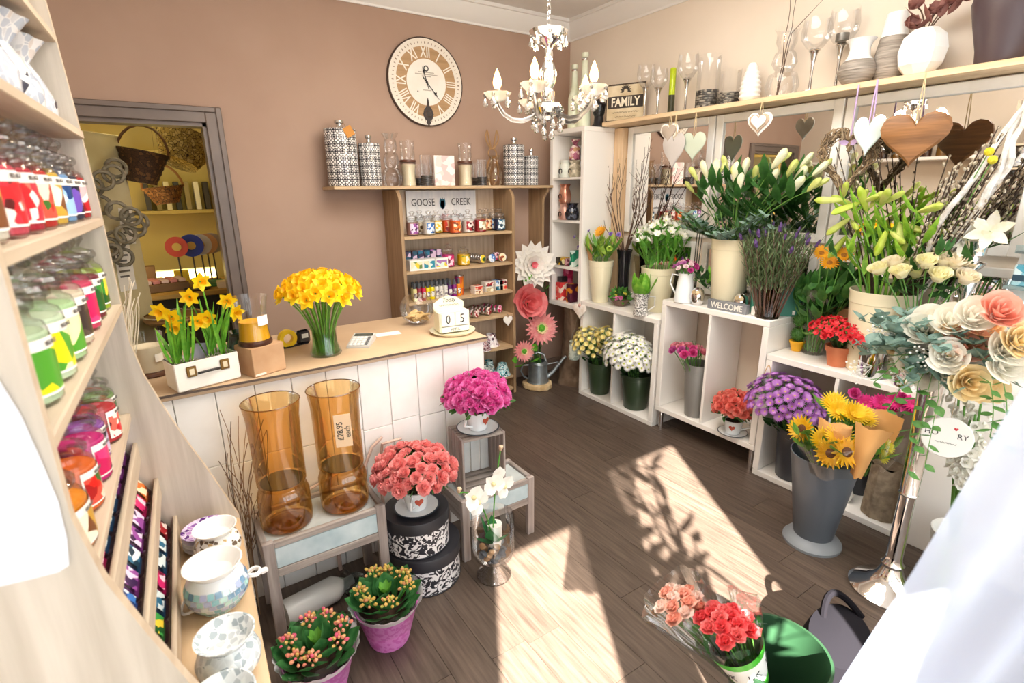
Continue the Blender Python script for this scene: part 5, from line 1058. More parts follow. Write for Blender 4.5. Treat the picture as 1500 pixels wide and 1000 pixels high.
# terracotta bowl of primulas
p = topp(908, 447, Z1); t = T('primula_bowl', 'shallow brown bowl planted with a pink and yellow primula', 'planter', p)
B().lathe([(0.001, 0), (0.035, 0), (0.05, 0.02), (0.075, 0.045), (0.078, 0.052), (0.07, 0.05), (0.001, 0.04)], 28).obj('bowl', noisy('6a5248', '8a6e60', 9, 0.6), t)
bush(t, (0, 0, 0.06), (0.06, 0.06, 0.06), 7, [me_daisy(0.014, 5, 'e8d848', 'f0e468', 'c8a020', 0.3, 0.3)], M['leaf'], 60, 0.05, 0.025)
for k in range(5): inst(me_ruffle(0.02, 'e070b0', 'f0a0cc', 2, 6, 5), 'bloom', t, mtx=place((-0.045+rnd.uniform(-.02, .02), -0.02+rnd.uniform(-.03, .03), 0.062), (-1, -.3, .7), k))
# swirl jug with leafy plant
p = topp(938, 461, Z1); t = T('swirl_jug', 'white jug with grey scroll relief holding a leafy green plant', 'jug', p)
B().lathe([(0.001, 0), (0.05, 0), (0.052, 0.004), (0.046, 0.05), (0.045, 0.10), (0.055, 0.152), (0.058, 0.158), (0.052, 0.156), (0.042, 0.1), (0.001, 0.09)], 32).obj('body', swirl_print('6a6864', 'eceae6', 45, 3), t); B().tube([Vector((0.044, -0.03, 0.13)), Vector((0.075, -0.055, 0.125)), Vector((0.075, -0.055, 0.06)), Vector((0.042, -0.028, 0.03))], 0.006, 6).obj('handle', mat('d8d5d0', 0.4), t)
pl = petal('5aa82c', '9ad04a')
for k in range(13): inst(leaf_me(0.16, 0.075, 0.35, pl, wave=0.05), 'plant_leaf', t, mtx=place((0.01*math.cos(k*2.4), 0.01*math.sin(k*2.4), 0.12), dirv(k*2.4, 1.25-0.06*k), 0, 0.85+0.3*rnd.random()))
# cream bucket of white alstroemeria
p = Vector((2.905, 2.50, Z1)); bucket('flower_bucket', 'cream metal bucket of white alstroemeria between jug and twigs', p, 0.085, 0.12, 0.31, cr, group='cream flower buckets')
wfl = me_daisy(0.03, 6, 'f6f6ec', 'fdfdf6', ('d8e08a', 'e8ecb0'), 0.25, 0.5, 1, 0.018)
for k in range(20):
    a = k*2.4; f = math.sqrt((k+.5)/20); tp = p+Vector((0.17*f*math.cos(a), 0.20*f*math.sin(a), 0.58-0.12*f*f+0.03*rnd.random()))
    stalk('alstroemeria', 'white alstroemeria stem with fresh green leaves', 'flower', 'white alstroemeria in the cream bucket', p+Vector((0.03*f*math.cos(a), 0.03*f*math.sin(a), 0.18)), tp, 0.0028, 0.06, mat('6aa03c', 0.5), leaf_me(0.12, 0.024, 0.3, petal('4a9030', '7ab83c')), 6, (0.4, 0.9), 0.75, (.8, 1.2), [(wfl, 'bloom', dirv(j*2.1+a, 0.7), 0.035, rnd.uniform(.8, 1.1)) for j in range(5)])
# ================================================================ raised shelf: top
p = Vector((2.755, pxp(1003, 425, 2.755).y, Z2)); t = T('enamel_jug', 'white enamel jug of pink and magenta flowers', 'jug', p)
B().lathe([(0.001, 0), (0.062, 0), (0.065, 0.004), (0.055, 0.08), (0.043, 0.16), (0.048, 0.185), (0.044, 0.185), (0.04, 0.15), (0.001, 0.14)], 32).obj('body', enam, t); B().tube([Vector((-0.01, 0.042, 0.165)), Vector((-0.02, 0.088, 0.17)), Vector((-0.022, 0.10, 0.11)), Vector((-0.014, 0.058, 0.04))], 0.005, 6).obj('handle', enam, t)
for k in range(22):
    a = k*2.4; f = math.sqrt((k+.5)/22); c = ('c0388a', 'e8b8c8', 'f4dce0', '9a2a78', 'c87ab8')[k % 5]; nm = ('magenta', 'pale pink', 'blush white', 'purple', 'lilac')[k % 5]
    stem_flower('sweet_william', nm+' frilled flower in the white enamel jug', 'flower', 'flowers in the enamel jug', p+Vector((0, 0, 0.145)), p+Vector((0.072*f*math.cos(a), 0.088*f*math.sin(a), 0.255-0.05*f*f)), me_ruffle(0.024, c, c, 2, 6, 1), 0.002, Vector((math.cos(a)*f, math.sin(a)*f, .9)), bend=0.05)
for k in range(4): stalk('trailing_sprig', 'dark leafy stem hanging beside the white enamel jug', 'foliage', 'leafy stems by the enamel jug', p+Vector((0.03, -0.02, 0.14)), p+Vector((0.02+0.03*k, -0.11-0.02*k, 0.20-0.05*k)), 0.002, 0.1, leaf=leaf_me(0.07, 0.03, 0.3, M['leafd']), nl=4)
p2 = pxp(1027, 330, 2.90); t = T('feather_pick', 'white feathery tuft on dark stems above the enamel jug', 'ornament', (2.90, p2.y, Z2))
for k in range(26): leaf_shape(B(), 0.08, 0.006, 0.5, 4).obj('feather', sheer('f6f4ee', 0.85), t, mtx=place((0, 0, p2.z-Z2), dirv(k*2.4, 1.3-0.09*k), 0))
for k in range(3): B().tube(bez((0, 0, 0), (0, 0.02*k, 0.2), (0, 0.02*(k-1), p2.z-Z2)), 0.003, 5).obj('stem', mat('2a3020', 0.6), t)
# lilies
p = Vector((2.84, 1.90, Z2)); bucket('lily_vase', 'tall cream metal vase of white lilies and eucalyptus', p, 0.09, 0.118, 0.41, cr, 'vase', 'cream flower buckets')
lb = me_bud(0.10, 0.036, 'e6e8b4', 'fbf6ea'); lbg = me_bud(0.10, 0.032, 'c3d060', 'e8e8a8'); lll = leaf_me(0.16, 0.045, 0.3, petal('24541f', '3f7430')); el = leaf_me(0.05, 0.034, 0.15, M['euca'])
ends = [(1015, 245), (1032, 240), (1050, 238), (1062, 232), (1078, 245), (1092, 238), (1107, 245), (1135, 252), (1142, 225), (1160, 240), (1172, 250), (1185, 225), (1195, 262), (1168, 264), (1205, 238), (1008, 265), (1085, 258)]
for k, (px, py) in enumerate(ends):
    tp = pxp(px, py+6, p.x-0.16+0.05*(k % 4)); dr = Vector((-0.3+0.15*(k % 3), (tp.y-p.y)*1.6, 0.75)); 
    hd = [(lb if k % 3 else lbg, 'bud', dr, 0.0, rnd.uniform(.9, 1.15))]
    if k % 2 == 0: hd.append((lbg, 'bud', dr+Vector((0.5, rnd.uniform(-.8, .8), 0.1)), 0.03, 0.8))
    stalk('white_lily', 'white lily stem with closed buds in the tall cream vase', 'flower', 'white lilies in the tall cream vase', p+Vector((0, 0, 0.33)), tp-dr.normalized()*0.06, 0.004, 0.12, mat('5f8a3c', 0.5), lll, 6, (0.4, 0.95), 0.5, (.7, 1.1), hd)
for k in range(26):
    a = 2.4*k; tp = p+Vector((-0.10+0.10*math.cos(a), 0.30*math.sin(a), 0.50+0.06*math.cos(a*3))); stalk('eucalyptus_sprig', 'silvery eucalyptus sprig among the white lilies', 'foliage', 'eucalyptus in the lily vase', p+Vector((0, 0, 0.35)), tp, 0.0024, 0.1, mat('5a6a4a', 0.6), el if k % 3 else leaf_me(0.09, 0.02, 0.3, M['leafd']), 12, (0.3, 1), 0.3, (.8, 1.2))
# silver owls and WELCOME block
for (px, py, lab) in ((1022, 436, 'shiny silver owl figure beside the enamel jug'), (1087, 431, 'shiny silver owl figure behind the WELCOME block')):
    xo = 2.755 if px < 1050 else 2.80; p = Vector((xo, pxp(px, py-8, xo).y, Z2)); t = T('silver_owl', lab, 'ornament', p, group='silver owls'); B().lathe([(0.001, 0), (0.03, 0), (0.042, 0.03), (0.043, 0.06), (0.036, 0.088), (0.02, 0.104), (0.001, 0.108)], 20).obj('body', M['chrome'], t)
    for s in (-1, 1): B().lathe([(0.014, 0), (0.011, 0.004), (0.005, 0.003), (0.001, 0.004)], 14).obj('eye', mat('c8b088', 0.3, 0.4), t, mtx=place((-0.036, -0.012+s*0.014, 0.08), (-0.9, -0.4+0.35*s, 0.35)))
    B().lathe([(0.004, 0), (0.0005, 0.008)], 6).obj('beak', mat('8a6a3a', 0.4, .5), t, mtx=place((-0.040, -0.014, 0.068), (-0.9, -0.4, -0.2)))
pa, pb_ = topp(1031, 440, Z2), topp(1090, 452, Z2); d = pb_-pa; an = math.atan2(d.y, d.x); mid = Vector((2.722, pxp(1064, 446, 2.722).y, Z2)); an = -PI/2+0.05
t = T('welcome_block', 'grey WELCOME block sign on the raised white shelf', 'sign', mid, an); L = 0.125
B().bbox(-L, L, 0, 0.035, 0, 0.055, 0.002).obj('block', noisy('6e7076', '8a8c90', 12, 0.7), t); text('WELCOME', 0.050, mat('e6e4dc', 0.6), t, face((0, -0.0006, 0.027), (0, -1, 0)), xs=min(1, L*2/0.30), bold=0.001)
tag(B().bbox(-0.03, 0.03, -0.02, 0.02, 0, 0.05, 0.003).obj('white_block', mat('e8e6e0', 0.5), loc=Vector((2.775, 1.652, Z2)), rz=an), 'small white block next to the WELCOME sign', 'block')
# lavender in a fluted vase
p = Vector((2.775, pxp(1126, 440, 2.775).y, Z2)); t = T('fluted_vase', 'smoky fluted glass vase packed with lavender stems', 'vase', p)
B().lathe([(0.001, 0), (0.058, 0), (0.06, 0.01), (0.046, 0.06), (0.045, 0.10), (0.06, 0.165)], 36, fn=lambda a, r, z: r*(1+0.05*math.cos(9*a))).obj('glass', glass('b8a890', body=1, name='smoky_glass'), t)
lavl = leaf_me(0.06, 0.007, 0.2, petal('5a7048', '7f9468')); lavm = cached('lav', lambda: B().lathe([(0.004, 0), (0.009, 0.008), (0.007, 0.018), (0.010, 0.026), (0.007, 0.036), (0.004, 0.044), (0.0005, 0.05)], 7, fn=lambda a, r, z: r*(1+.25*math.sin(3*a+z*200))).mesh('bloom', petal('4a2f66', '7a5a96')))
for k in range(60):
    a = k*2.4; f = math.sqrt((k+.5)/60); tp = p+Vector((0.15*f*math.cos(a), 0.205*f*math.sin(a), 0.46-0.10*f*f+0.04*rnd.random()))
    stalk('lavender_sprig', 'lavender stem with grey-green needles in the fluted vase', 'flower', 'lavender in the fluted vase', p+Vector((0.03*f*math.cos(a), 0.03*f*math.sin(a), 0.012)), tp, 0.0026, 0.02, mat('6a5044', 0.7), lavl, 24, (0.35, 0.99), 0.75, (.8, 1.3), [(lavm, 'bloom', tp-p, 0.0, rnd.uniform(.7, 1.1))] if k % 3 == 0 else ())
# teal gift bags
for k, (px, py, lab) in enumerate(((1143, 448, 'teal gift bag beside the lavender'), (1160, 445, 'darker teal gift bag behind the first one'))):
    p = topp(px, py, Z2); t = T('gift_bag', lab, 'bag', Vector((2.86+0.05*k, 1.68-0.115*k, Z2)), -0.9, 'teal gift bags'); m = mat(('4fa08a', '3a8a78')[k], 0.5)
    b = B(); b.add([(-0.06, -0.03, 0), (0.06, -0.03, 0), (0.06, 0.03, 0), (-0.06, 0.03, 0), (-0.065, -0.02, 0.17), (0.065, -0.02, 0.17), (0.065, 0.02, 0.17), (-0.065, 0.02, 0.17)], [(3, 2, 1, 0), (0, 1, 5, 4), (1, 2, 6, 5), (2, 3, 7, 6), (3, 0, 4, 7)]); b.obj('bag', m, t, smooth=False)
    B().tube(bez((-0.025, -0.022, 0.165), (0, -0.03, 0.23), (0.025, -0.022, 0.165), 8), 0.002, 5).obj('handle', m, t); B().box(0.028, 0.042, -0.0295, -0.0285, 0.01, 0.032).obj('price_tag', mat('f4f2ee', 0.5), t, smooth=False)
# ================================================================ corner shelf: top
p = topp(1166, 513, Z3); t = T('topiary', 'tiny double-ball topiary in a yellow pot', 'plant', p)
B().lathe([(0.001, 0), (0.026, 0), (0.036, 0.044), (0.04, 0.045), (0.041, 0.058), (0.034, 0.058), (0.001, 0.05)], 24).obj('pot', mat('d8a018', 0.35), t); B().tube([(0, 0, 0.05), (0, 0, 0.19)], 0.004, 6).obj('trunk', M['twig'], t)
for z, r in ((0.095, 0.040), (0.175, 0.036)):
    b = B()
    for k in range(240):
        zz = 1-2*(k+.5)/240; a = k*2.4; q = math.sqrt(1-zz*zz); v = Vector((q*math.cos(a), q*math.sin(a), zz)); leaf_shape(b, 0.010, 0.007, 0.2, 2, 0.2, place(v*(r*0.85), v+Vector((rnd.uniform(-.6, .6), rnd.uniform(-.6, .6), rnd.uniform(-.6, .6)))))
    b.sphere((0, 0, 0), r*0.86, 12, 8); b.obj('leaf_ball', petal('3a6a28', '5a8c3c'), t, loc=(0, 0, z))['kind'] = 'stuff'
p = topp(1226, 538, Z3); p.x = 2.80; p.y = pxp(1226, 530, 2.80).y
t = T('red_kalanchoe', 'bright red kalanchoe in a terracotta pot', 'potted plant', p)
B().lathe([(0.001, 0), (0.043, 0), (0.056, 0.075), (0.062, 0.076), (0.064, 0.104), (0.056, 0.104), (0.05, 0.09), (0.001, 0.088)], 32).obj('pot', noisy('c8714a', 'd98a62', 9, 0.7), t)
b = B()
for k in range(14): a = k*2.4; b.tube([(0.02*math.cos(a), 0.02*math.sin(a), 0.085), (0.05*math.cos(a), 0.05*math.sin(a), 0.13), (0.08*math.cos(a), 0.09*math.sin(a), 0.18)], 0.0022, 5)
b.obj('branches', mat('4a5a30', 0.6), t)
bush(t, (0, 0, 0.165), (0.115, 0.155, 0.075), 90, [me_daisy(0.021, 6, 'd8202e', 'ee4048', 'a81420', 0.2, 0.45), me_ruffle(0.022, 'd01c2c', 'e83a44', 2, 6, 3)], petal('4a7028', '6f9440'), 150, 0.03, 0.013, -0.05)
# bouquet of orange flowers in a clear sleeve and glass vase
p = Vector((2.905, 1.385, Z3)); t = T('clear_vase', 'clear straight glass vase behind the red kalanchoe', 'vase', p); gcyl([(0.001, 0), (0.05, 0), (0.052, 0.006), (0.056, 0.19)]).obj('glass', M['glass'], t)
ARR[0] = T('orange_bouquet', 'sleeved bouquet of orange gerberas and leaves in the clear vase', 'bouquet', p+Vector((0, 0, 0.012)))
sun_o = me_daisy(0.042, 18, 'f2a414', 'f7bd2c', ('8a5418', 'b87a20'), 0.34, 0.25, 2)
for k, (px, py) in enumerate(((1203, 371), (1236, 374), (1215, 385), (1188, 392), (1225, 395))):
    tp = pxp(px, py, 2.84); stem_flower('orange_gerbera', 'orange gerbera in the sleeved bouquet behind the kalanchoe', 'flower', 'sleeved orange bouquet', p+Vector((0, 0, 0.015)), tp, sun_o, 0.003, (-0.7, -0.4, 0.7)) if k < 3 else None
for k in range(16):
    a = k*2.4; f = math.sqrt((k+.5)/16); stalk('bouquet_greens', 'green leaf stem in the sleeved orange bouquet', 'foliage', 'greens of the sleeved bouquet', p+Vector((0.015*math.cos(a), 0.015*math.sin(a), 0.012)), p+Vector((0.11*f*math.cos(a), 0.14*f*math.sin(a), 0.42-0.09*f+0.03*rnd.random())), 0.0028, 0.03, leaf=leaf_me(0.11, 0.042, 0.3, petal('2f6a2c', '5c9440')), nl=6, lr=(0.45, 1), lel=0.6)
t = T('cellophane_sleeve', 'crinkled clear sleeve round the orange bouquet', 'wrapping', p+Vector((0, 0, 0.195))); B().lathe([(0.05, 0), (0.08, 0.08), (0.12, 0.17)], 28, fn=lambda a, r, z: r*(1+0.06*math.sin(7*a)+0.04*math.sin(13*a+z*20))).obj('film', glass('f6faf6', name='cellophane', rough=0.08), t)
ARR[0] = None
t = T('kraft_bag', 'brown kraft paper bag standing behind the clear vase', 'bag', Vector((2.985, 1.27, Z3)), -1.2); B().bbox(-0.05, 0.05, -0.03, 0.03, 0, 0.26, 0.004).obj('bag', noisy('a87a4c', 'c4986a', 9, 0.8), t)
# big cream vase with green lilies
p = Vector((2.86, 1.08, Z3)); bucket('lily_vase', 'wide cream metal vase of green budded lilies and white roses', p, 0.105, 0.14, 0.40, cr, 'vase', 'cream flower buckets')
gb1 = me_bud(0.13, 0.034, 'a8c82c', 'dbe07a'); gb2 = me_bud(0.12, 0.034, 'b8cc4a', 'e8e8a0'); gl = leaf_me(0.20, 0.042, 0.4, petal('6fb02c', 'a4cf44'))
for k, (px, py, dx, dz) in enumerate(((1235, 293, 0.9, 0.0), (1260, 297, 0.4, -0.2), (1245, 320, 0.7, -0.6), (1240, 345, 0.5, -0.9), (1290, 300, -0.3, 0.3), (1300, 335, 0.1, -0.9), (1318, 325, -0.3, -0.8), (1325, 345, -0.4, -0.8), (1345, 310, -0.8, 0.2), (1270, 310, 0.2, 0.7), (1360, 330, -0.8, -0.2), (1255, 305, 0.6, 0.3))):
    tp = pxp(px, py, 2.72+0.04*(k % 4)); dr = Vector((-0.35, dx*0.8, dz)); stalk('green_lily', 'lily stem with long lime green buds in the wide cream vase', 'flower', 'green lilies in the wide cream vase', p+Vector((0.02*(k % 3-1), 0.03*(k % 4-1.5), 0.25)), tp, 0.0045, 0.18, mat('7ab03c', 0.5), gl, 4, (0.6, 0.97), 0.5, (.5, .75), [(gb1 if k % 2 else gb2, 'bud', dr, 0.0, 1.0), (gb2, 'bud', dr+Vector((0, -0.9, 0.4)), 0.02, 0.8)])
for k in range(7):
    tp = p+Vector((-0.1-0.08*math.cos(k), -0.26+0.08*k, 0.62+0.05*math.sin(k*2.0))); stalk('lily_foliage', 'leafy green stem filling the wide cream vase', 'foliage', 'greens in the wide cream vase', p+Vector((0, 0, 0.25)), tp, 0.004, 0.15, leaf=gl if k % 2 else lll, nl=6, lr=(0.55, 1), lel=0.6, ls=(.5, .75))
# pussy willow
cat_ = cached('catkin', lambda: B().lathe([(0.002, 0), (0.0055, 0.005), (0.006, 0.010), (0.004, 0.016), (0.0005, 0.019)], 7).mesh('catkin', noisy('a2957f', 'dcd3c2', 90, 0.9)))
def willow(base, tip, label, group, n, bow=0.05, r=0.0032, stemm=None):
    base, tip = fan(base, tip, 0.12, 0.07), Vector(tip); t = T('pussy_willow', label, 'branch', base, group=group); d = tip-base; pts = bez((0, 0, 0), d*0.5+Vector((rnd.uniform(-.02, .02), rnd.uniform(-.02, .02), bow)), d, 8); B().tube(pts, [r*1.3-0.00022*i for i in range(9)], 5).obj('twig', stemm or mat('4a3a2e', 0.7), t)
    for k in range(n):
        f = 0.35+0.65*(k+.5)/n; i = min(7, int(f*8)); q = pts[i].lerp(pts[i+1], f*8-i); o = dirv(k*2.1, 0.5); inst(cat_, 'catkin', t, mtx=place(q+o*0.004, d.normalized()*1.3+o, 0, rnd.uniform(.65, 1.05)))
wb = p+Vector((0.04, -0.02, 0.28))
for k in range(40):
    tx = 1335+165*rnd.random()**0.8; ty = 300-(tx-1335)*0.72+rnd.uniform(-25, 85)
    q = pxp(tx, ty, 2.62+0.16*rnd.random()); willow(wb+Vector((0, -0.02, 0)), q, 'pussy willow branch in the thick bundle leaning from the wide cream vase', 'pussy willow bundle', 18)
for k, (tx, ty) in enumerate(((1391, 225), (1385, 260), (1404, 238))): willow(wb, pxp(tx, ty, 2.86), 'pussy willow branch standing apart in front of the mirror', 'single pussy willows by the mirror', 12)
for k, (tx, ty) in enumerate(((1208, 225), (1225, 215), (1238, 205), (1248, 200), (1262, 205), (1290, 215), (1222, 240), (1255, 235))):
    willow(wb+Vector((0, 0.03, 0)), pxp(tx, ty, 2.84), 'dark pussy willow branch standing behind the green lilies', 'pussy willows behind the lilies', 10, 0.03, 0.003)
# thick white frosted twigs in the top corner, and yellow craspedia
for k, (a, c) in enumerate((((1375, 330), (1500, 155)), ((1440, 300), (1510, 130)), ((1470, 260), (1500, 165)))):
    A0, C_ = pxp(*a, 2.70), pxp(*c, 2.66); A = wb+Vector((0.0, -0.03-0.02*k, 0)); t = T('frosted_branch', 'thick white frosted branch above the pussy willows', 'branch', A, group='white frosted branches'); d = C_-A
    a0 = A0-A; B().tube([a0*(i/4)+Vector((0, 0.006*math.sin(i*1.7+k), 0)) for i in range(4)]+[a0.lerp(d, i/6)+Vector((0, 0.008*math.sin(i*1.7+k), 0.008*math.cos(i*2.1))) for i in range(7)], [0.006, 0.007, 0.009, 0.011]+[0.012-0.0006*i for i in range(7)], 8).obj('branch', noisy('c9c4be', 'f2efea', 40, 0.9, bump=0.6), t)
for px, py in ((1449, 222), (1454, 234)):
    q = pxp(px, py, 2.64); t = T('craspedia', 'round yellow craspedia ball among the pussy willows', 'flower', wb+Vector((0.0, -0.03 if px < 1450 else -0.06, 0.02)), group='craspedia balls'); q = q-t.location+wb; B().tube([Vector((0, 0, 0)), q-wb], 0.002, 5).obj('stem', M['stem'], t); B().sphere(q-wb, 0.016, 12, 8).obj('flower_head', noisy('c8b818', 'e0d440', 120, 0.9, bump=.6), t)
# ================================================================ inside the cubes
gbm = mat('33452f', 0.4)
def in_cube(px, py, z, x): v = pxp(px, py, x); return Vector((x, v.y, z))
p = in_cube(878, 575, 0.036, 2.80); bucket('flower_bucket', 'dark green plastic bucket of yellow spray chrysanthemums', p, 0.075, 0.10, 0.26, gbm, group='dark green flower buckets')
ych = me_daisy(0.022, 14, 'f7e88c', 'fdf4ba', ('dcc04a', 'ecd66c'), 0.28, 0.35, 2)
sprays('chrysanthemum_spray', 'pale yellow spray chrysanthemum stem in the dark green bucket', 'flower', 'yellow chrysanthemums', p+Vector((0, 0, 0.06)), p+Vector((-0.09, 0.06, 0.40)), (0.11, 0.13, 0.14), 7, 9, ych, leaf_me(0.06, 0.03, 0.3, M['leafd']), lo=-0.35)
sprays('chrysanthemum_spray', 'pale yellow spray chrysanthemum stem standing against the cube divider', 'flower', 'yellow chrysanthemums by the divider', p+Vector((0.01, -0.02, 0.06)), p+Vector((-0.05, -0.10, 0.49)), (0.07, 0.07, 0.08), 3, 7, ych, leaf_me(0.06, 0.03, 0.3, M['leafd']), lo=-0.3)
p = in_cube(930, 595, 0.036, 2.81); bucket('flower_bucket', 'dark green plastic bucket of white daisies', p, 0.085, 0.112, 0.27, gbm, group='dark green flower buckets')
wd_ = me_daisy(0.027, 16, 'fbfaf6', 'ffffff', ('b8c820', 'd0d840'), 0.24, 0.2, 1)
sprays('daisy_spray', 'white daisy spray with green-yellow eyes in the dark green bucket', 'flower', 'white daisies', p+Vector((0, 0, 0.06)), p+Vector((-0.09, 0.0, 0.42)), (0.17, 0.20, 0.17), 14, 9, wd_, leaf_me(0.07, 0.035, 0.3, M['leafd']), lo=-0.3)
bx = in_cube(1018, 590, 0.177, 2.78); bucket('tall_bucket', 'tall grey flower bucket with pink carnations in the raised shelf', bx, 0.062, 0.085, 0.36, mat('8a8a88', 0.4), group='grey flower buckets')
for k in range(14):
    a = k*2.4; f = math.sqrt((k+.5)/14); c, c2, nm = (('e88aa0', 'f4b4c0', 'pale pink'), ('d83a8a', 'ea6aac', 'hot pink'), ('c84a9a', 'e080c0', 'magenta'))[(0, 0, 1, 0, 2)[k % 5]]
    tp = bx+Vector((-0.07+0.10*f*math.cos(a), 0.05+0.115*f*math.sin(a), 0.47-0.03*f)); stem_flower('carnation', nm+' carnation in the tall grey bucket', 'flower', 'carnations in the tall grey bucket', bx+Vector((0, 0, 0.2)), tp, me_ruffle(0.036, c, c2, 4, 10, 2), 0.0028, Vector((math.cos(a)*f-.3, math.sin(a)*f, .9)), leaves=[(leaf_me(0.09, 0.007, 0.3, M['leaf']), 0.7, a, 0.7), (leaf_me(0.09, 0.007, 0.3, M['leaf']), 0.85, a+2, 0.7)])
def azalea(label, p, s, c1, c2, ha, hta, n=60, leafm=None, nl=170, rx=0.155, key=0, zc=0.15, rz_=0.075):
    t = T('potted_azalea', label, 'potted plant', p); t.scale = (s, s, s); enamel_cup(t, 0.042, 0.06, 0.09, None, 0, ha, hta)
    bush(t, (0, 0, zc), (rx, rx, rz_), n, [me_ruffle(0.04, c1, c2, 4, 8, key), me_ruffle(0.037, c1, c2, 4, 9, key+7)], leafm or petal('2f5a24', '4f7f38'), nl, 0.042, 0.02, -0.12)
    return t
p = in_cube(1076, 612, 0.177, 2.74); p.y = max(p.y, 1.70); saucer('white enamel saucer under the coral azalea', p, 0.088); azalea('coral azalea in a white enamel cup with a heart in the raised shelf', p+Vector((0, 0, 0.006)), 0.98, 'f0786c', 'f9a898', -0.9, PI+0.45, 50, rx=0.115, zc=0.165, rz_=0.085, key=1)
# purple chrysanthemums, gerberas and sacking in the corner shelf
p = in_cube(1160, 690, 0.036, 2.80); bucket('flower_bucket', 'black bucket of purple spray chrysanthemums', p, 0.085, 0.105, 0.30, mat('3c3e46', 0.35), group='dark buckets')
pch = me_daisy(0.024, 16, 'a85ab8', 'd09ae0', ('d8c848', '9a5a9a'), 0.25, 0.3, 2)
sprays('chrysanthemum_spray', 'purple spray chrysanthemum stem in the black bucket', 'flower', 'purple chrysanthemums', p+Vector((0, 0, 0.06)), p+Vector((-0.12, 0.03, 0.46)), (0.16, 0.20, 0.15), 14, 9, pch, leaf_me(0.08, 0.04, 0.3, M['leafd']), lo=-0.25)
p = in_cube(1285, 660, 0.036, 2.86); p.y = 1.06; p.x = 2.94; bucket('flower_bucket', 'dark bucket of magenta gerberas behind the sunflowers', p, 0.055, 0.07, 0.33, mat('3c3e46', 0.35), group='dark buckets')
for k, (px, py) in enumerate(((1252, 577), (1290, 590), (1312, 588), (1330, 600), (1268, 590), (1300, 600), (1322, 582), (1338, 590))):
    tp = pxp(px, py, 2.70); stem_flower('magenta_gerbera', 'magenta gerbera leaning out of the corner shelf', 'flower', 'magenta gerberas', p+Vector((0, 0, 0.1)), tp, me_daisy(0.042, 20, 'd01a70', 'e8409a', ('8a1048', 'b8205a'), 0.25, 0.3, 2) if k % 3 else me_ruffle(0.036, 'd02a88', 'ec6ab4', 3, 9, 4), 0.003, (-0.8, -0.2, 0.6))
p = in_cube(1290, 735, 0.036, 2.80); t = T('burlap_bag', 'folded brown burlap bag at the bottom of the corner shelf', 'bag', Vector((2.81, 0.895, 0.037)), 0.0)
B().grid(lambda u, v: ((0.085*math.cos(2*PI*u)*(1+0.05*math.sin(9*u*2*PI)))*(1-0.25*v*v), 0.085*math.sin(2*PI*u)*(1-0.12*v), 0.27*v*(1+0.04*math.sin(5*u*2*PI))), 28, 8).obj('sack', noisy('7a6a58', '9a8a74', 30, 0.9, bump=.4), t); B().grid(lambda u, v: (0.063*math.cos(2*PI*u)*(1-v), 0.074*math.sin(2*PI*u)*(1-v), 0.27-0.03*v), 24, 3).obj('folded_top', noisy('6a5a48', '8a7a64', 30, 0.9), t)
p = Vector((2.78, 1.06, 0.036)); t = T('small_white_vase', 'small white vase standing beside the burlap bag', 'vase', p); B().lathe([(0.001, 0), (0.03, 0), (0.045, 0.04), (0.03, 0.08), (0.022, 0.1), (0.03, 0.12)], 24).obj('body', mat('f0eee6', 0.3), t)
# small hangings on the shelf corners
p = Vector((2.682, 3.06, 0.70)); t = T('lace_heart', 'cream lace heart pouch hanging at the corner of the low shelf', 'ornament', p, mtx=face(p, (-1, -0.3, 0))); heart(B(), 0.12, 0.12, 0.02).obj('pouch', noisy('e2d4c6', 'f4ece4', 40, 0.8), t); B().tube(bez((-0.01, 0.03, 0.01), (0, 0.1, 0.02), (0.01, 0.03, 0.01)), 0.003, 5).obj('ribbon', mat('d8a8a0', 0.7), t); B().sphere((0, 0.05, 0.018), 0.012, 8, 6).obj('bow_knot', mat('d8a8a0', 0.7), t)
p = Vector((2.66, 3.10, 0.30)); t = T('lattice_lantern', 'pale green lattice glass lantern hanging by the yellow chrysanthemums', 'lantern', p); B().lathe([(0.001, 0), (0.04, 0), (0.046, 0.02), (0.042, 0.12), (0.034, 0.135), (0.04, 0.15)], 22).obj('glass', swirl_print('a8b8ac', 'd4dcd0', 40, 1), t); B().tube(bez((-0.036, 0, 0.145), (0, 0, 0.34), (0.036, 0, 0.145), 8), 0.0018, 5).obj('wire_handle', mat('6a6a60', 0.4, .7), t); B().tube([(0, 0, 0.243), (0.035, 0, 0.40)], 0.0012, 4).obj('cord', mat('8a7a60', 0.8), t)
p = pxp(1123, 562, 2.685); t = T('slate_hearts', 'pair of grey glitter hearts tied with raffia on the shelf corner', 'ornament', p, mtx=face(p, (-1, -.2, 0)))
for s, dy in ((-1, 0.0), (1, -0.006)): heart(B(), 0.075, 0.075, 0.008).obj('heart_plate', noisy('8e8e96', 'bdbdc4', 60, 0.6), t, mtx=Matrix.Translation((s*0.018, dy, 0.004*s+0.006))); B().tube(bez((s*0.018, 0.02, 0.008), (s*0.02, 0.08, 0.006), (0, 0.11, 0.0)), 0.0022, 5).obj('raffia', mat('c8a878', 0.8), t)
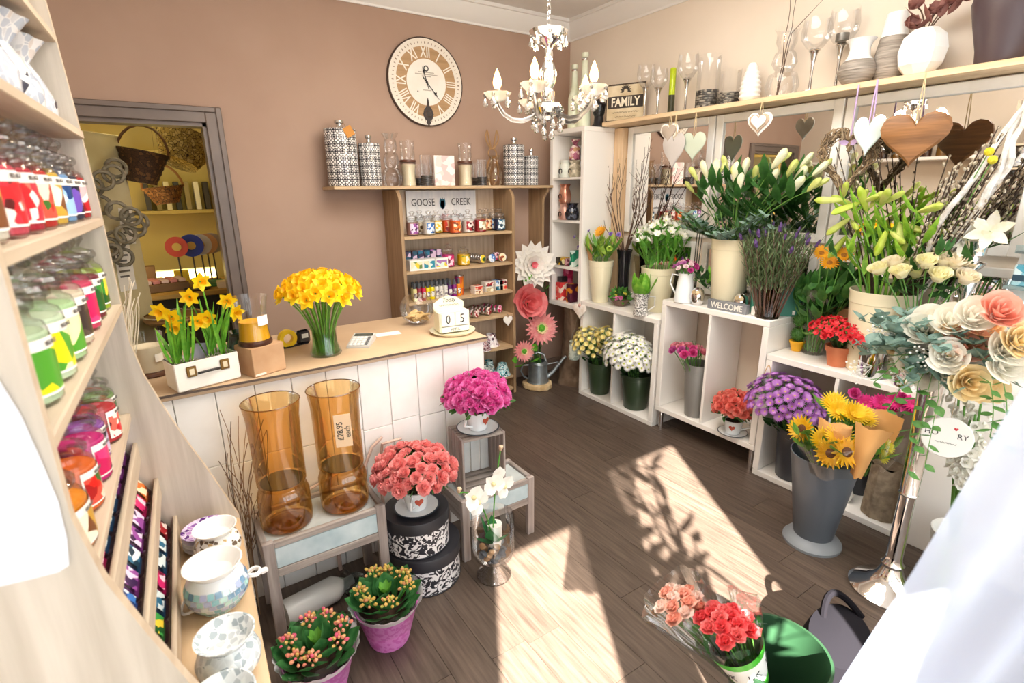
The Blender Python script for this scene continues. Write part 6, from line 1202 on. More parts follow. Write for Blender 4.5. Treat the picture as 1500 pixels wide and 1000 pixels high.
# ================================================================ giant paper flowers and watering can beside the bookcase
p = Vector((2.52, 3.40, 0)); t = T('wood_slice', 'round bark-edged wood slice under the watering can', 'wood slice', p)
B().lathe([(0.001, 0), (0.118, 0), (0.125, 0.008), (0.125, 0.04), (0.118, 0.045), (0.001, 0.045)], 30, fn=lambda a, r, z: r*(1+0.06*math.sin(3*a)+0.03*math.sin(11*a))).obj('slice', noisy('c9a878', 'e6cfa4', 14, 0.8), t)
zi = noisy('8a949a', 'b4bcc0', 9, 0.35, metal=0.75); p = p+Vector((0, 0, 0.047))
t = T('watering_can', 'galvanised metal watering can on a wood slice', 'watering can', p, -0.5)
B().lathe([(0.001, 0), (0.09, 0), (0.092, 0.006), (0.085, 0.008), (0.08, 0.16), (0.084, 0.165), (0.08, 0.17), (0.066, 0.185), (0.06, 0.185), (0.07, 0.16), (0.075, 0.02), (0.001, 0.015)], 32).obj('body', zi, t)
B().tube([(0.07, 0, 0.03), (0.13, 0, 0.08), (0.22, 0, 0.20), (0.24, 0, 0.215)], [0.022, 0.018, 0.012, 0.014], 10).obj('spout', zi, t); B().tube([(-0.065, 0, 0.175), (-0.05, 0, 0.235), (0.0, 0, 0.26), (0.05, 0, 0.24), (0.068, 0, 0.18)], 0.009, 8).obj('top_handle', zi, t)
B().tube([(-0.08, 0, 0.15), (-0.13, 0, 0.15), (-0.145, 0, 0.10), (-0.12, 0, 0.05), (-0.088, 0, 0.03)], 0.008, 8).obj('back_handle', zi, t); B().tube([(0.078, 0, 0.15), (0.17, 0, 0.165)], 0.004, 6).obj('spout_brace', zi, t)
mouth = p+Vector((0, 0, 0.14))
def giant(px, py, y, R, kind, label):
    c = pyp(px, py, y); t = T('paper_flower', label, 'paper flower', mouth+Vector((0.03*(kind-1), 0.02*(kind % 2), 0)), group='giant paper flowers'); d = c-t.location
    B().tube(bez((0, 0, 0), (0, 0.02, d.z*0.6), d+Vector((0, 0.02, 0)), 6), 0.006, 6).obj('stem', mat('3f6a2c', 0.6), t)
    F = Matrix.Translation(d) @ Vector((-0.25, -1, 0.15)).to_track_quat('Z', 'Y').to_matrix().to_4x4()
    if kind == 0:
        for k in range(4): ring_petals(B(), 15-2*k, R*(1-0.17*k), R*0.5, 0.12+0.2*k, 0.15, 0.006*k, k*0.3, R*0.1).obj('petal_ring', petal('f6f2ea', 'fdfaf6'), t, mtx=F)
        ring_petals(B(), 12, R*0.3, R*0.1, 0.7, 0.3, 0.015).obj('pink_centre', petal('e86a7a', 'f2a0a8'), t, mtx=F)
    elif kind == 1: inst(me_rose(R*0.8, 'ee7a80', 'f8a6a6', 5, 0.9), 'rose_head', t, mtx=F)
    else:
        for k in range(2): ring_petals(B(), 20, R*(1-0.16*k), R*0.3, 0.12+0.16*k, 0.08, 0.004*k, k*0.16, R*0.18).obj('petal_ring', petal('ef8a90', 'f8b4b0'), t, mtx=F)
        ring_petals(B(), 20, R*0.5, R*0.12, 0.45, 0.1, 0.006).obj('cream_ring', petal('f6e6a0', 'faf0c0'), t, mtx=F); B().lathe([(R*0.27, 0.004), (R*0.25, 0.022), (R*0.12, 0.03), (0.001, 0.028)], 20).obj('green_eye', noisy('3f8a1e', '6ab434', 120, 0.9, bump=.6), t, mtx=F)
    return t
giant(780, 388, 3.42, 0.185, 0, 'giant white paper dahlia with a pink ring'); giant(774, 443, 3.37, 0.15, 1, 'giant pink paper rose'); giant(792, 480, 3.33, 0.128, 2, 'large pink paper gerbera with green eye'); giant(767, 514, 3.32, 0.08, 2, 'small pink paper gerbera with green eye')
gm_ = T('paper_foliage', 'bright green paper leaves below the giant flowers', 'paper leaves', mouth+Vector((0, 0, 0.02))); lg = leaf_me(0.12, 0.07, 0.35, petal('4fa02a', '7cc63e'), wave=0.05)
for (px, py, y) in ((765, 535, 3.31), (778, 530, 3.31), (795, 505, 3.36), (758, 528, 3.31), (800, 395, 3.42), (803, 418, 3.42), (765, 410, 3.42), (788, 507, 3.33)):
    q = pyp(px, py, y)-gm_.location; inst(lg, 'leaf', gm_, mtx=place(q, (rnd.uniform(-.8, .8), -0.5, rnd.uniform(-.2, .5)), rnd.random()*2, rnd.uniform(.7, 1.1))); B().tube(bez((0, 0, 0), q*0.5+Vector((0, 0.02, 0.05)), q, 5), 0.003, 5).obj('stalk', mat('3f6a2c', 0.6), gm_)

# ================================================================ grey crate bench with amber hurricanes
gw, gwx, gwz = M['grey_wood'], M['grey_woodx'], M['grey_woodz']; zm = noisy('a8bcc2', 'd2dde0', 7, 0.5)
def bench(name, label, x0, x1, y0, y1, h, rail=0.07, leg=0.04, panel=zm):
    t = T(name, label, 'bench', ((x0+x1)/2, (y0+y1)/2, 0)); hx, hy = (x1-x0)/2, (y1-y0)/2
    for sx in (-1, 1):
        for sy in (-1, 1): B().bbox(sx*hx-leg/2-sx*leg/2, sx*hx+leg/2-sx*leg/2, sy*hy-0.012-sy*0.012, sy*hy+0.012-sy*0.012, 0, h, 0.002).obj('leg', gwz, t)
    for sy in (-1, 1):
        B().bbox(-hx+leg, hx-leg, sy*hy-0.02 if sy > 0 else -hy, sy*hy if sy > 0 else -hy+0.02, h-0.028, h-0.004, 0.002).obj('top_rail', gwx, t)
        B().bbox(-hx+leg, hx-leg, sy*hy-0.018 if sy > 0 else -hy+0.002, sy*hy-0.004 if sy > 0 else -hy+0.016, h-0.028-rail, h-0.030, 0.002).obj('zinc_panel', panel, t)
        B().bbox(-hx+leg, hx-leg, sy*hy-0.02 if sy > 0 else -hy, sy*hy if sy > 0 else -hy+0.02, h-0.028-rail-0.035, h-0.030-rail, 0.002).obj('lower_rail', gwx, t)
    for sx in (-1, 1): B().bbox(sx*hx-0.02 if sx > 0 else -hx, sx*hx if sx > 0 else -hx+0.02, -hy+0.024, hy-0.024, h-0.03-rail, h-0.004, 0.002).obj('side_rail', gw, t)
    B().box(-hx+0.021, hx-0.021, -hy+0.021, hy-0.021, h-0.03, h-0.0185).obj('zinc_top', noisy('b9c2c2', 'd6dad8', 6, 0.5), t, smooth=False)
    return t
bench('crate_bench', 'weathered grey wooden bench with zinc top under the amber hurricanes', 0.135, 0.585, 1.80, 2.06, 0.43, 0.085, 0.038)
amb = glass('fedda2', name='amber_glass', rough=0.05, fmax=0.8, fmin=0.07)
for k, (px, py, lab) in enumerate(((428, 768, 'tall amber glass hurricane without a price tag'), (512, 738, 'tall amber glass hurricane with a handwritten £28.95 each tag'))):
    p = pz(px, py, 0.42); p.y = 1.925; p.x -= 0.008; t = T('amber_hurricane', lab, 'hurricane', (p.x, p.y, 0.412), -0.25, 'amber hurricanes on the bench')
    B().lathe([(0.001, 0.002), (0.075, 0.0), (0.09, 0.012), (0.093, 0.04), (0.092, 0.135), (0.084, 0.158), (0.076, 0.166), (0.079, 0.175), (0.086, 0.183), (0.0865, 0.2), (0.087, 0.35), (0.09, 0.44), (0.097, 0.492), (0.098, 0.497)], 40).obj('glass', amb, t)
    B().lathe([(0.0965, 0.4955), (0.0995, 0.4975), (0.0965, 0.4995)], 40).obj('rim', mat('6a4018', 0.15), t)
    B().lathe([(0.001, 0.176), (0.073, 0.178), (0.075, 0.183), (0.001, 0.182)], 32).obj('candle_plate', mat('7c8078', 0.12, 0.9), t)
    B().lathe([(0.085, 0.006), (0.05, 0.02), (0.02, 0.028), (0.001, 0.03)], 28).obj('punt', amb, t)
    if k: 
        tg = B().bbox(-0.03, 0.03, -0.001, 0.001, -0.055, 0.075, 0.0005).obj('price_tag', mat('e9c9a4', 0.6), t, mtx=Matrix.Translation((0.02, -0.094, 0.35)))
        text('£28.95', 0.032, M['black'], t, face((0.010, -0.0955, 0.36), (0, -1, 0)) @ rotz(PI/2), xs=0.85); text('each', 0.030, M['black'], t, face((0.036, -0.0955, 0.355), (0, -1, 0)) @ rotz(PI/2), xs=0.85)
# bottles and jars under the bench
t = T('lying_bottle', 'white bottle lying under the grey bench', 'bottle', (0.30, 1.90, 0.052), 0.15)
B().lathe([(0.001, 0), (0.05, 0), (0.052, 0.01), (0.052, 0.2), (0.02, 0.25), (0.02, 0.28), (0.001, 0.28)], 24).obj('body', mat('dcdedc', 0.25), t, mtx=Matrix.Translation((-0.12, 0, 0)) @ Matrix.Rotation(PI/2, 4, 'Y'))
t = T('glass_jar', 'clear glass goblet lying under the grey bench', 'glass', (0.47, 1.87, 0.05), 2.2); B().lathe([(0.001, 0), (0.045, 0), (0.05, 0.02), (0.05, 0.1), (0.035, 0.13), (0.045, 0.15)], 24).obj('body', glass('d0d8d8', body=1), t, mtx=Matrix.Rotation(PI/2, 4, 'Y') @ Matrix.Translation((0, 0, -0.07)))
# twig wreath and antler-like driftwood behind the bench
t = T('twig_bundle', 'bundle of wispy brown twigs and gypsophila leaning on the counter', 'twigs', (0.07, 1.98, 0.45)); 
p0 = Vector((0.105, 2.0, 0.0)); t.location = p0
for k in range(26):
    q = pyp(rnd.uniform(318, 395), rnd.uniform(600, 745), rnd.uniform(1.93, 2.07))-p0; q2 = Vector((0.01*math.cos(k), 0.03*math.sin(k), 0.30)); m = (q+q2)/2+Vector((rnd.uniform(-.06, .06), rnd.uniform(-.02, .02), rnd.uniform(-.02, .06))); B().tube([Vector((0, 0, 0))]+bez(q2, m, q, 7), 0.0016, 4).obj('twig', mat(('8a6a50', '6a4e3a', 'a88a6c')[k % 3], 0.8), t)
for k, (a, b_, c, sg_) in enumerate((((455, 715), (500, 690), (478, 660), 0), ((560, 640), (545, 655), (528, 700), 1), ((588, 642), (560, 650), (556, 680), 1))):
    P = [pyp(*q, 2.078) for q in (a, b_, c)]; 
    t = T('driftwood_antler', ['curled pale branch resting behind the amber hurricane', 'pale branching driftwood behind the coral azalea', 'second pale driftwood twig behind the coral azalea'][k], 'driftwood', (P[2].x, 2.078, 0.0), group='driftwood behind the bench'); o = t.location
    B().tube([Vector((0, 0, 0)), Vector((0, 0, P[2].z*0.6)), P[2]-o]+[P[1]-o, P[0]-o], [0.009, 0.008, 0.0075, 0.007, 0.006], 7).obj('branch', noisy('c9a99a', 'e2cabc', 12, 0.8), t)
# ================================================================ hat boxes with the coral azalea
p = Vector((0.752, 1.845, 0)); dam = swirl_print('23232b', 'eceaea', 26, 2.5)
def hatbox(label, p, r, h):
    t = T('hat_box', label, 'box', p, 0, 'black and white damask hat boxes'); B().lathe([(0.001, 0), (r*0.98, 0), (r*0.98, h*0.8)], 44).obj('body', dam, t); B().lathe([(r*1.0, h*0.70), (r*1.01, h*0.705), (r*1.01, h-0.004), (r*0.995, h), (0.001, h)], 44).obj('lid', mat('26262c', 0.45), t); B().lathe([(r*0.985, 0.0), (r*0.99, 0.006), (r*0.98, 0.008)], 44).obj('base_trim', mat('26262c', 0.45), t)
hatbox('large damask hat box, bottom of the pair', p, 0.158, 0.175); hatbox('small damask hat box on top of the large one', p+Vector((-0.022, 0.0, 0.176)), 0.135, 0.165)
q = p+Vector((-0.022, -0.01, 0.342)); saucer('white enamel saucer on the small hat box', q, 0.095); azalea('salmon pink azalea in a white enamel cup on the hat boxes', q+Vector((0, 0, 0.006)), 1.0, 'f4908f', 'fcbcb6', -2.2, -1.75, 62, rx=0.148, zc=0.165, rz_=0.085, key=0)
# ================================================================ small stool, upright crate, magenta azalea
bench('crate_stool', 'low weathered grey stool with zinc panels under the upright crate', 0.925, 1.315, 1.80, 2.02, 0.31, 0.075, 0.036)
t = T('slatted_crate', 'small slatted grey crate standing upright on the stool', 'crate', (1.07, 1.912, 0.3105), -0.12); hx, hy, h = 0.10, 0.085, 0.27
for k in range(4): 
    y = -hy+0.0+k*0.0455
    for s in (-1, 1): B().bbox(s*hx-0.005, s*hx+0.005, y, y+0.036, 0.0, h, 0.0015).obj('slat', gwz, t)
for z in (0.0, h-0.012):
    for k in range(4): B().bbox(-hx+0.006, hx-0.006, -hy+k*0.0455, -hy+k*0.0455+0.036, z, z+0.011, 0.0015).obj('slat', gwx, t)
for k in range(4): B().bbox(-hx+0.006+k*0.048, -hx+0.006+k*0.048+0.043, hy-0.006, hy+0.003, 0.012, h-0.013, 0.0015).obj('slat', noisy('cfd4d4', 'e4e6e4', 9, 0.6), t)
q = Vector((1.075, 1.905, 0.582)); saucer('white enamel saucer on the upright crate', q, 0.098); azalea('hot pink and white azalea in a white enamel cup on the upright crate', q+Vector((0, 0, 0.006)), 1.0, 'e4149c', 'f9a8de', -2.7, -1.35, 78, rx=0.135, zc=0.15, rz_=0.085, key=2)
# footed glass vase with an orchid
p = Vector((0.995, 1.66, 0)); t = T('footed_vase', 'footed clear glass vase with pebbles and a white orchid', 'vase', p)
gcyl([(0.001, 0.0), (0.072, 0.0), (0.076, 0.008), (0.06, 0.03), (0.035, 0.055), (0.03, 0.066), (0.05, 0.078), (0.082, 0.105), (0.092, 0.15), (0.092, 0.30), (0.0915, 0.302)], 36).obj('glass', M['glass'], t)
peb = [cached(('peb', k), lambda k=k: B().sphere((0, 0, 0), 0.016, 8, 6, 0.7).mesh('pebble', noisy(*(('c9a27a', 'e0c09a'), ('5a6068', '7a828a'), ('b88a5c', 'd8b083'), ('3f464e', '5a6470'))[k], 30, 0.5))) for k in range(4)]
for k in range(26):
    a = 2.4*k; L = k//9; rr = 0.062*math.sqrt((k % 9+.5)/9)*(0.8+0.14*L); tag(inst(peb[k % 4], 'pebble', mtx=place(p+Vector((rr*math.cos(a), rr*math.sin(a), 0.106+0.02*L)), dirv(k, .9), k, (1.2, 0.9, 1.0))), ('tan', 'slate grey', 'light brown', 'dark grey')[k % 4]+' pebble in the footed glass vase', 'pebble', 'pebbles in the footed vase')
orp = p+Vector((0, 0, 0.17)); t = T('white_orchid', 'white orchid with curved green stems in the footed vase', 'plant', orp)
dl = petal('1f6a3a', '3a8a4c')
for (az, e, s) in ((2.6, 0.9, 1.0), (1.2, 1.0, 0.8), (4.0, 0.7, 0.9), (3.3, 0.3, 0.8), (5.2, 0.4, 0.7)): inst(leaf_me(0.15, 0.065, 0.3, dl), 'leaf', t, mtx=place((0, 0, 0), dirv(az, e), 0, s))
orf = cached('orch', lambda: (lambda b: (ring_petals(b, 3, 0.045, 0.034, 0.25, 0.1), ring_petals(b, 2, 0.05, 0.056, 0.15, 0.1, 0.003, PI/6), setattr(b, 'k', 1), b.sphere((0, 0, 0.008), 0.009, 8, 5), b)[-1])(B()).mesh('bloom', [petal('f8f6ee', 'fffef8'), petal('e8dca0', 'f2e8c0')]))
for (ends_, m) in (([(733, 660, 1.66), (729, 700, 1.64), (722, 708, 1.62), (738, 712, 1.65)], 0), ([(672, 722, 1.60), (693, 728, 1.58), (700, 735, 1.58)], 1)):
    E0 = pyp(*ends_[0])-orp; B().tube(bez((0, 0, 0), (0.0, 0, 0.20) if m == 0 else (-0.06, -0.02, 0.30), E0, 9), 0.003, 6).obj('flower_stem', mat('4f9a34', 0.5), t)
    for (px, py, y) in ends_[1:]: inst(orf, 'bloom', t, mtx=place(pyp(px, py, y)-orp, (rnd.uniform(-.4, .2), -1, 0.2), rnd.random(), 1.1))
    inst(me_bud(0.03, 0.02, 'e8dcc0', 'd0a078'), 'bud', t, mtx=place(E0, (0, -0.3, 1), 0, 1))
B().lathe([(0.001, 0.0), (0.03, 0.0), (0.033, 0.13), (0.001, 0.13)], 18).obj('candle_core', mat('f2efe8', 0.5), t, loc=(0.02, 0.02, -0.06))
# ================================================================ pink pots of kalanchoe on the floor
pk = petal('5a9a30', '7ab84a'); kl = petal('2c6a34', '5c9a58')
def kal(label, p, seed, cols, rz=0.0):
    r_ = random.Random(seed); t = T('kalanchoe_pot', label, 'potted plant', p, rz, None)
    B().lathe([(0.001, 0), (0.072, 0), (0.075, 0.006), (0.112, 0.15), (0.117, 0.165), (0.113, 0.165), (0.072, 0.02), (0.001, 0.018)], 40).obj('basket', swirl_print('e070c8', 'ee92dc', 60, 0.3), t)
    def sc(a, r, z): return r*(1+0.025*abs(math.sin(9*a)))
    B().lathe([(0.112, 0.15), (0.128, 0.178), (0.130, 0.188)], 72, fn=lambda a, r, z: r+(0.007*abs(math.sin(10*a)) if z > 0.18 else 0)).obj('scalloped_collar', mat('f6eef4', 0.5), t)
    B().lathe([(0.001, 0.135), (0.105, 0.13)], 24).obj('soil', M['soil'], t)
    for k in range(34):
        a = 2.4*k; f = math.sqrt((k+.5)/34); inst(leaf_me(0.085, 0.066, 0.3, kl, fold=0.25), 'leaf', t, mtx=place((0.085*f*math.cos(a), 0.085*f*math.sin(a), 0.155+0.03*(1-f)), dirv(a+r_.uniform(-.5, .5), 1.2-0.85*f), 0, r_.uniform(.8, 1.15)))
    for k in range(6): inst(leaf_me(0.05, 0.03, 0.2, pk), 'young_leaf', t, mtx=place((0, 0, 0.20), dirv(k*1.05, 0.8), 0, 1))
    bm = [cached(('kb', c), lambda c=c: B().sphere((0, 0, 0.004), 0.0055, 6, 4, 1.3).mesh('flower_bud', petal(c, c))) for c in cols]
    for k in range(7):
        a = 2*PI*k/7+r_.uniform(-.2, .2); c = Vector((0.085*math.cos(a), 0.085*math.sin(a), 0.228+r_.uniform(-.01, .012)))
        B().tube(bez((c.x*0.4, c.y*0.4, 0.15), (c.x*0.7, c.y*0.7, 0.19), c, 4), 0.003, 5).obj('flower_stalk', pk, t)
        for j in range(17): v = dirv(2.4*j, 1.5-0.09*j); inst(bm[(j+k) % len(bm)] if j % 5 else bm[0], 'flower_bud', t, mtx=place(c+v*0.025*r_.uniform(.7, 1.15)-Vector((0, 0, 0.008)), v, 0, r_.uniform(.8, 1.3)))
    # clear sleeve
    B().lathe([(0.112, 0.10), (0.122, 0.17), (0.128, 0.212)], 40, fn=lambda a, r, z: r*(1+0.05*math.sin(2*a+1)+0.03*math.sin(5*a)*(z > 0.15))).obj('clear_sleeve', glass('fbfdfb', name='cellophane', rough=0.06), t)
kal('pink lattice pot of kalanchoe with coral buds and clear sleeve', Vector((0.225, 1.515, 0)), 1, ['f2b08a', 'e8907a', 'e4c070', 'e86a8a'])
kal('pink lattice pot of kalanchoe with few yellow buds and big leaves', Vector((0.492, 1.60, 0)), 2, ['d8b45a', 'e4c070', 'c8c060', 'e0a070'], 1.0)
# ================================================================ oak display unit along the left wall
U0 = Vector((-0.132, 0.74, 0)); UA = math.atan2(-0.034, 0.86)  # local x = towards the shop, local y = along the unit
LU = T('oak_display_unit', 'tall pale oak display unit with wavy side panels and candle shelves', 'display unit', U0, UA); LEN = 0.875
UM = Matrix.Translation(U0) @ rotz(UA)
def U(x, y, z): return UM @ Vector((x, y, z))
prof = [(0.176, 0.0), (0.176, 0.60), (0.172, 0.69), (0.155, 0.74), (0.112, 0.87), (0.075, 0.97), (0.04, 1.08), (0.014, 1.17), (0.0, 1.26), (0.0, 1.60), (-0.006, 1.80), (-0.014, 2.00), (-0.03, 2.30), (-0.40, 2.30), (-0.40, 0.0)]
for y0, nm in ((-0.02, 'side_panel'), (LEN-0.01, 'side_panel')):
    n = len(prof); vs = [(x, y0, z) for x, z in prof]+[(x, y0+0.02, z) for x, z in prof]
    b = B().add(vs, [tuple(range(n)), tuple(range(2*n-1, n-1, -1))]); b.k = 1; b.add(vs, [(i, n+i, n+(i+1) % n, (i+1) % n) for i in range(n)])
    b.obj(nm, [M['pale_z'], M['pale_y']], LU, smooth=False)
B().box(-0.40, -0.388, 0, LEN-0.01, 0, 2.3).obj('back_panel', M['pale_z'], LU, smooth=False)
USZ = [1.76, 1.567, 1.36]
for z in [1.955]+USZ: B().bbox(-0.387, 0.0 if z < 1.9 else -0.012, 0, LEN-0.01, z-0.019, z-0.001, 0.002).obj('shelf', M['pale_y'], LU)
B().bbox(-0.387, -0.03, 0, LEN-0.01, 1.056, 1.074, 0.002).obj('shelf', M['pale_y'], LU)
B().bbox(-0.387, 0.171, 0, LEN-0.01, 0.67, 0.689, 0.002).obj('base_deck', wood('b89a76', 'cfb28c', 'Y', 4), LU)
B().box(-0.38, 0.168, 0, LEN-0.01, 0.02, 0.669).obj('base_cabinet', M['pale_y'], LU, smooth=False)
trays = [(-0.03, 1.02, 0.945), (-0.002, 0.90, 0.83), (0.022, 0.785, 0.705)]
for (x, zt, zb) in trays:
    B().bbox(x-0.010, x, 0, LEN-0.01, zb-0.008, zb+0.045, 0.0015).obj('tray_lip', M['pale_y'], LU); B().bbox(x-0.11, x-0.011, 0, LEN-0.01, zb-0.008, zb, 0.0015).obj('tray_shelf', M['pale_y'], LU)
# wax melt packs leaning in the trays
gW = 'wax melt packs in the oak unit trays'
cn = {0: 'red', 1: 'yellow', 2: 'blue', 3: 'purple', 4: 'pink', 5: 'green', 6: 'orange', 7: 'petrol blue', 8: 'cream', 9: 'wine red'}
for ti, (x, zt, zb) in enumerate(trays):
    for k in range(11):
        i = rnd.choice((3, 3, 4, 6, 2, 9, 7, 5)); m = UM @ Matrix.Translation((x-0.028, 0.04+0.078*k, zb+0.008)) @ Matrix.Rotation(-0.5, 4, 'Y'); t = T('wax_melt_pack', '%s wax melt pack in the %s tray of the oak unit' % (cn[i], ('upper', 'middle', 'lowest')[ti]), 'wax melt', m.translation, group=gW, mtx=m)
        inst(cached('wmt', lambda: B().bbox(-0.012, 0.012, -0.034, 0.034, 0, 0.095, 0.004).mesh('clamshell', glass('e6d8e6', body=1, name='clear_plastic', rough=.1))), 'clamshell', t)
        inst(cached(('wmw', i), lambda i=i: B().bbox(-0.008, 0.006, -0.030, 0.030, 0.004, 0.086, 0.003).mesh('wax', mat(PRINTS[i][0], 0.45))), 'wax', t)
        inst(cached(('wml', i), lambda i=i: B().add([(0.0125, -0.03, 0.02), (0.0125, 0.03, 0.02), (0.0125, 0.03, 0.088), (0.0125, -0.03, 0.088)], [(0, 1, 2, 3)]).mesh('paper_label', printm(i), False)), 'paper_label', t)
# shelf of picture-label jars (upper row), second row, third row
def vjar(lab, x, y, z, r, h, wax, pic, squat=False, lidw=None, wide=1.0):
    p = U(x, y, z); t = jar(lab, p, r, h, mat(wax, 0.5), mat('f3efe8', 0.4), 'jar candles in the oak unit', ang=-0.2, squat=squat, rz=UA, wide=wide)
    bh = h*(0.66 if squat else 0.62); b = B(); arc_panel(b, r*1.010, bh*0.17, bh*0.67, -0.2-0.68*wide, -0.2+0.68*wide); b.obj('picture', pic, t)
    m = Matrix.Translation((r*1.045*math.cos(-0.2), r*1.045*math.sin(-0.2), bh*0.735)) @ face((0, 0, 0), (math.cos(-0.2), math.sin(-0.2), 0)); text('VILLAGE', 0.0085, mat('6a6460', 0.6), t, m, xs=0.9)
    return t
red = cells(('c8202a', 'e86a5a', 'f4e0d8', '5a1418', 'd83040'), 70, 0.3, None); tul = cells(('d82018', 'f2d8c0', 'a81818', '3a6a28', 'e85040'), 65, 0.3, None); yel = cells(('e8c860', '7a4a28', 'f4ead0', 'c89a3a'), 30, 0.3, None); blu = cells(('2a6ab8', '9ac0e8', 'e8f0f6', '18407a'), 30, 0.3, None); nav = cells(('2a2a50', '6a4ab0', 'c8b8d8', '181830'), 30, 0.3, None); rd2 = cells(('b81424', 'e8b0b4', '8a0c18', 'f4e4e0'), 34, 0.3, None)
z = USZ[1]
for k, (wx, pic, lab) in enumerate((('b01c24', rd2, 'deep red jar candle next to the far side panel of the oak unit'), ('34344a', nav, 'charcoal jar candle with purple picture label'), ('7aa8d8', blu, 'light blue jar candle with blue flower label'), ('e0b848', yel, 'yellow jar candle with brown picture label'), ('c83028', tul, 'scarlet jar candle with red tulip label'), ('c01c38', red, 'crimson jar candle with cherry label'), ('d84a60', red, 'rose red jar candle with berry label'), ('e8e0d0', yel, 'ivory jar candle with golden label'))):
    vjar(lab, -0.056, LEN-0.075-0.101*k, z, 0.046, 0.168, wx, pic, wide=1.25)
for k in range(6): vjar('frosted jar candle in the back row of the picture-label shelf', -0.165, LEN-0.09-0.12*k, z, 0.046, 0.168, ('c8d8c0', 'e0d0d8')[k % 2], (blu, nav)[k % 2])
z = USZ[2]
lem = cells(('f2d818', '8ac83a', 'f8f0b0', '4f9a2c'), 26, 0.3, None); blk = cells(('2c2420', '5a4a40', 'e8dcd0', '3c302c'), 26, 0.3, None); pnk = cells(('e03a78', 'f8d0dc', '3a2a30', 'c81e5a'), 30, 0.3, None); grn = cells(('2f8a34', 'd8442a', 'f0d040', '1c5a24'), 34, 0.3, None)
for k, (wx, pic, lab, r) in enumerate((('a8c83a', grn, 'lime jar candle beside the far panel on the middle shelf', 0.044), ('7a2a3a', grn, 'maroon jar candle with green apple label', 0.046), ('e0406a', pnk, 'pink jar candle with grapefruit label', 0.047), ('efe0c4', blk, 'cream jar candle with a black picture label', 0.048), ('bfe4a8', lem, 'pale green jar candle with lemon label', 0.05), ('d8ecc8', lem, 'mint jar candle with lime label', 0.05), ('c8e0b8', lem, 'sage jar candle at the near end of the middle shelf', 0.05))):
    vjar(lab, -0.056, LEN-0.075-0.108*k-(0.02 if k > 2 else 0), z, r, 0.178, wx, pic)
for k in range(5): vjar('clear-lidded jar candle in the back row of the middle shelf', -0.165, LEN-0.09-0.13*k, z, 0.046, 0.175, ('d8d0c8', 'e8c8cc')[k % 2], (pnk, grn)[k % 2])
z = 1.075
for k, (x, y, wx, pic, lab, r, h, sq) in enumerate(((-0.085, 0.80, '7a9a5a', grn, 'green jar candle at the far end of the low shelf', 0.04, 0.15, 0), (-0.075, 0.70, 'c83038', red, 'red jar candle with berry label on the low shelf', 0.042, 0.155, 0), (-0.088, 0.60, '9a5ab0', nav, 'violet jar candle on the low shelf', 0.042, 0.15, 0), (-0.08, 0.50, 'd81e80', pnk, 'magenta jar candle on the low shelf', 0.045, 0.165, 0), (-0.085, 0.385, 'f07028', tul, 'orange jar candle with dark label on the low shelf', 0.048, 0.16, 0), (-0.10, 0.25, 'e88a14', yel, 'big squat amber three-wick jar candle', 0.066, 0.15, 1))):
    vjar(lab, x, y, z, r, h, wx, pic, bool(sq))
for k in range(6): vjar('round jar candle with bubble lid in the back row of the low shelf', -0.225, 0.14+0.125*k, z, 0.045, 0.16, ('d8c8d0', 'e6d8c0', 'c8d0c0')[k % 3], (pnk, yel, grn)[k % 3])
t = T('mosaic_dish', 'red and white mosaic candle plate lying at the near end of the low shelf', 'plate', U(-0.10, 0.10, 1.076)); rm = cells(('c83a3a', 'e8a0a0', 'f4e4e0', '9a2028', 'f8f0ec'), 70, 0.2, 'f6f0ee', 0.06)
B().lathe([(0.001, 0.0), (0.05, 0.0), (0.078, 0.022), (0.08, 0.026)], 36).obj('underside', mat('f6f4f2', 0.2), t); B().lathe([(0.079, 0.026), (0.05, 0.008), (0.001, 0.006)], 36).obj('mosaic', rm, t)
# white mosaic lamps on the upper shelf
wmz = cells(('c6c8cc', 'b6bcc8', 'd8d8da', 'a8b0be', '3a3a48', 'c4c8d0', 'cfc8c4', 'dcdcde', 'b0b8c4'), 52, 0.15, 'dcdcdc', 0.05)
for k, (y, lab, s) in enumerate(((0.77, 'white mosaic glass lamp by the far panel of the upper shelf', 1.0), (0.60, 'white mosaic glass lamp beside the first one', 1.1), (0.42, 'white mosaic glass lamp at the middle of the upper shelf', 1.1))):
    t = T('mosaic_lamp', lab, 'lamp', U(-0.085, y, USZ[0]), group='white mosaic lamps'); B().lathe([(0.001, 0), (0.055*s, 0), (0.06*s, 0.01), (0.062*s, 0.045), (0.045*s, 0.09), (0.032*s, 0.115), (0.045*s, 0.14), (0.06*s, 0.16)], 36, fn=lambda a, r, z: r*(1+0.10*math.sin(5*a)*(z > 0.12))).obj('glass_body', wmz, t); B().lathe([(0.061*s, 0), (0.062*s, 0.006), (0.06*s, 0.012)], 24).obj('base_ring', M['dark'], t)
tag(B().bbox(-0.03, 0.03, -0.03, 0.03, 0, 0.13, 0.01).obj('gift_box', mat('c81e90', 0.3), loc=U(-0.07, 0.30, USZ[0])), 'magenta gift box on the upper shelf of the oak unit', 'box')
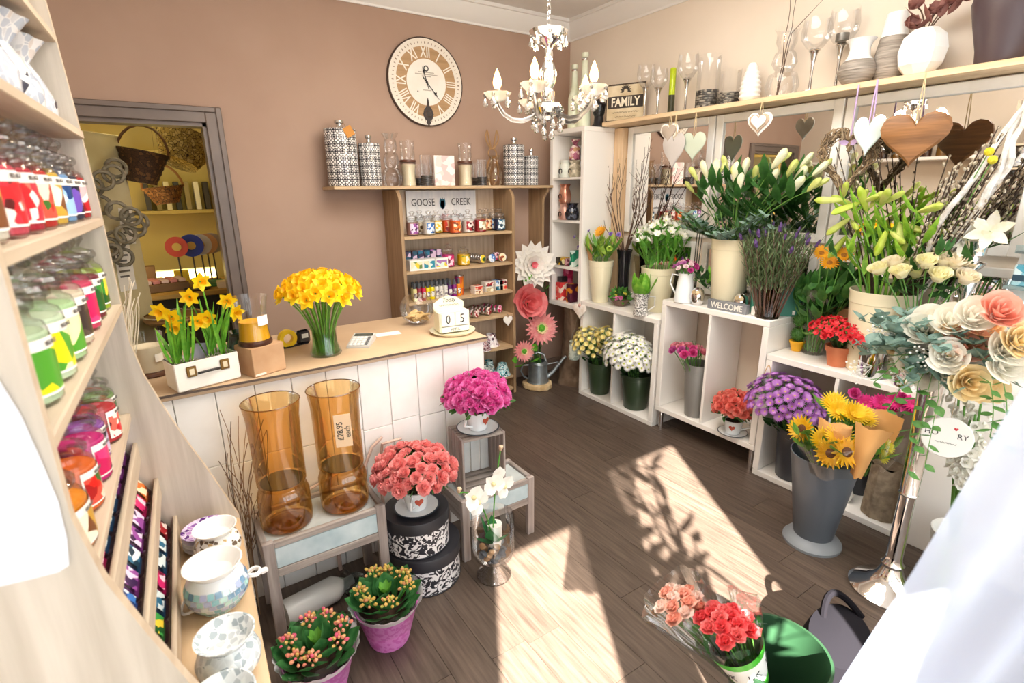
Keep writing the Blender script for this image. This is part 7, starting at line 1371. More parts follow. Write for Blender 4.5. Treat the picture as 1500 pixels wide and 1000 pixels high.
# burners on the base deck
def pot(label, px, py, m, s=1.0, lean=0.0, warm=True, inner=None, handle=None):
    p = UM.inverted() @ pz(px, py, 0.6895); p.x = min(max(p.x, 0.025+0.079*s), 0.168-0.079*s) if s < 0.88 else 0.097; p = UM @ p; t = T('aroma_burner', label, 'oil burner', p, 0, 'mosaic burners on the oak deck'); t.scale = (s, s, s)
    B().lathe([(0.001, 0), (0.045, 0), (0.052, 0.006), (0.074, 0.04), (0.078, 0.065), (0.068, 0.095), (0.054, 0.112)], 40).obj('body', m, t)
    B().lathe([(0.052, 0.110), (0.058, 0.118), (0.070, 0.132), (0.072, 0.136), (0.068, 0.136), (0.054, 0.120), (0.045, 0.104), (0.001, 0.092)], 40).obj('dish', inner or mat('f4f3f0', 0.15), t)
    return t
mw = cells(('f4f2ee', 'ecebe6', 'c8a870', 'f8f6f2', '6a5a4a', 'e8e6e0'), 70, 0.2, 'f2f0ea', 0.05); mblu = noisy('bfe0e4', '8fc0d0', 30, 0.15); mgrey = cells(('c4ccd0', 'e0e6e8', 'a8b4ba', 'f0f4f4'), 60, 0.15, 'e8eef0', 0.05)
pot('cream mosaic aroma burner next to the coiled cable', 340, 812, mw, 0.72)
t = pot('pale blue tiled mosaic aroma burner with a white cable', 330, 882, mat('eef2f4', 0.3), 0.86)
# its mosaic tiles: each a small curved chip
mts = [noisy('7ab8c4', 'a8d8dc', 20, 0.08), noisy('a8b4d8', 'c4cce8', 20, 0.08), noisy('9ad0c8', 'c8ece4', 20, 0.08), noisy('c8dce8', 'e6f0f4', 20, 0.08), noisy('6a90b0', '94b4cc', 20, 0.08)]
rp = [(0.052, 0.006), (0.0645, 0.024), (0.074, 0.042), (0.078, 0.058), (0.0765, 0.074), (0.069, 0.092)]
for r_i in range(5):
    (ra, za), (rb, zb) = rp[r_i], rp[r_i+1]; n = 26
    for k in range(n):
        a0 = 2*PI*(k+0.5*(r_i % 2))/n+0.015; a1 = a0+2*PI/n-0.03; e = 0.0009; b = B()
        dz = (zb-za)*0.07; q = [((r+e)*math.cos(a), (r+e)*math.sin(a), z) for (r, z, a) in ((ra, za+dz, a0), (ra, za+dz, a1), (rb, zb-dz, a1), (rb, zb-dz, a0))]
        b.add(q, [(0, 1, 2, 3)]); b.obj('mosaic_tile', mts[rnd.randrange(5)], t, smooth=False)
pot('grey mother-of-pearl burner with crackled dish', 352, 983, mgrey, 0.76, inner=mgrey); pot('grey mosaic burner at the front end of the deck', 338, 1085, mgrey, 0.76, inner=mgrey)
def cable(label, px, py, n, r, az, group='white cables'):
    p = pz(px, py, 0.6895); pts = []
    for i in range(n*14+1): a = 2*PI*i/14; pts.append((r*math.cos(a)*(1+0.12*math.sin(i*0.45)), 0.8*r*math.sin(a), 0.006+0.0055*(i/14)+0.004*math.sin(i*0.9)+0.004))
    t = T('power_cable', label, 'cable', p, az, group); B().tube(pts, 0.0032, 6).obj('coil', mat('f4f3f1', 0.3), t); B().bbox(r*0.9, r*0.9+0.02, -0.007, 0.007, 0.0, 0.013, 0.003).obj('plug', mat('e6e4e2', 0.4), t)
cable('coiled white cable behind the cream burner', 292, 800, 4, 0.035, 0.4); cable('white cable loop in front of the blue tiled burner', 288, 888, 1, 0.035, 1.1); cable('white cable loop at the deck edge by the blue burner', 371, 846, 2, 0.018, 0.2)
p = pz(262, 762, 0.6895)
for k in range(4): tag(B().lathe([(0.001, 0), (0.03, 0), (0.058, 0.009), (0.06, 0.012), (0.056, 0.011), (0.001, 0.005)], 32).obj('mosaic_saucer', mat('eceaf0', 0.2) if k < 3 else cells(('8a5aa8', 'b48ac8', 'd8c0e0', '5a2a78'), 70, 0.2, 'e8e0f0', 0.05), loc=U(0.088, 0.765, 0.69+0.0135*k)), 'mosaic saucer stacked by the far panel, ' + ('bottom one', 'second one', 'third one', 'purple topmost one')[k], 'saucer', 'stack of mosaic saucers')
# white paper notice on the near panel
b = B(); outl = [(-30, 530), (0, 560), (30, 608), (62, 680), (85, 735), (98, 790), (101, 828), (85, 838), (45, 848), (-30, 866)]; pts = [pyp(x, y, 0.715) for x, y in outl]; n = len(pts)
vs = [tuple(q) for q in pts]+[(q.x, q.y+0.002, q.z) for q in pts]; b.add(vs, [tuple(range(n)), tuple(range(2*n-1, n-1, -1))]+[(i, n+i, n+(i+1) % n, (i+1) % n) for i in range(n)])
tag(b.obj('paper_notice', mat('dde0ea', 0.6), smooth=False), 'blank white paper notice fixed to the near side panel of the oak unit', 'paper')
# raffia tassel on the far side of the unit, standing on the counter
p = Vector((-0.085, 2.03+0.13, CZ)); t = T('raffia_bundle', 'pale raffia twigs standing behind the oak unit', 'twigs', Vector((-0.16, 2.18, CZ)))
for k in range(16):
    q = pyp(rnd.uniform(178, 206), rnd.uniform(398, 470), 2.18)-t.location; B().tube(bez((rnd.uniform(-.02, .02), 0, 0), (q.x*0.4+rnd.uniform(-.05, .05), rnd.uniform(-.03, .03), q.z*0.7), q, 6), 0.0022, 4).obj('strand', mat('d8cbb4', 0.8), t)
# shelf on the left wall beyond the unit with a black lantern, bottles (also seen in the mirrors)
ws = T('side_shelf', 'white shelf on the left wall carrying a black lantern and dark bottles', 'shelf', (XL, 2.62, 0)); B().bbox(0.001, 0.30, -0.85, 0.92, 1.86, 1.89, 0.003).obj('board', M['white'], ws)
t = T('black_lantern', 'black and white lantern on the side shelf above the doorway', 'lantern', (-0.38, 3.02, 1.891)); B().lathe([(0.001, 0), (0.06, 0), (0.06, 0.16), (0.064, 0.165)], 8).obj('glass_case', mat('d8d6d2', 0.3), t); B().lathe([(0.07, 0.165), (0.066, 0.18), (0.03, 0.23), (0.012, 0.25), (0.001, 0.25)], 8).obj('roof', M['black'], t); B().tube(bez((-0.06, 0, 0.17), (0.14, -0.12, 0.34), (0.06, 0, 0.17), 8), 0.003, 5).obj('wire_handle', M['silver'], t)
for k in range(7): t = T('dark_bottle', ('dark brown bottle', 'black bottle', 'amber bottle')[k % 3]+' on the side shelf, seen in the mirror', 'bottle', (-0.48, 1.95+0.13*k, 1.891), group='bottles on the side shelf'); B().lathe([(0.001, 0), (0.045, 0), (0.047, 0.02), (0.045, 0.14), (0.018, 0.2), (0.018, 0.25), (0.001, 0.25)], 18).obj('body', mat(('3a241a', '17161a', '6a4a1c')[k % 3], 0.15), t)
# ================================================================ sunflower bucket by the corner shelf
p = Vector((2.365, 1.0, 0)); bucket('tall_bucket', 'tall dark grey flower bucket on a pale grey foot with sunflower bouquets', p, 0.078, 0.142, 0.46, mat('5c636c', 0.35), group='grey flower buckets', foot=0.125, ring=False)
mouth = p+Vector((0, 0, 0.33)); sf = me_daisy(0.058, 18, 'f5b60c', 'fbd030', ('4a2c14', '6e4420'), 0.36, 0.22, 2); sfy = me_daisy(0.056, 24, 'f8d018', 'fde24a', ('e0a818', 'f0c830'), 0.3, 0.45, 3); bgl = leaf_me(0.12, 0.055, 0.3, petal('4f8a34', '86b84c'))
SBQ = [T('sunflower_bouquet', l, 'bouquet', mouth+Vector(o)) for l, o in (('front sunflower bouquet with dark-eyed blooms in clear wrap and kraft paper', (-0.04, 0.0, 0)), ('double yellow sunflower bouquet at the back of the grey bucket', (0.03, 0.03, 0)), ('small yellow-green bouquet in clear wrap at the side of the bucket', (0.02, -0.05, 0)))]
for k, (px, py, x, me, up, lab) in enumerate(((1217, 664, 2.22, sf, (-0.8, -0.5, 0.5), 'sunflower with dark eye in the front bouquet'), (1240, 662, 2.22, sf, (-0.6, -0.7, 0.4), 'sunflower with dark eye in the front bouquet'), (1207, 645, 2.26, sfy, (-0.8, -0.4, 0.7), 'double yellow sunflower in the front bouquet'), (1228, 640, 2.28, sfy, (-0.6, -0.4, 0.8), 'double yellow sunflower in the front bouquet'),
        (1229, 603, 2.36, sfy, (-0.6, -0.4, 0.8), 'double yellow sunflower in the back bouquet'), (1250, 607, 2.36, sfy, (-0.4, -0.6, 0.8), 'double yellow sunflower in the back bouquet'), (1222, 592, 2.42, sfy, (-0.6, -0.2, 0.9), 'double yellow sunflower in the back bouquet'), (1262, 612, 2.40, sfy, (-0.2, -0.6, 0.8), 'double yellow sunflower in the back bouquet'), (1175, 628, 2.32, sf, (-1, 0.2, 0.4), 'small orange sunflower at the bucket edge'), (1292, 668, 2.38, me_daisy(0.03, 14, 'd8d020', 'f0e848', 'a8b020', 0.3, 0.3, 2), (-0.2, -0.9, 0.4), 'yellow-green chrysanthemum in the side bouquet'), (1300, 655, 2.40, me_daisy(0.03, 14, 'd8d020', 'f0e848', 'a8b020', 0.3, 0.3, 2), (-0.1, -0.9, 0.5), 'yellow-green chrysanthemum in the side bouquet'))):
    ARR[0] = SBQ[0 if k < 4 or k == 8 else 1 if k < 8 else 2]; tp = pxp(px, py, x); stem_flower('sunflower', lab, 'flower', 'sunflower bouquets', mouth, tp, me, 0.0035, up, leaves=[(bgl, 0.7, k, 0.4), (bgl, 0.9, k+2, 0.3)])
for k in range(9): ARR[0] = SBQ[k % 2]; a = 2.4*k; stalk('bouquet_greens', 'green leaf stem in the sunflower bouquets', 'foliage', 'greens of the sunflower bouquets', mouth, p+Vector((0.12*math.cos(a), 0.13*math.sin(a), 0.50+0.04*(k % 3))), 0.003, 0.06, leaf=bgl, nl=4, lr=(.6, 1), lel=.5, ls=(.5, .8))
kr = mat('cf9a5c', 0.75); kr2 = sheer('d8a468', 0.92, 'kraft_paper')
def wrap(label, pts, cx_, m, n=8):
    t = T('kraft_wrap', label, 'paper', mouth, group='kraft paper wraps'); b = B(); L = [pxp(*q)-mouth for q in pts[0]]; Rr = [pxp(*q)-mouth for q in pts[1]]
    def fn(u, v):
        i = v*(len(L)-1); j = min(len(L)-2, int(i)); f = i-j; A = L[j].lerp(L[j+1], f); C = Rr[j].lerp(Rr[j+1], f); q = A.lerp(C, u); return tuple(q+Vector((-cx_, -cx_*0.4, 0))*math.sin(PI*u)+Vector((0, 0, 0.006*math.sin(u*11+v*7))))
    b.grid(fn, n, 8); b.obj('paper', m, t); return t
ARR[0] = SBQ[0]
wrap('folded kraft paper sheet at the front of the sunflower bucket', (((1245, 692, 2.24), (1252, 660, 2.22), (1253, 618, 2.24)), ((1262, 700, 2.24), (1285, 660, 2.24), (1310, 632, 2.28))), 0.03, kr)
ARR[0] = SBQ[1]
wrap('kraft paper sheet behind the sunflower bouquets', (((1255, 660, 2.40), (1262, 610, 2.44), (1258, 595, 2.46)), ((1300, 665, 2.42), (1320, 630, 2.44), (1325, 612, 2.46))), -0.03, kr)
ARR[0] = SBQ[0]
wrap('clear crinkled wrap round the front sunflowers', (((1180, 690, 2.25), (1168, 650, 2.24), (1165, 620, 2.26)), ((1250, 700, 2.22), (1250, 655, 2.18), (1245, 625, 2.20))), 0.05, glass('fdf8f0', name='cellophane', rough=0.07))
ARR[0] = SBQ[2]
wrap('clear crinkled wrap on the side bouquet', (((1270, 690, 2.30), (1285, 670, 2.30), (1300, 645, 2.33)), ((1295, 690, 2.36), (1320, 668, 2.38), (1330, 640, 2.42))), 0.02, glass('fdf8f0', name='cellophane', rough=0.07))
ARR[0] = SBQ[0]
wrap('kraft collar behind the front sunflowers', (((1195, 640, 2.28), (1198, 628, 2.28), (1200, 612, 2.30)), ((1245, 650, 2.28), (1248, 630, 2.28), (1250, 622, 2.30))), 0.02, kr)
ARR[0] = None
# ================================================================ silver pedestal with the rose arrangement
p = Vector((2.30, 0.655, 0)); t = T('silver_pedestal', 'tall polished silver pillar stand with domed foot', 'stand', p)
B().lathe([(0.001, 0), (0.135, 0), (0.14, 0.012), (0.12, 0.03), (0.08, 0.05), (0.05, 0.085), (0.036, 0.12), (0.042, 0.135), (0.032, 0.15), (0.03, 0.17), (0.028, 0.45), (0.030, 0.452), (0.034, 0.458), (0.030, 0.464), (0.034, 0.70), (0.040, 0.90), (0.044, 0.96), (0.06, 0.975), (0.09, 0.98), (0.09, 0.99), (0.001, 0.99)], 36).obj('pillar', M['chrome'], t)
AC = p+Vector((0.0, 0.0, 1.0)); 
ARR[0] = T('rose_arrangement', 'arrangement of white, peach and coral roses with eucalyptus on the silver pillar', 'arrangement', AC-Vector((0, 0, 0.0095)))
t = T('floral_foam_dish', 'green foam dish on top of the silver pillar', 'dish', AC-Vector((0, 0, 0.0095))); B().lathe([(0.001, 0), (0.10, 0), (0.13, 0.03), (0.12, 0.06), (0.06, 0.10), (0.001, 0.11)], 20).obj('foam', petal('2c5a44', '4a7a60'), t)
roses = [(1425, 465, 'ffffff'), (1393, 472, 'w'), (1437, 475, 'p'), (1465, 457, 'k'), (1415, 508, 'k'), (1450, 505, 'w'), (1477, 512, 'w'), (1345, 527, 'w'), (1372, 500, 'w'), (1495, 500, 'y'), (1352, 485, 'w'), (1330, 508, 'y'), (1420, 560, 'y'), (1440, 566, 'y'), (1366, 472, 'w'), (1388, 522, 'w'), (1405, 540, 'w'), (1358, 548, 'w'), (1472, 535, 'w'), (1398, 500, 'p')]
rc = dict(w=('f3efe2', 'fdfbf4', 'white'), p=('f2c088', 'f9dcb4', 'peach'), k=('eea08c', 'f6c4b0', 'coral pink'), y=('f2d79c', 'faecc8', 'pale apricot')); rc['ffffff'] = rc['w']
for k, (px, py, c) in enumerate(roses):
    x = 2.14+0.05*(k % 3); c1, c2, nm = rc[c]; tp = pxp(px, py, x); up = (tp-AC-Vector((0.05, 0, -0.02))).normalized()+Vector((-0.55, -0.25, 0.35)); stem_flower('garden_rose', nm+' rose in the pillar stand arrangement', 'flower', 'roses of the pillar arrangement', AC+Vector((0, 0, 0.05)), tp, me_rose(0.056, c1, c2, k % 3, 0.75), 0.003, up)
for k in range(56):
    a = 2.4*k; f = 0.5+0.5*((k*7) % 11)/11; tp = AC+Vector((-0.06+0.22*f*math.cos(a), 0.27*f*math.sin(a), 0.02+0.20*abs(math.sin(k*1.3))-0.1*f)); stalk('eucalyptus_sprig', 'silver dollar eucalyptus sprig in the pillar arrangement', 'foliage', 'eucalyptus of the pillar arrangement', AC+Vector((0, 0, 0.03)), tp, 0.0022, 0.1, mat('6a7a5a', .6), leaf_me(0.06, 0.054, 0.15, petal('6f9086', '9db8ae')), 8, (0.45, 1), 0.5, (.6, 1.1))
gb_ = cached('gyp', lambda: (lambda b: ([b.sphere((0.045*math.cos(i*2.4)*math.sqrt(i/30), 0.045*math.sin(i*2.4)*math.sqrt(i/30), 0.02*math.sin(i*1.7)), 0.0042, 5, 3) for i in range(30)], [b.tube([(0, 0, -0.05), (0.045*math.cos(i*2.4)*math.sqrt(i/30), 0.045*math.sin(i*2.4)*math.sqrt(i/30), 0.02*math.sin(i*1.7))], 0.0005, 3) for i in range(0, 30, 2)], b)[-1])(B()).mesh('gypsophila_cloud', petal('fbfaf6', 'ffffff')))
for k in range(16):
    a = 2.4*k+1; f = 0.6+0.45*((k*5) % 9)/9; tp = AC+Vector((-0.02+0.16*f*math.cos(a), 0.27*f*math.sin(a), 0.02+0.17*abs(math.sin(k*2.1))-0.13*f*f)); t = T('gypsophila', 'airy white gypsophila sprig in the pillar arrangement', 'flower', fan(AC+Vector((0, 0, 0.03)), tp), group='gypsophila of the pillar arrangement'); d = tp-t.location; B().tube([Vector((0, 0, 0)), d*0.9], 0.0012, 4).obj('stem', M['stem'], t); stuff(inst(gb_, 'gypsophila_cloud', t, mtx=place(d, d, k, 1.1)))
ivl = leaf_me(0.045, 0.028, 0.2, petal('3f7a34', '6fa055'))
for k, pts in enumerate((((1335, 540), (1318, 570), (1300, 600)), ((1345, 560), (1340, 600), (1332, 640)), ((1360, 570), (1352, 620), (1330, 690)), ((1375, 580), (1365, 630), (1355, 680)), ((1322, 520), (1305, 540), (1280, 560)), ((1470, 560), (1480, 610), (1470, 650)), ((1450, 560), (1460, 600), (1450, 640)))):
    P = [pxp(*q, 2.12) for q in pts]; t = T('trailing_vine', 'leafy vine trailing down from the pillar arrangement', 'foliage', fan(AC+Vector((-0.02, 0, 0.04)), P[0]), group='vines of the pillar arrangement'); o = t.location; pl_ = [Vector((0, 0, 0))]+bez(P[0]-o, P[1]-o, P[2]-o, 7); B().tube(pl_, 0.0016, 4).obj('stem', M['stem'], t)
    for j in range(1, len(pl_)):
        for s in ((-1,), (1,))[j % 2]: inst(ivl, 'leaf', t, mtx=place(pl_[j], (rnd.uniform(-.6, .2), s*0.8, -0.5+rnd.uniform(-.3, .3)), rnd.random(), rnd.uniform(.7, 1.1)))
ARR[0] = None
# white blossom behind the pillar, on the white plinth
pl0 = T('side_plinth', 'plain white plinth beside the corner shelf behind the pillar', 'plinth', (2.86, 0.44, 0)); B().bbox(-0.15, 0.155, -0.30, 0.318, 0, 0.90, 0.003).obj('body', M['white'], pl0); B().bbox(-0.155, 0.158, -0.305, 0.32, 0.9, 0.925, 0.003).obj('top', M['white'], pl0)
t0 = Vector((2.50, 0.50, 0)); t = bucket('flower_bucket', 'white bucket of white stocks behind the silver pillar', t0, 0.08, 0.11, 0.28, mat('ecebe8', 0.3), group=None)
for k in range(9):
    tp = pxp(1405+8*(k % 5), 575+16*(k % 4)+4*k, 2.40); st = T('white_stock', 'white stock flower spike behind the silver pillar', 'flower', fan(t0+Vector((0, 0, 0.08)), tp), group='white stocks'); d = tp-st.location; B().tube([Vector((0, 0, 0)), d], 0.004, 5).obj('stem', M['stem'], st)
    for j in range(14): inst(me_ruffle(0.024, 'f6f4ea', 'fffef8', 2, 6, 9), 'bloom', st, mtx=place(d*(1-0.028*j)+Vector((0.022*math.cos(j*2.4), 0.022*math.sin(j*2.4), 0)), dirv(j*2.4, 0.4), j, rnd.uniform(.8, 1.1)))
for k in range(20): a = rnd.uniform(2, 5); leaf_shape(B(), 0.30, 0.010, 0.5, 6).obj('grass_blade', petal('7fae4a', 'b8d070'), cached('gt', lambda: T('ornamental_grass', 'fine green grass tuft at the foot of the white stocks', 'plant', t0+Vector((-0.16, 0.02, 0.0)))), mtx=place((0.01*k*0.2, 0, 0.0), dirv(a, rnd.uniform(0.9, 1.4)), 0, 1.0))
p = pxp(1387, 640, 2.22); t = T('round_plaque', 'round white wooden plaque with a small red heart hanging on the pillar', 'sign', p, mtx=face(p, (-0.95, -0.3, 0.1)))
B().lathe([(0.001, 0), (0.072, 0), (0.074, 0.003), (0.072, 0.006), (0.001, 0.006)], 36).obj('plate', mat('f4f2ee', 0.5), t); heart(B(), 0.012, 0.012, 0.001).obj('heart_motif', mat('c8303c', 0.5), t, mtx=Matrix.Translation((0.02, 0.035, 0.0062))); text('RY', 0.026, M['black'], t, Matrix.Translation((0.042, 0.01, 0.0064))); text('HO', 0.026, M['black'], t, Matrix.Translation((-0.045, 0.01, 0.0064))); scribble(t, Matrix.Translation((0, -0.02, 0.0062)), 0.06, M['black'], 0.006); B().tube([(0, 0.07, 0.003), (0.0, 0.16, 0.0)], 0.0014, 4).obj('cord', mat('b8a080', .8), t)
# silver candlesticks and the rose goblet on the corner shelf
def turned(name, label, p, h, r, cat='candlestick', prof=None): 
    t = T(name, label, cat, p, 0, 'silver candlesticks'); B().lathe([(rr*r, z*h) for rr, z in prof], 32).obj('body', M['chrome'], t); return t
cs = [(0.001, 0), (1.0, 0), (1.0, 0.02), (0.6, 0.05), (0.25, 0.1), (0.2, 0.3), (0.32, 0.34), (0.2, 0.38), (0.22, 0.5), (0.45, 0.66), (0.32, 0.74), (0.62, 0.80), (0.66, 0.815), (0.3, 0.83), (0.3, 0.86), (0.52, 0.88), (0.55, 0.94), (0.7, 0.99), (0.72, 1.0), (0.5, 1.0), (0.4, 0.92), (0.001, 0.9)]
sp = pxp(1412, 452, 2.76); turned('silver_candlestick', 'tall silver candlestick with bell-shaped cup behind the arrangement', Vector((2.79, pxp(1420, 400, 2.79).y, 0.926)), pxp(1424, 352, 2.79).z-0.926, 0.075, prof=cs)
gp_ = Vector((2.755, 0.885, Z3)); turned('silver_goblet', 'stacked silver goblet vase holding cream roses', gp_, 0.34, 0.085, 'vase', [(0.001, 0), (0.65, 0), (0.68, 0.02), (0.60, 0.1), (0.62, 0.38), (0.5, 0.42), (0.9, 0.5), (0.92, 0.52), (0.5, 0.56), (0.34, 0.62), (0.5, 0.7), (0.62, 0.8), (0.55, 0.86), (0.75, 0.97), (0.78, 1.0), (0.7, 1.0), (0.5, 0.8), (0.001, 0.72)])
turned('silver_candlestick', 'short silver candlestick beside the rose goblet', Vector((2.90, 0.855, Z3)), 0.44, 0.055, prof=cs)
tag(B().lathe([(0.001, 0), (0.055, 0), (0.06, 0.01), (0.06, 0.16), (0.057, 0.16), (0.055, 0.012), (0.001, 0.01)], 28).obj('mirrored_tumbler', mat('d4d6d6', 0.05, 1.0), loc=Vector((2.765, 1.035, Z3))), 'mirrored silver tumbler at the edge of the corner shelf', 'candle holder')
cream_r = [me_rose(0.042, 'efe9b4', 'fbf7dc', 11, 0.6), me_rose(0.044, 'f3e6c6', 'fdf6e6', 12, 0.6), me_rose(0.042, 'e8e6a4', 'f6f2cc', 13, 0.6)]
for k, (px, py) in enumerate(((1288, 395), (1310, 386), (1335, 388), (1358, 385), (1383, 382), (1398, 398), (1375, 405), (1415, 408), (1345, 402), (1320, 400), (1400, 385))):
    tp = pxp(px, py, 2.68+0.05*(k % 3)); stem_flower('cream_rose', 'cream green rose in the silver goblet vase', 'flower', 'cream roses in the silver goblet', gp_+Vector((0, 0, 0.27)), tp, cream_r[k % 3], 0.003, (tp-gp_-Vector((0, 0, 0.25))).normalized()+Vector((-0.4, -0.1, 0.3)), leaves=[(leaf_me(0.06, 0.04, 0.25, M['leafd']), 0.6, k, 0.3), (leaf_me(0.06, 0.04, 0.25, M['leafd']), 0.8, k+2.4, 0.2)])
lo_ = cached('lilyopen', lambda: ring_petals(B(), 6, 0.10, 0.042, 0.35, 0.25, nseg=6).mesh('bloom', petal('f6f2d8', 'fdfbf0')))
for px, py in ((1418, 350), (1450, 338)): stem_flower('open_lily', 'open cream lily beside the tall candlestick', 'flower', 'open lilies by the candlestick', Vector((2.86, 0.86, Z3)), pxp(px, py, 2.78), lo_, 0.004, (-1, -0.2, 0.1), leaves=[(lll, 0.8, 3, 0.6), (lll, 0.9, 5, 0.3)])
# white tilted display stand with blue wax melts on the plinth
PA = pxp(1478, 420, 2.78); t = T('white_display_stand', 'white tilted display stand with two ledges on the plinth', 'display stand', (2.86, 0.47, 0.926), -0.10); b = B()
hgt = 0.62; b.add([(-0.06, -0.20, 0), (-0.06, 0.18, 0), (0.10, 0.18, hgt), (0.10, -0.20, hgt), (-0.045, -0.20, 0), (-0.045, 0.18, 0), (0.115, 0.18, hgt), (0.115, -0.20, hgt)], [(0, 1, 2, 3), (7, 6, 5, 4), (0, 4, 5, 1), (1, 5, 6, 2), (2, 6, 7, 3), (3, 7, 4, 0)]); b.obj('back_board', M['white'], t, smooth=False)
for k, z in enumerate((0.16, 0.30, 0.44)):
    x = -0.06+0.16*z/hgt; B().bbox(x-0.06, x, -0.20, 0.18, z-0.012, z, 0.002).obj('ledge', M['white'], t); B().bbox(x-0.064, x-0.060, -0.20, 0.18, z-0.012, z+0.022, 0.001).obj('ledge_lip', glass('e8f4f8', body=1), t)
    if k < 2:
        for j in range(4):
            q = t.matrix_basis @ Vector((x-0.028, 0.13-0.085*j, z+0.001)); w_ = T('wax_melt_pack', 'turquoise wax melt pack on the %s ledge of the white stand' % ('lower', 'upper')[k], 'wax melt', q, -0.10, 'turquoise wax melts'); B().bbox(-0.012, 0.012, -0.036, 0.036, 0, 0.085, 0.004).obj('pack', cells(('8fc8d8', '5aa8c0', 'd8eef2', '3a88a4'), 26, 0.3, None), w_); B().box(-0.0128, -0.0122, -0.034, 0.034, 0.02, 0.045).obj('paper_label', mat('2c4a5c', .5), w_, smooth=False)
# ================================================================ net curtain close to the camera
def dirp(px, py, dist): return Vector((0, 0, CH))+ray(px, py).normalized()*dist
E_ = [dirp(1560, 470, 0.66), dirp(1500, 570, 0.64), dirp(1430, 690, 0.66), dirp(1340, 840, 0.70), dirp(1235, 1000, 0.76), dirp(1180, 1085, 0.80), dirp(1120, 1180, 0.86)]
E_.insert(0, E_[0]+(E_[0]-E_[1])*4)
cu = T('net_curtain', 'sheer white curtain hanging loose at the shop entrance', 'curtain', Vector((0.75, -0.1, 0.3)))
def cfn(u, v):
    i = v*(len(E_)-1); j = min(len(E_)-2, int(i)); e = E_[j].lerp(E_[j+1], i-j); w_ = Vector((e.x+0.28, e.y-0.20, e.z-0.04)); q = e.lerp(w_, u); n = Vector((0.6, 0.5, 0)); return tuple(q+n*0.018*math.sin(u*26+v*3)*(0.3+u)-cu.location)
B().grid(cfn, 60, 14).obj('fabric', sheer('ccd5ea', 0.80), cu)
for (nm, x0, x1, lab) in (('sun_blocker', 0.99, 2.94, 'unseen white fabric sheet added across the shop window to block the sun'),):
    t = T(nm, lab, 'curtain', (x0, YF+0.05, 0.5)); B().grid(lambda u, v: (u*(x1-x0), 0.02*math.sin(u*60), v*1.80), 120, 2).obj('fabric', mat('e2e2e4', 0.9), t)  # added out of view to stop sun through the rest of the window
# leafy plant standing in the shop window (behind the camera): its leaves dapple the sun on the floor
t = T('window_plant', 'tall leafy plant in a pale pot standing in the shop window', 'plant', (0.66, -0.55, 0)); B().lathe([(0.001, 0), (0.10, 0), (0.13, 0.25), (0.12, 0.25), (0.001, 0.22)], 24).obj('pot', mat('e4dfd6', 0.5), t)
wl = leaf_me(0.17, 0.06, 0.3, M['leaf']); wr = random.Random(4)
for k in range(14):
    a = 2*PI*k/14; tip = Vector((0.34*math.cos(a)*wr.uniform(.3, 1), 0.12*math.sin(a), 1.35+0.75*wr.random())); B().tube(bez((0, 0, 0.2), (0, 0, tip.z*0.7), tip, 8), 0.006, 6).obj('branch', M['twig'], t)
    for j in range(6): f = 0.5+0.5*j/5; q = bez((0, 0, 0.2), (0, 0, tip.z*0.7), tip, 20)[int(f*20)]; inst(wl, 'leaf', t, mtx=place(q, dirv(wr.random()*6.3, wr.uniform(-.3, .9)), wr.random()*6, wr.uniform(.7, 1.2)))
# ================================================================ green bin with wrapped carnations, black bag
p = Vector((1.335, 0.605, 0)); t = T('green_bin', 'dark green plastic bucket with wrapped carnations leaning out', 'bucket', p)
B().lathe([(0.001, 0.002), (0.10, 0), (0.105, 0.01), (0.128, 0.22), (0.134, 0.225), (0.136, 0.25), (0.142, 0.29), (0.146, 0.292), (0.146, 0.302), (0.138, 0.302), (0.122, 0.21), (0.098, 0.015), (0.001, 0.012)], 44).obj('body', mat('24402a', 0.35), t); B().bbox(0.13, 0.165, -0.035, 0.035, 0.255, 0.275, 0.004).obj('grip', mat('24402a', 0.35), t, mtx=rotz(0.9)); B().bbox(0.13, 0.165, -0.035, 0.035, 0.255, 0.275, 0.004).obj('grip', mat('24402a', 0.35), t, mtx=rotz(0.9+PI))
mb_ = p+Vector((-0.02, 0, 0.10))
pch_ = [me_ruffle(0.030, 'f4a890', 'fbd6c4', 3, 8, 31), me_ruffle(0.030, 'f8d8c8', 'fdf2ea', 3, 8, 32)]; rdc = [me_ruffle(0.030, 'e83a44', 'f47a7a', 3, 8, 33), me_ruffle(0.030, 'ee5a5c', 'f8a4a0', 3, 8, 34)]
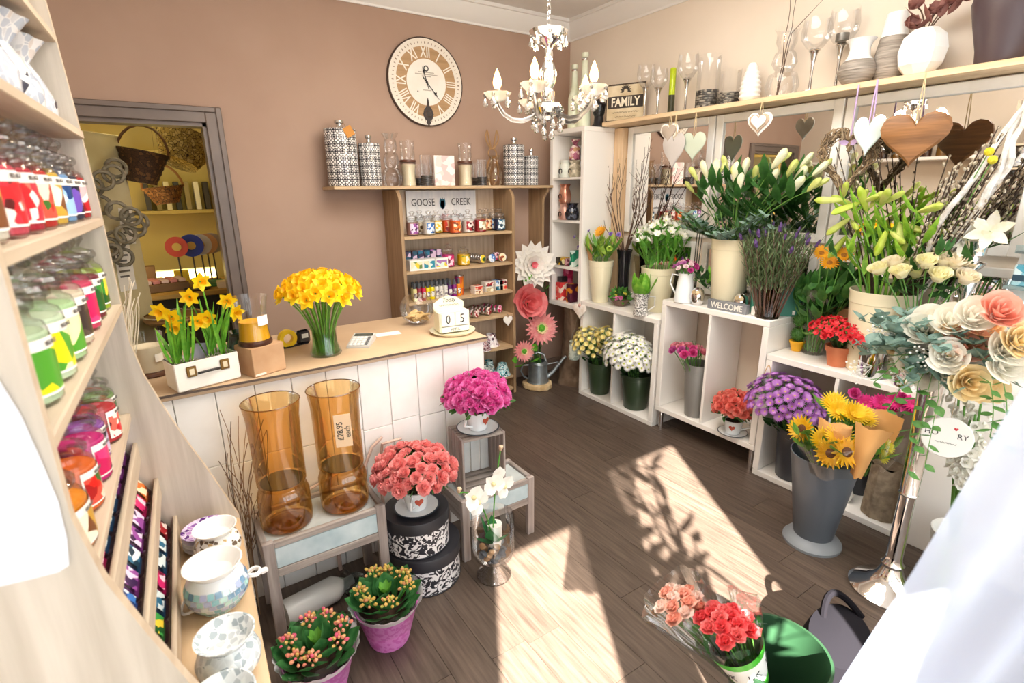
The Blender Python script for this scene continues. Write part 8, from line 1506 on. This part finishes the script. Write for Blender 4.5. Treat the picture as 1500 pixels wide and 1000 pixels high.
for (c, z, n, mes, lab, grp, spx, spy) in (((998, 888), 0.40, 13, pch_, 'peach pink carnation in the wrapped bunch', 'peach carnations', 0.075, 0.06), ((1066, 920), 0.42, 15, rdc, 'coral red carnation in the wrapped bunch', 'coral carnations', 0.07, 0.07)):
    C_ = pz(*c, z); ARR[0] = None; ARR[0] = T('carnation_bouquet', ('peach pink' if grp[0] == 'p' else 'coral red')+' carnations in a printed clear sleeve leaning in the green bin', 'bouquet', mb_)
    for k in range(n):
        a = 2.4*k; f = math.sqrt((k+.5)/n); tp = C_+Vector((spx*f*math.cos(a), spy*f*math.sin(a), 0.03*(1-f)+0.01*rnd.random())); stem_flower('wrapped_carnation', lab, 'flower', grp, mb_, tp, mes[k % 2], 0.002, (tp-mb_).normalized()+Vector((0.1*math.cos(a), 0.1*math.sin(a), 0.5)))
    ax = (C_-mb_); L = ax.length; F = Matrix.Translation(mb_) @ ax.to_track_quat('Z', 'Y').to_matrix().to_4x4()
    t = T('cellophane_sleeve', 'crackling clear sleeve round the '+grp, 'wrapping', mb_, group='sleeves of the wrapped carnations', mtx=F)
    B().lathe([(0.02, 0.06), (0.045, L*0.55), (0.085, L*0.95), (0.11, L*1.12)], 30, fn=lambda a, r, z: r*(1+0.06*math.sin(5*a)+0.05*math.sin(9*a+z*30))).obj('film', glass('fdfdfd', name='cellophane', rough=0.06), t)
    if grp[0] == 'c':
        rr = lambda z: 0.02+(0.085-0.02)*(z/L)*0.98; q = B(); q.lathe([(rr(L*0.50)+0.004, L*0.50), (rr(L*0.80)+0.006, L*0.80)], 30); q.obj('printed_band', mat('f4f6f2', 0.3), t); q = B(); q.lathe([(rr(L*0.80)+0.0065, L*0.79), (rr(L*0.88)+0.008, L*0.88)], 30); q.lathe([(rr(L*0.40)+0.004, L*0.40), (rr(L*0.50)+0.0045, L*0.505)], 30); q.obj('green_print', mat('4fbf3a', 0.3), t)
        for j in range(6):
            a = j*PI/3; rm_ = rr(L*0.65)+0.0065; text('UK', 0.03, M['black'], t, Matrix.Translation((rm_*math.cos(a), rm_*math.sin(a), L*0.66)) @ face((0, 0, 0), (math.cos(a), math.sin(a), 0))); heart(B(), 0.016, 0.016, 0.001).obj('heart_motif', mat('c82838', .4), t, mtx=face((rm_*math.cos(a), rm_*math.sin(a), L*0.745), (math.cos(a), math.sin(a), 0)))
ARR[0] = None
p = Vector((1.70, 0.58, 0)); t = T('black_bag', 'black fabric bag with carry strap on the floor behind the green bin', 'bag', p, 0.2)
B().grid(lambda u, v: ((0.20*math.cos(2*PI*u))*(1-0.25*v*v)*(1+0.04*math.sin(6*PI*u)), 0.13*math.sin(2*PI*u)*(1-0.3*v*v), 0.17*v+0.02*math.sin(2*PI*u)*v), 36, 8).obj('body', mat('121014', 0.95, spec=0.1), t); B().grid(lambda u, v: (0.15*math.cos(2*PI*u)*(1-v), 0.091*math.sin(2*PI*u)*(1-v), 0.17+0.02*math.sin(2*PI*u)*(1-v)+0.015*math.sin(PI*v/2)), 30, 4).obj('flap', mat('151318', 0.9, spec=0.15), t); B().tube(bez((0.02, 0.06, 0.18), (0.14, 0.10, 0.30), (0.15, -0.03, 0.16), 10), 0.012, 8).obj('strap', mat('121014', 0.9, spec=0.1), t)
# ================================================================ back room seen through the doorway
ol = area('back_room_lamp', (0.3, 4.7, 2.40), (0, 0, -1), 0.5, 0.5, 6, (1.0, 0.86, 0.42))
t = struct(B().bbox(0, 0.62, -0.02, 0.02, 0, 1.98, 0.003).obj('door_2', noisy('c8bb8c', 'd8cda4', 4, 0.5), mtx=Matrix.Translation((DX0+0.03, YW+0.15, 0)) @ rotz(1.0)))
DM = Matrix.Translation((DX0+0.03, YW+0.15, 0)) @ rotz(1.0)
for k, (x, z, w_, h, rz_) in enumerate(((0.42, 1.17, 0.15, 0.30, 0.05), (0.20, 1.10, 0.17, 0.30, -0.06), (0.52, 1.42, 0.12, 0.22, 0.1))):
    m = DM @ Matrix.Translation((x, -0.024, z)) @ Matrix.Rotation(rz_, 4, 'Y'); t = T('paper_notice', ['white printed sheet pinned to the open door', 'second printed sheet pinned by the door hinge', 'small card pinned high on the open door'][k], 'paper', m.translation, group='papers on the door', mtx=m); B().box(-w_/2, w_/2, -0.001, 0.001, -h/2, h/2).obj('sheet', mat('eeeae0', 0.7), t, smooth=False)
    for j in range(6): B().box(-w_*0.38, w_*(0.38-0.1*(j % 3)), -0.0016, -0.001, h*(0.34-0.11*j), h*(0.34-0.11*j)+0.012).obj('text_line', mat('6a6660', 0.7), t, smooth=False)
c = DM @ Vector((0.30, -0.06, 1.55)); t = T('rattan_garland', 'grey rattan ring garland hanging on the open door', 'ornament', c)
for k in range(16): q = Vector((0.10*math.cos(k*0.7)+0.02*k*0.3, -0.03*(k % 3), 0.22-0.035*k)); B().tube([q+Vector((0.05*math.cos(a), 0.015*math.sin(a*2), 0.05*math.sin(a))) for a in [i*PI/7 for i in range(15)]], 0.011, 6).obj('rattan_ring', noisy('6a6250', '8f8672', 30, 0.8), t)
# work table
tb = T('work_table', 'yellow-brown wooden work table in the back room', 'table', (0.22, 4.75, 0)); B().bbox(-0.75, 0.75, -0.35, 0.35, 0.90, 0.935, 0.004).obj('tabletop', wood('a8843c', 'c49c4c', 'X', 4), tb)
for sx in (-1, 1):
    for sy in (-1, 1): B().bbox(sx*0.70-0.03, sx*0.70+0.03, sy*0.30-0.03, sy*0.30+0.03, 0, 0.90, 0.003).obj('leg', mat('5a4426', 0.6), tb)
B().box(-0.70, 0.70, 0.26, 0.30, 0.15, 0.88).obj('under_table_shade', mat('2c2416', 0.8), tb, smooth=False)  # dark sheet stands in for the shade under the tabletop
zt = 0.936
def bk(px, y): return pyp(px, 380, y).x
p = Vector((bk(226, 4.62), 4.62, zt)); t = T('tissue_tray', 'tray of pink striped tissue paper on the work table', 'tray', p, 0.2); B().bbox(-0.17, 0.17, -0.10, 0.10, 0, 0.06, 0.004).obj('tray', mat('7a5a34', .6), t)
for k in range(6): B().bbox(-0.16+0.054*k, -0.115+0.054*k, -0.09, 0.09, 0.06, 0.085, 0.004).obj('tissue_roll', mat(('d88a7a', 'e8c8b0')[k % 2], .7), t)
for k, (px, c, lab, r) in enumerate(((262, 'c8482a', 'orange-red ribbon reel', 0.075), (284, '2a3a8a', 'dark blue ribbon reel', 0.085), (298, 'e0dccc', 'white ribbon reel', 0.08), (308, 'd8a878', 'peach ribbon reel', 0.08), (317, 'a8a090', 'grey ribbon reel', 0.08))):
    p = Vector((bk(px, 4.72), 4.72+0.045*k, zt)); t = T('ribbon_reel', lab+' on the rack above the work table', 'ribbon', p, 0.0, 'ribbon reels'); F = Matrix.Translation((0, 0, 0.30)) @ Matrix.Rotation(PI/2, 4, 'X'); B().lathe([(0.02, -0.009), (r, -0.009), (r, 0.009), (0.02, 0.009)], 26).obj('ribbon', mat(c, .5), t, mtx=F); B().lathe([(0.001, 0.016), (0.03, 0.016), (0.032, -0.016), (0.001, -0.016)], 18).obj('core', mat('d8b04a', .5), t, mtx=F); B().tube([(0, 0, 0), (0, 0.03, 0.30)], 0.006, 6).obj('rack_rod', M['dark'], t); B().bbox(-0.03, 0.03, -0.03, 0.05, 0, 0.01, .002).obj('rack_foot', M['dark'], t)
for k, (px, y, w_, h, c, lab) in enumerate(((262, 4.90, 0.05, 0.10, 'd8b828', 'yellow carton on the work table'), (330, 4.50, 0.08, 0.05, 'ece6d4', 'white folded cloth on the work table'), (215, 4.85, 0.04, 0.16, '8a6a3a', 'brown tin on the work table'))): tag(B().bbox(-w_, w_, -0.05, 0.05, 0, h, 0.004).obj('carton', mat(c, .6), loc=(bk(px, y), y, zt)), lab, 'box')
tag(B().lathe([(0.001, 0), (0.07, 0), (0.09, 0.012), (0.001, 0.010)], 28).obj('dark_plate', M['black'], loc=(bk(282, 4.50), 4.50, zt)), 'black plate lying on the work table', 'plate')
tag(B().lathe([(0.001, 0), (0.09, 0.0), (0.10, 0.03), (0.001, 0.03)], 24).obj('moss_ring', petal('3a8a5a', '6ab084'), loc=(bk(305, 4.62), 4.66, zt)), 'green ribbon coil on the work table', 'ribbon')
t = T('round_stool', 'round wooden stool with a silver rim inside the doorway', 'stool', (bk(240, 4.22), 4.15, 0)); B().lathe([(0.001, 0.80), (0.17, 0.80), (0.18, 0.815), (0.17, 0.83), (0.001, 0.83)], 30).obj('seat', mat('8a6434', .4), t); B().lathe([(0.172, 0.83), (0.182, 0.84), (0.172, 0.845)], 30).obj('rim', M['silver'], t)
for k in range(4): a = PI/4+k*PI/2; B().tube([(0.12*math.cos(a), 0.12*math.sin(a), 0.80), (0.16*math.cos(a), 0.16*math.sin(a), 0)], 0.014, 8).obj('leg', mat('3c2c18', .6), t)
# wall shelf and hanging baskets
t = T('back_room_shelf', 'yellowed wall shelf with folders in the back room', 'shelf', (0.40, 5.62, 0)); B().bbox(-0.5, 0.55, 0, 0.17, 1.45, 1.48, 0.003).obj('board', mat('b09a50', .6), t); B().bbox(-0.5, 0.55, 0, 0.17, 1.95, 1.98, 0.003).obj('board', mat('b09a50', .6), t)
for k in range(12): tag(B().bbox(-0.02, 0.02, -0.08, 0.08, 0, 0.24, 0.003).obj('box_file', mat(('3a3426', '7a6a34', 'c8bc90', '2a2a20', '8a7a4a', 'd8d0b0')[k % 6], .6), loc=(0.0+0.075*k, 5.70, 1.481)), '%s box file on the back room shelf' % ('dark brown', 'olive', 'cream', 'black', 'khaki', 'ivory')[k % 6], 'folder', 'box files in the back room')
def basket(label, px, py, y, r, h, c1, c2, tilt=0.0, rz_=0.0):
    p = pyp(px, py, y); m = Matrix.Translation(p) @ rotz(rz_) @ Matrix.Rotation(tilt, 4, 'Y'); t = T('wicker_basket', label, 'basket', p, group='baskets hanging in the back room', mtx=m)
    B().lathe([(0.001, 0), (r*0.6, 0)]+[(r*(0.6+0.4*k/10)+(0.006 if k % 2 else 0), h*(k+1)/11) for k in range(10)]+[(r*1.04, h), (r*0.96, h)], 24).obj('weave', cells((c1, c2, c1), 50, 0.8, '2c2010', 0.05), t)
    B().tube([(r*math.cos(a), 0, h*0.9+r*1.3*math.sin(a)) for a in [i*PI/10 for i in range(11)]], 0.008, 6).obj('handle', mat(c2, .7), t); B().tube([(0, 0, h*0.9+r*1.3), tuple(m.inverted() @ Vector((p.x, p.y, 2.45)))], 0.002, 4).obj('cord', mat('8a7a50', .8), t)
basket('dark brown wicker basket hanging in the back room', 208, 268, 4.35, 0.14, 0.20, '4a3018', '6a4824', 0.2); basket('orange-brown shallow basket hanging in the back room', 246, 298, 4.72, 0.13, 0.12, '8a5a24', 'b07a3a', -0.1); basket('big straw basket hanging in the back room', 262, 240, 4.6, 0.20, 0.20, 'a8924c', 'c8b46c', 0.5, 0.6); basket('pale woven basket tilted under the back room ceiling', 300, 222, 5.2, 0.12, 0.18, 'b8a860', 'dccd88', 0.9, 0.2)
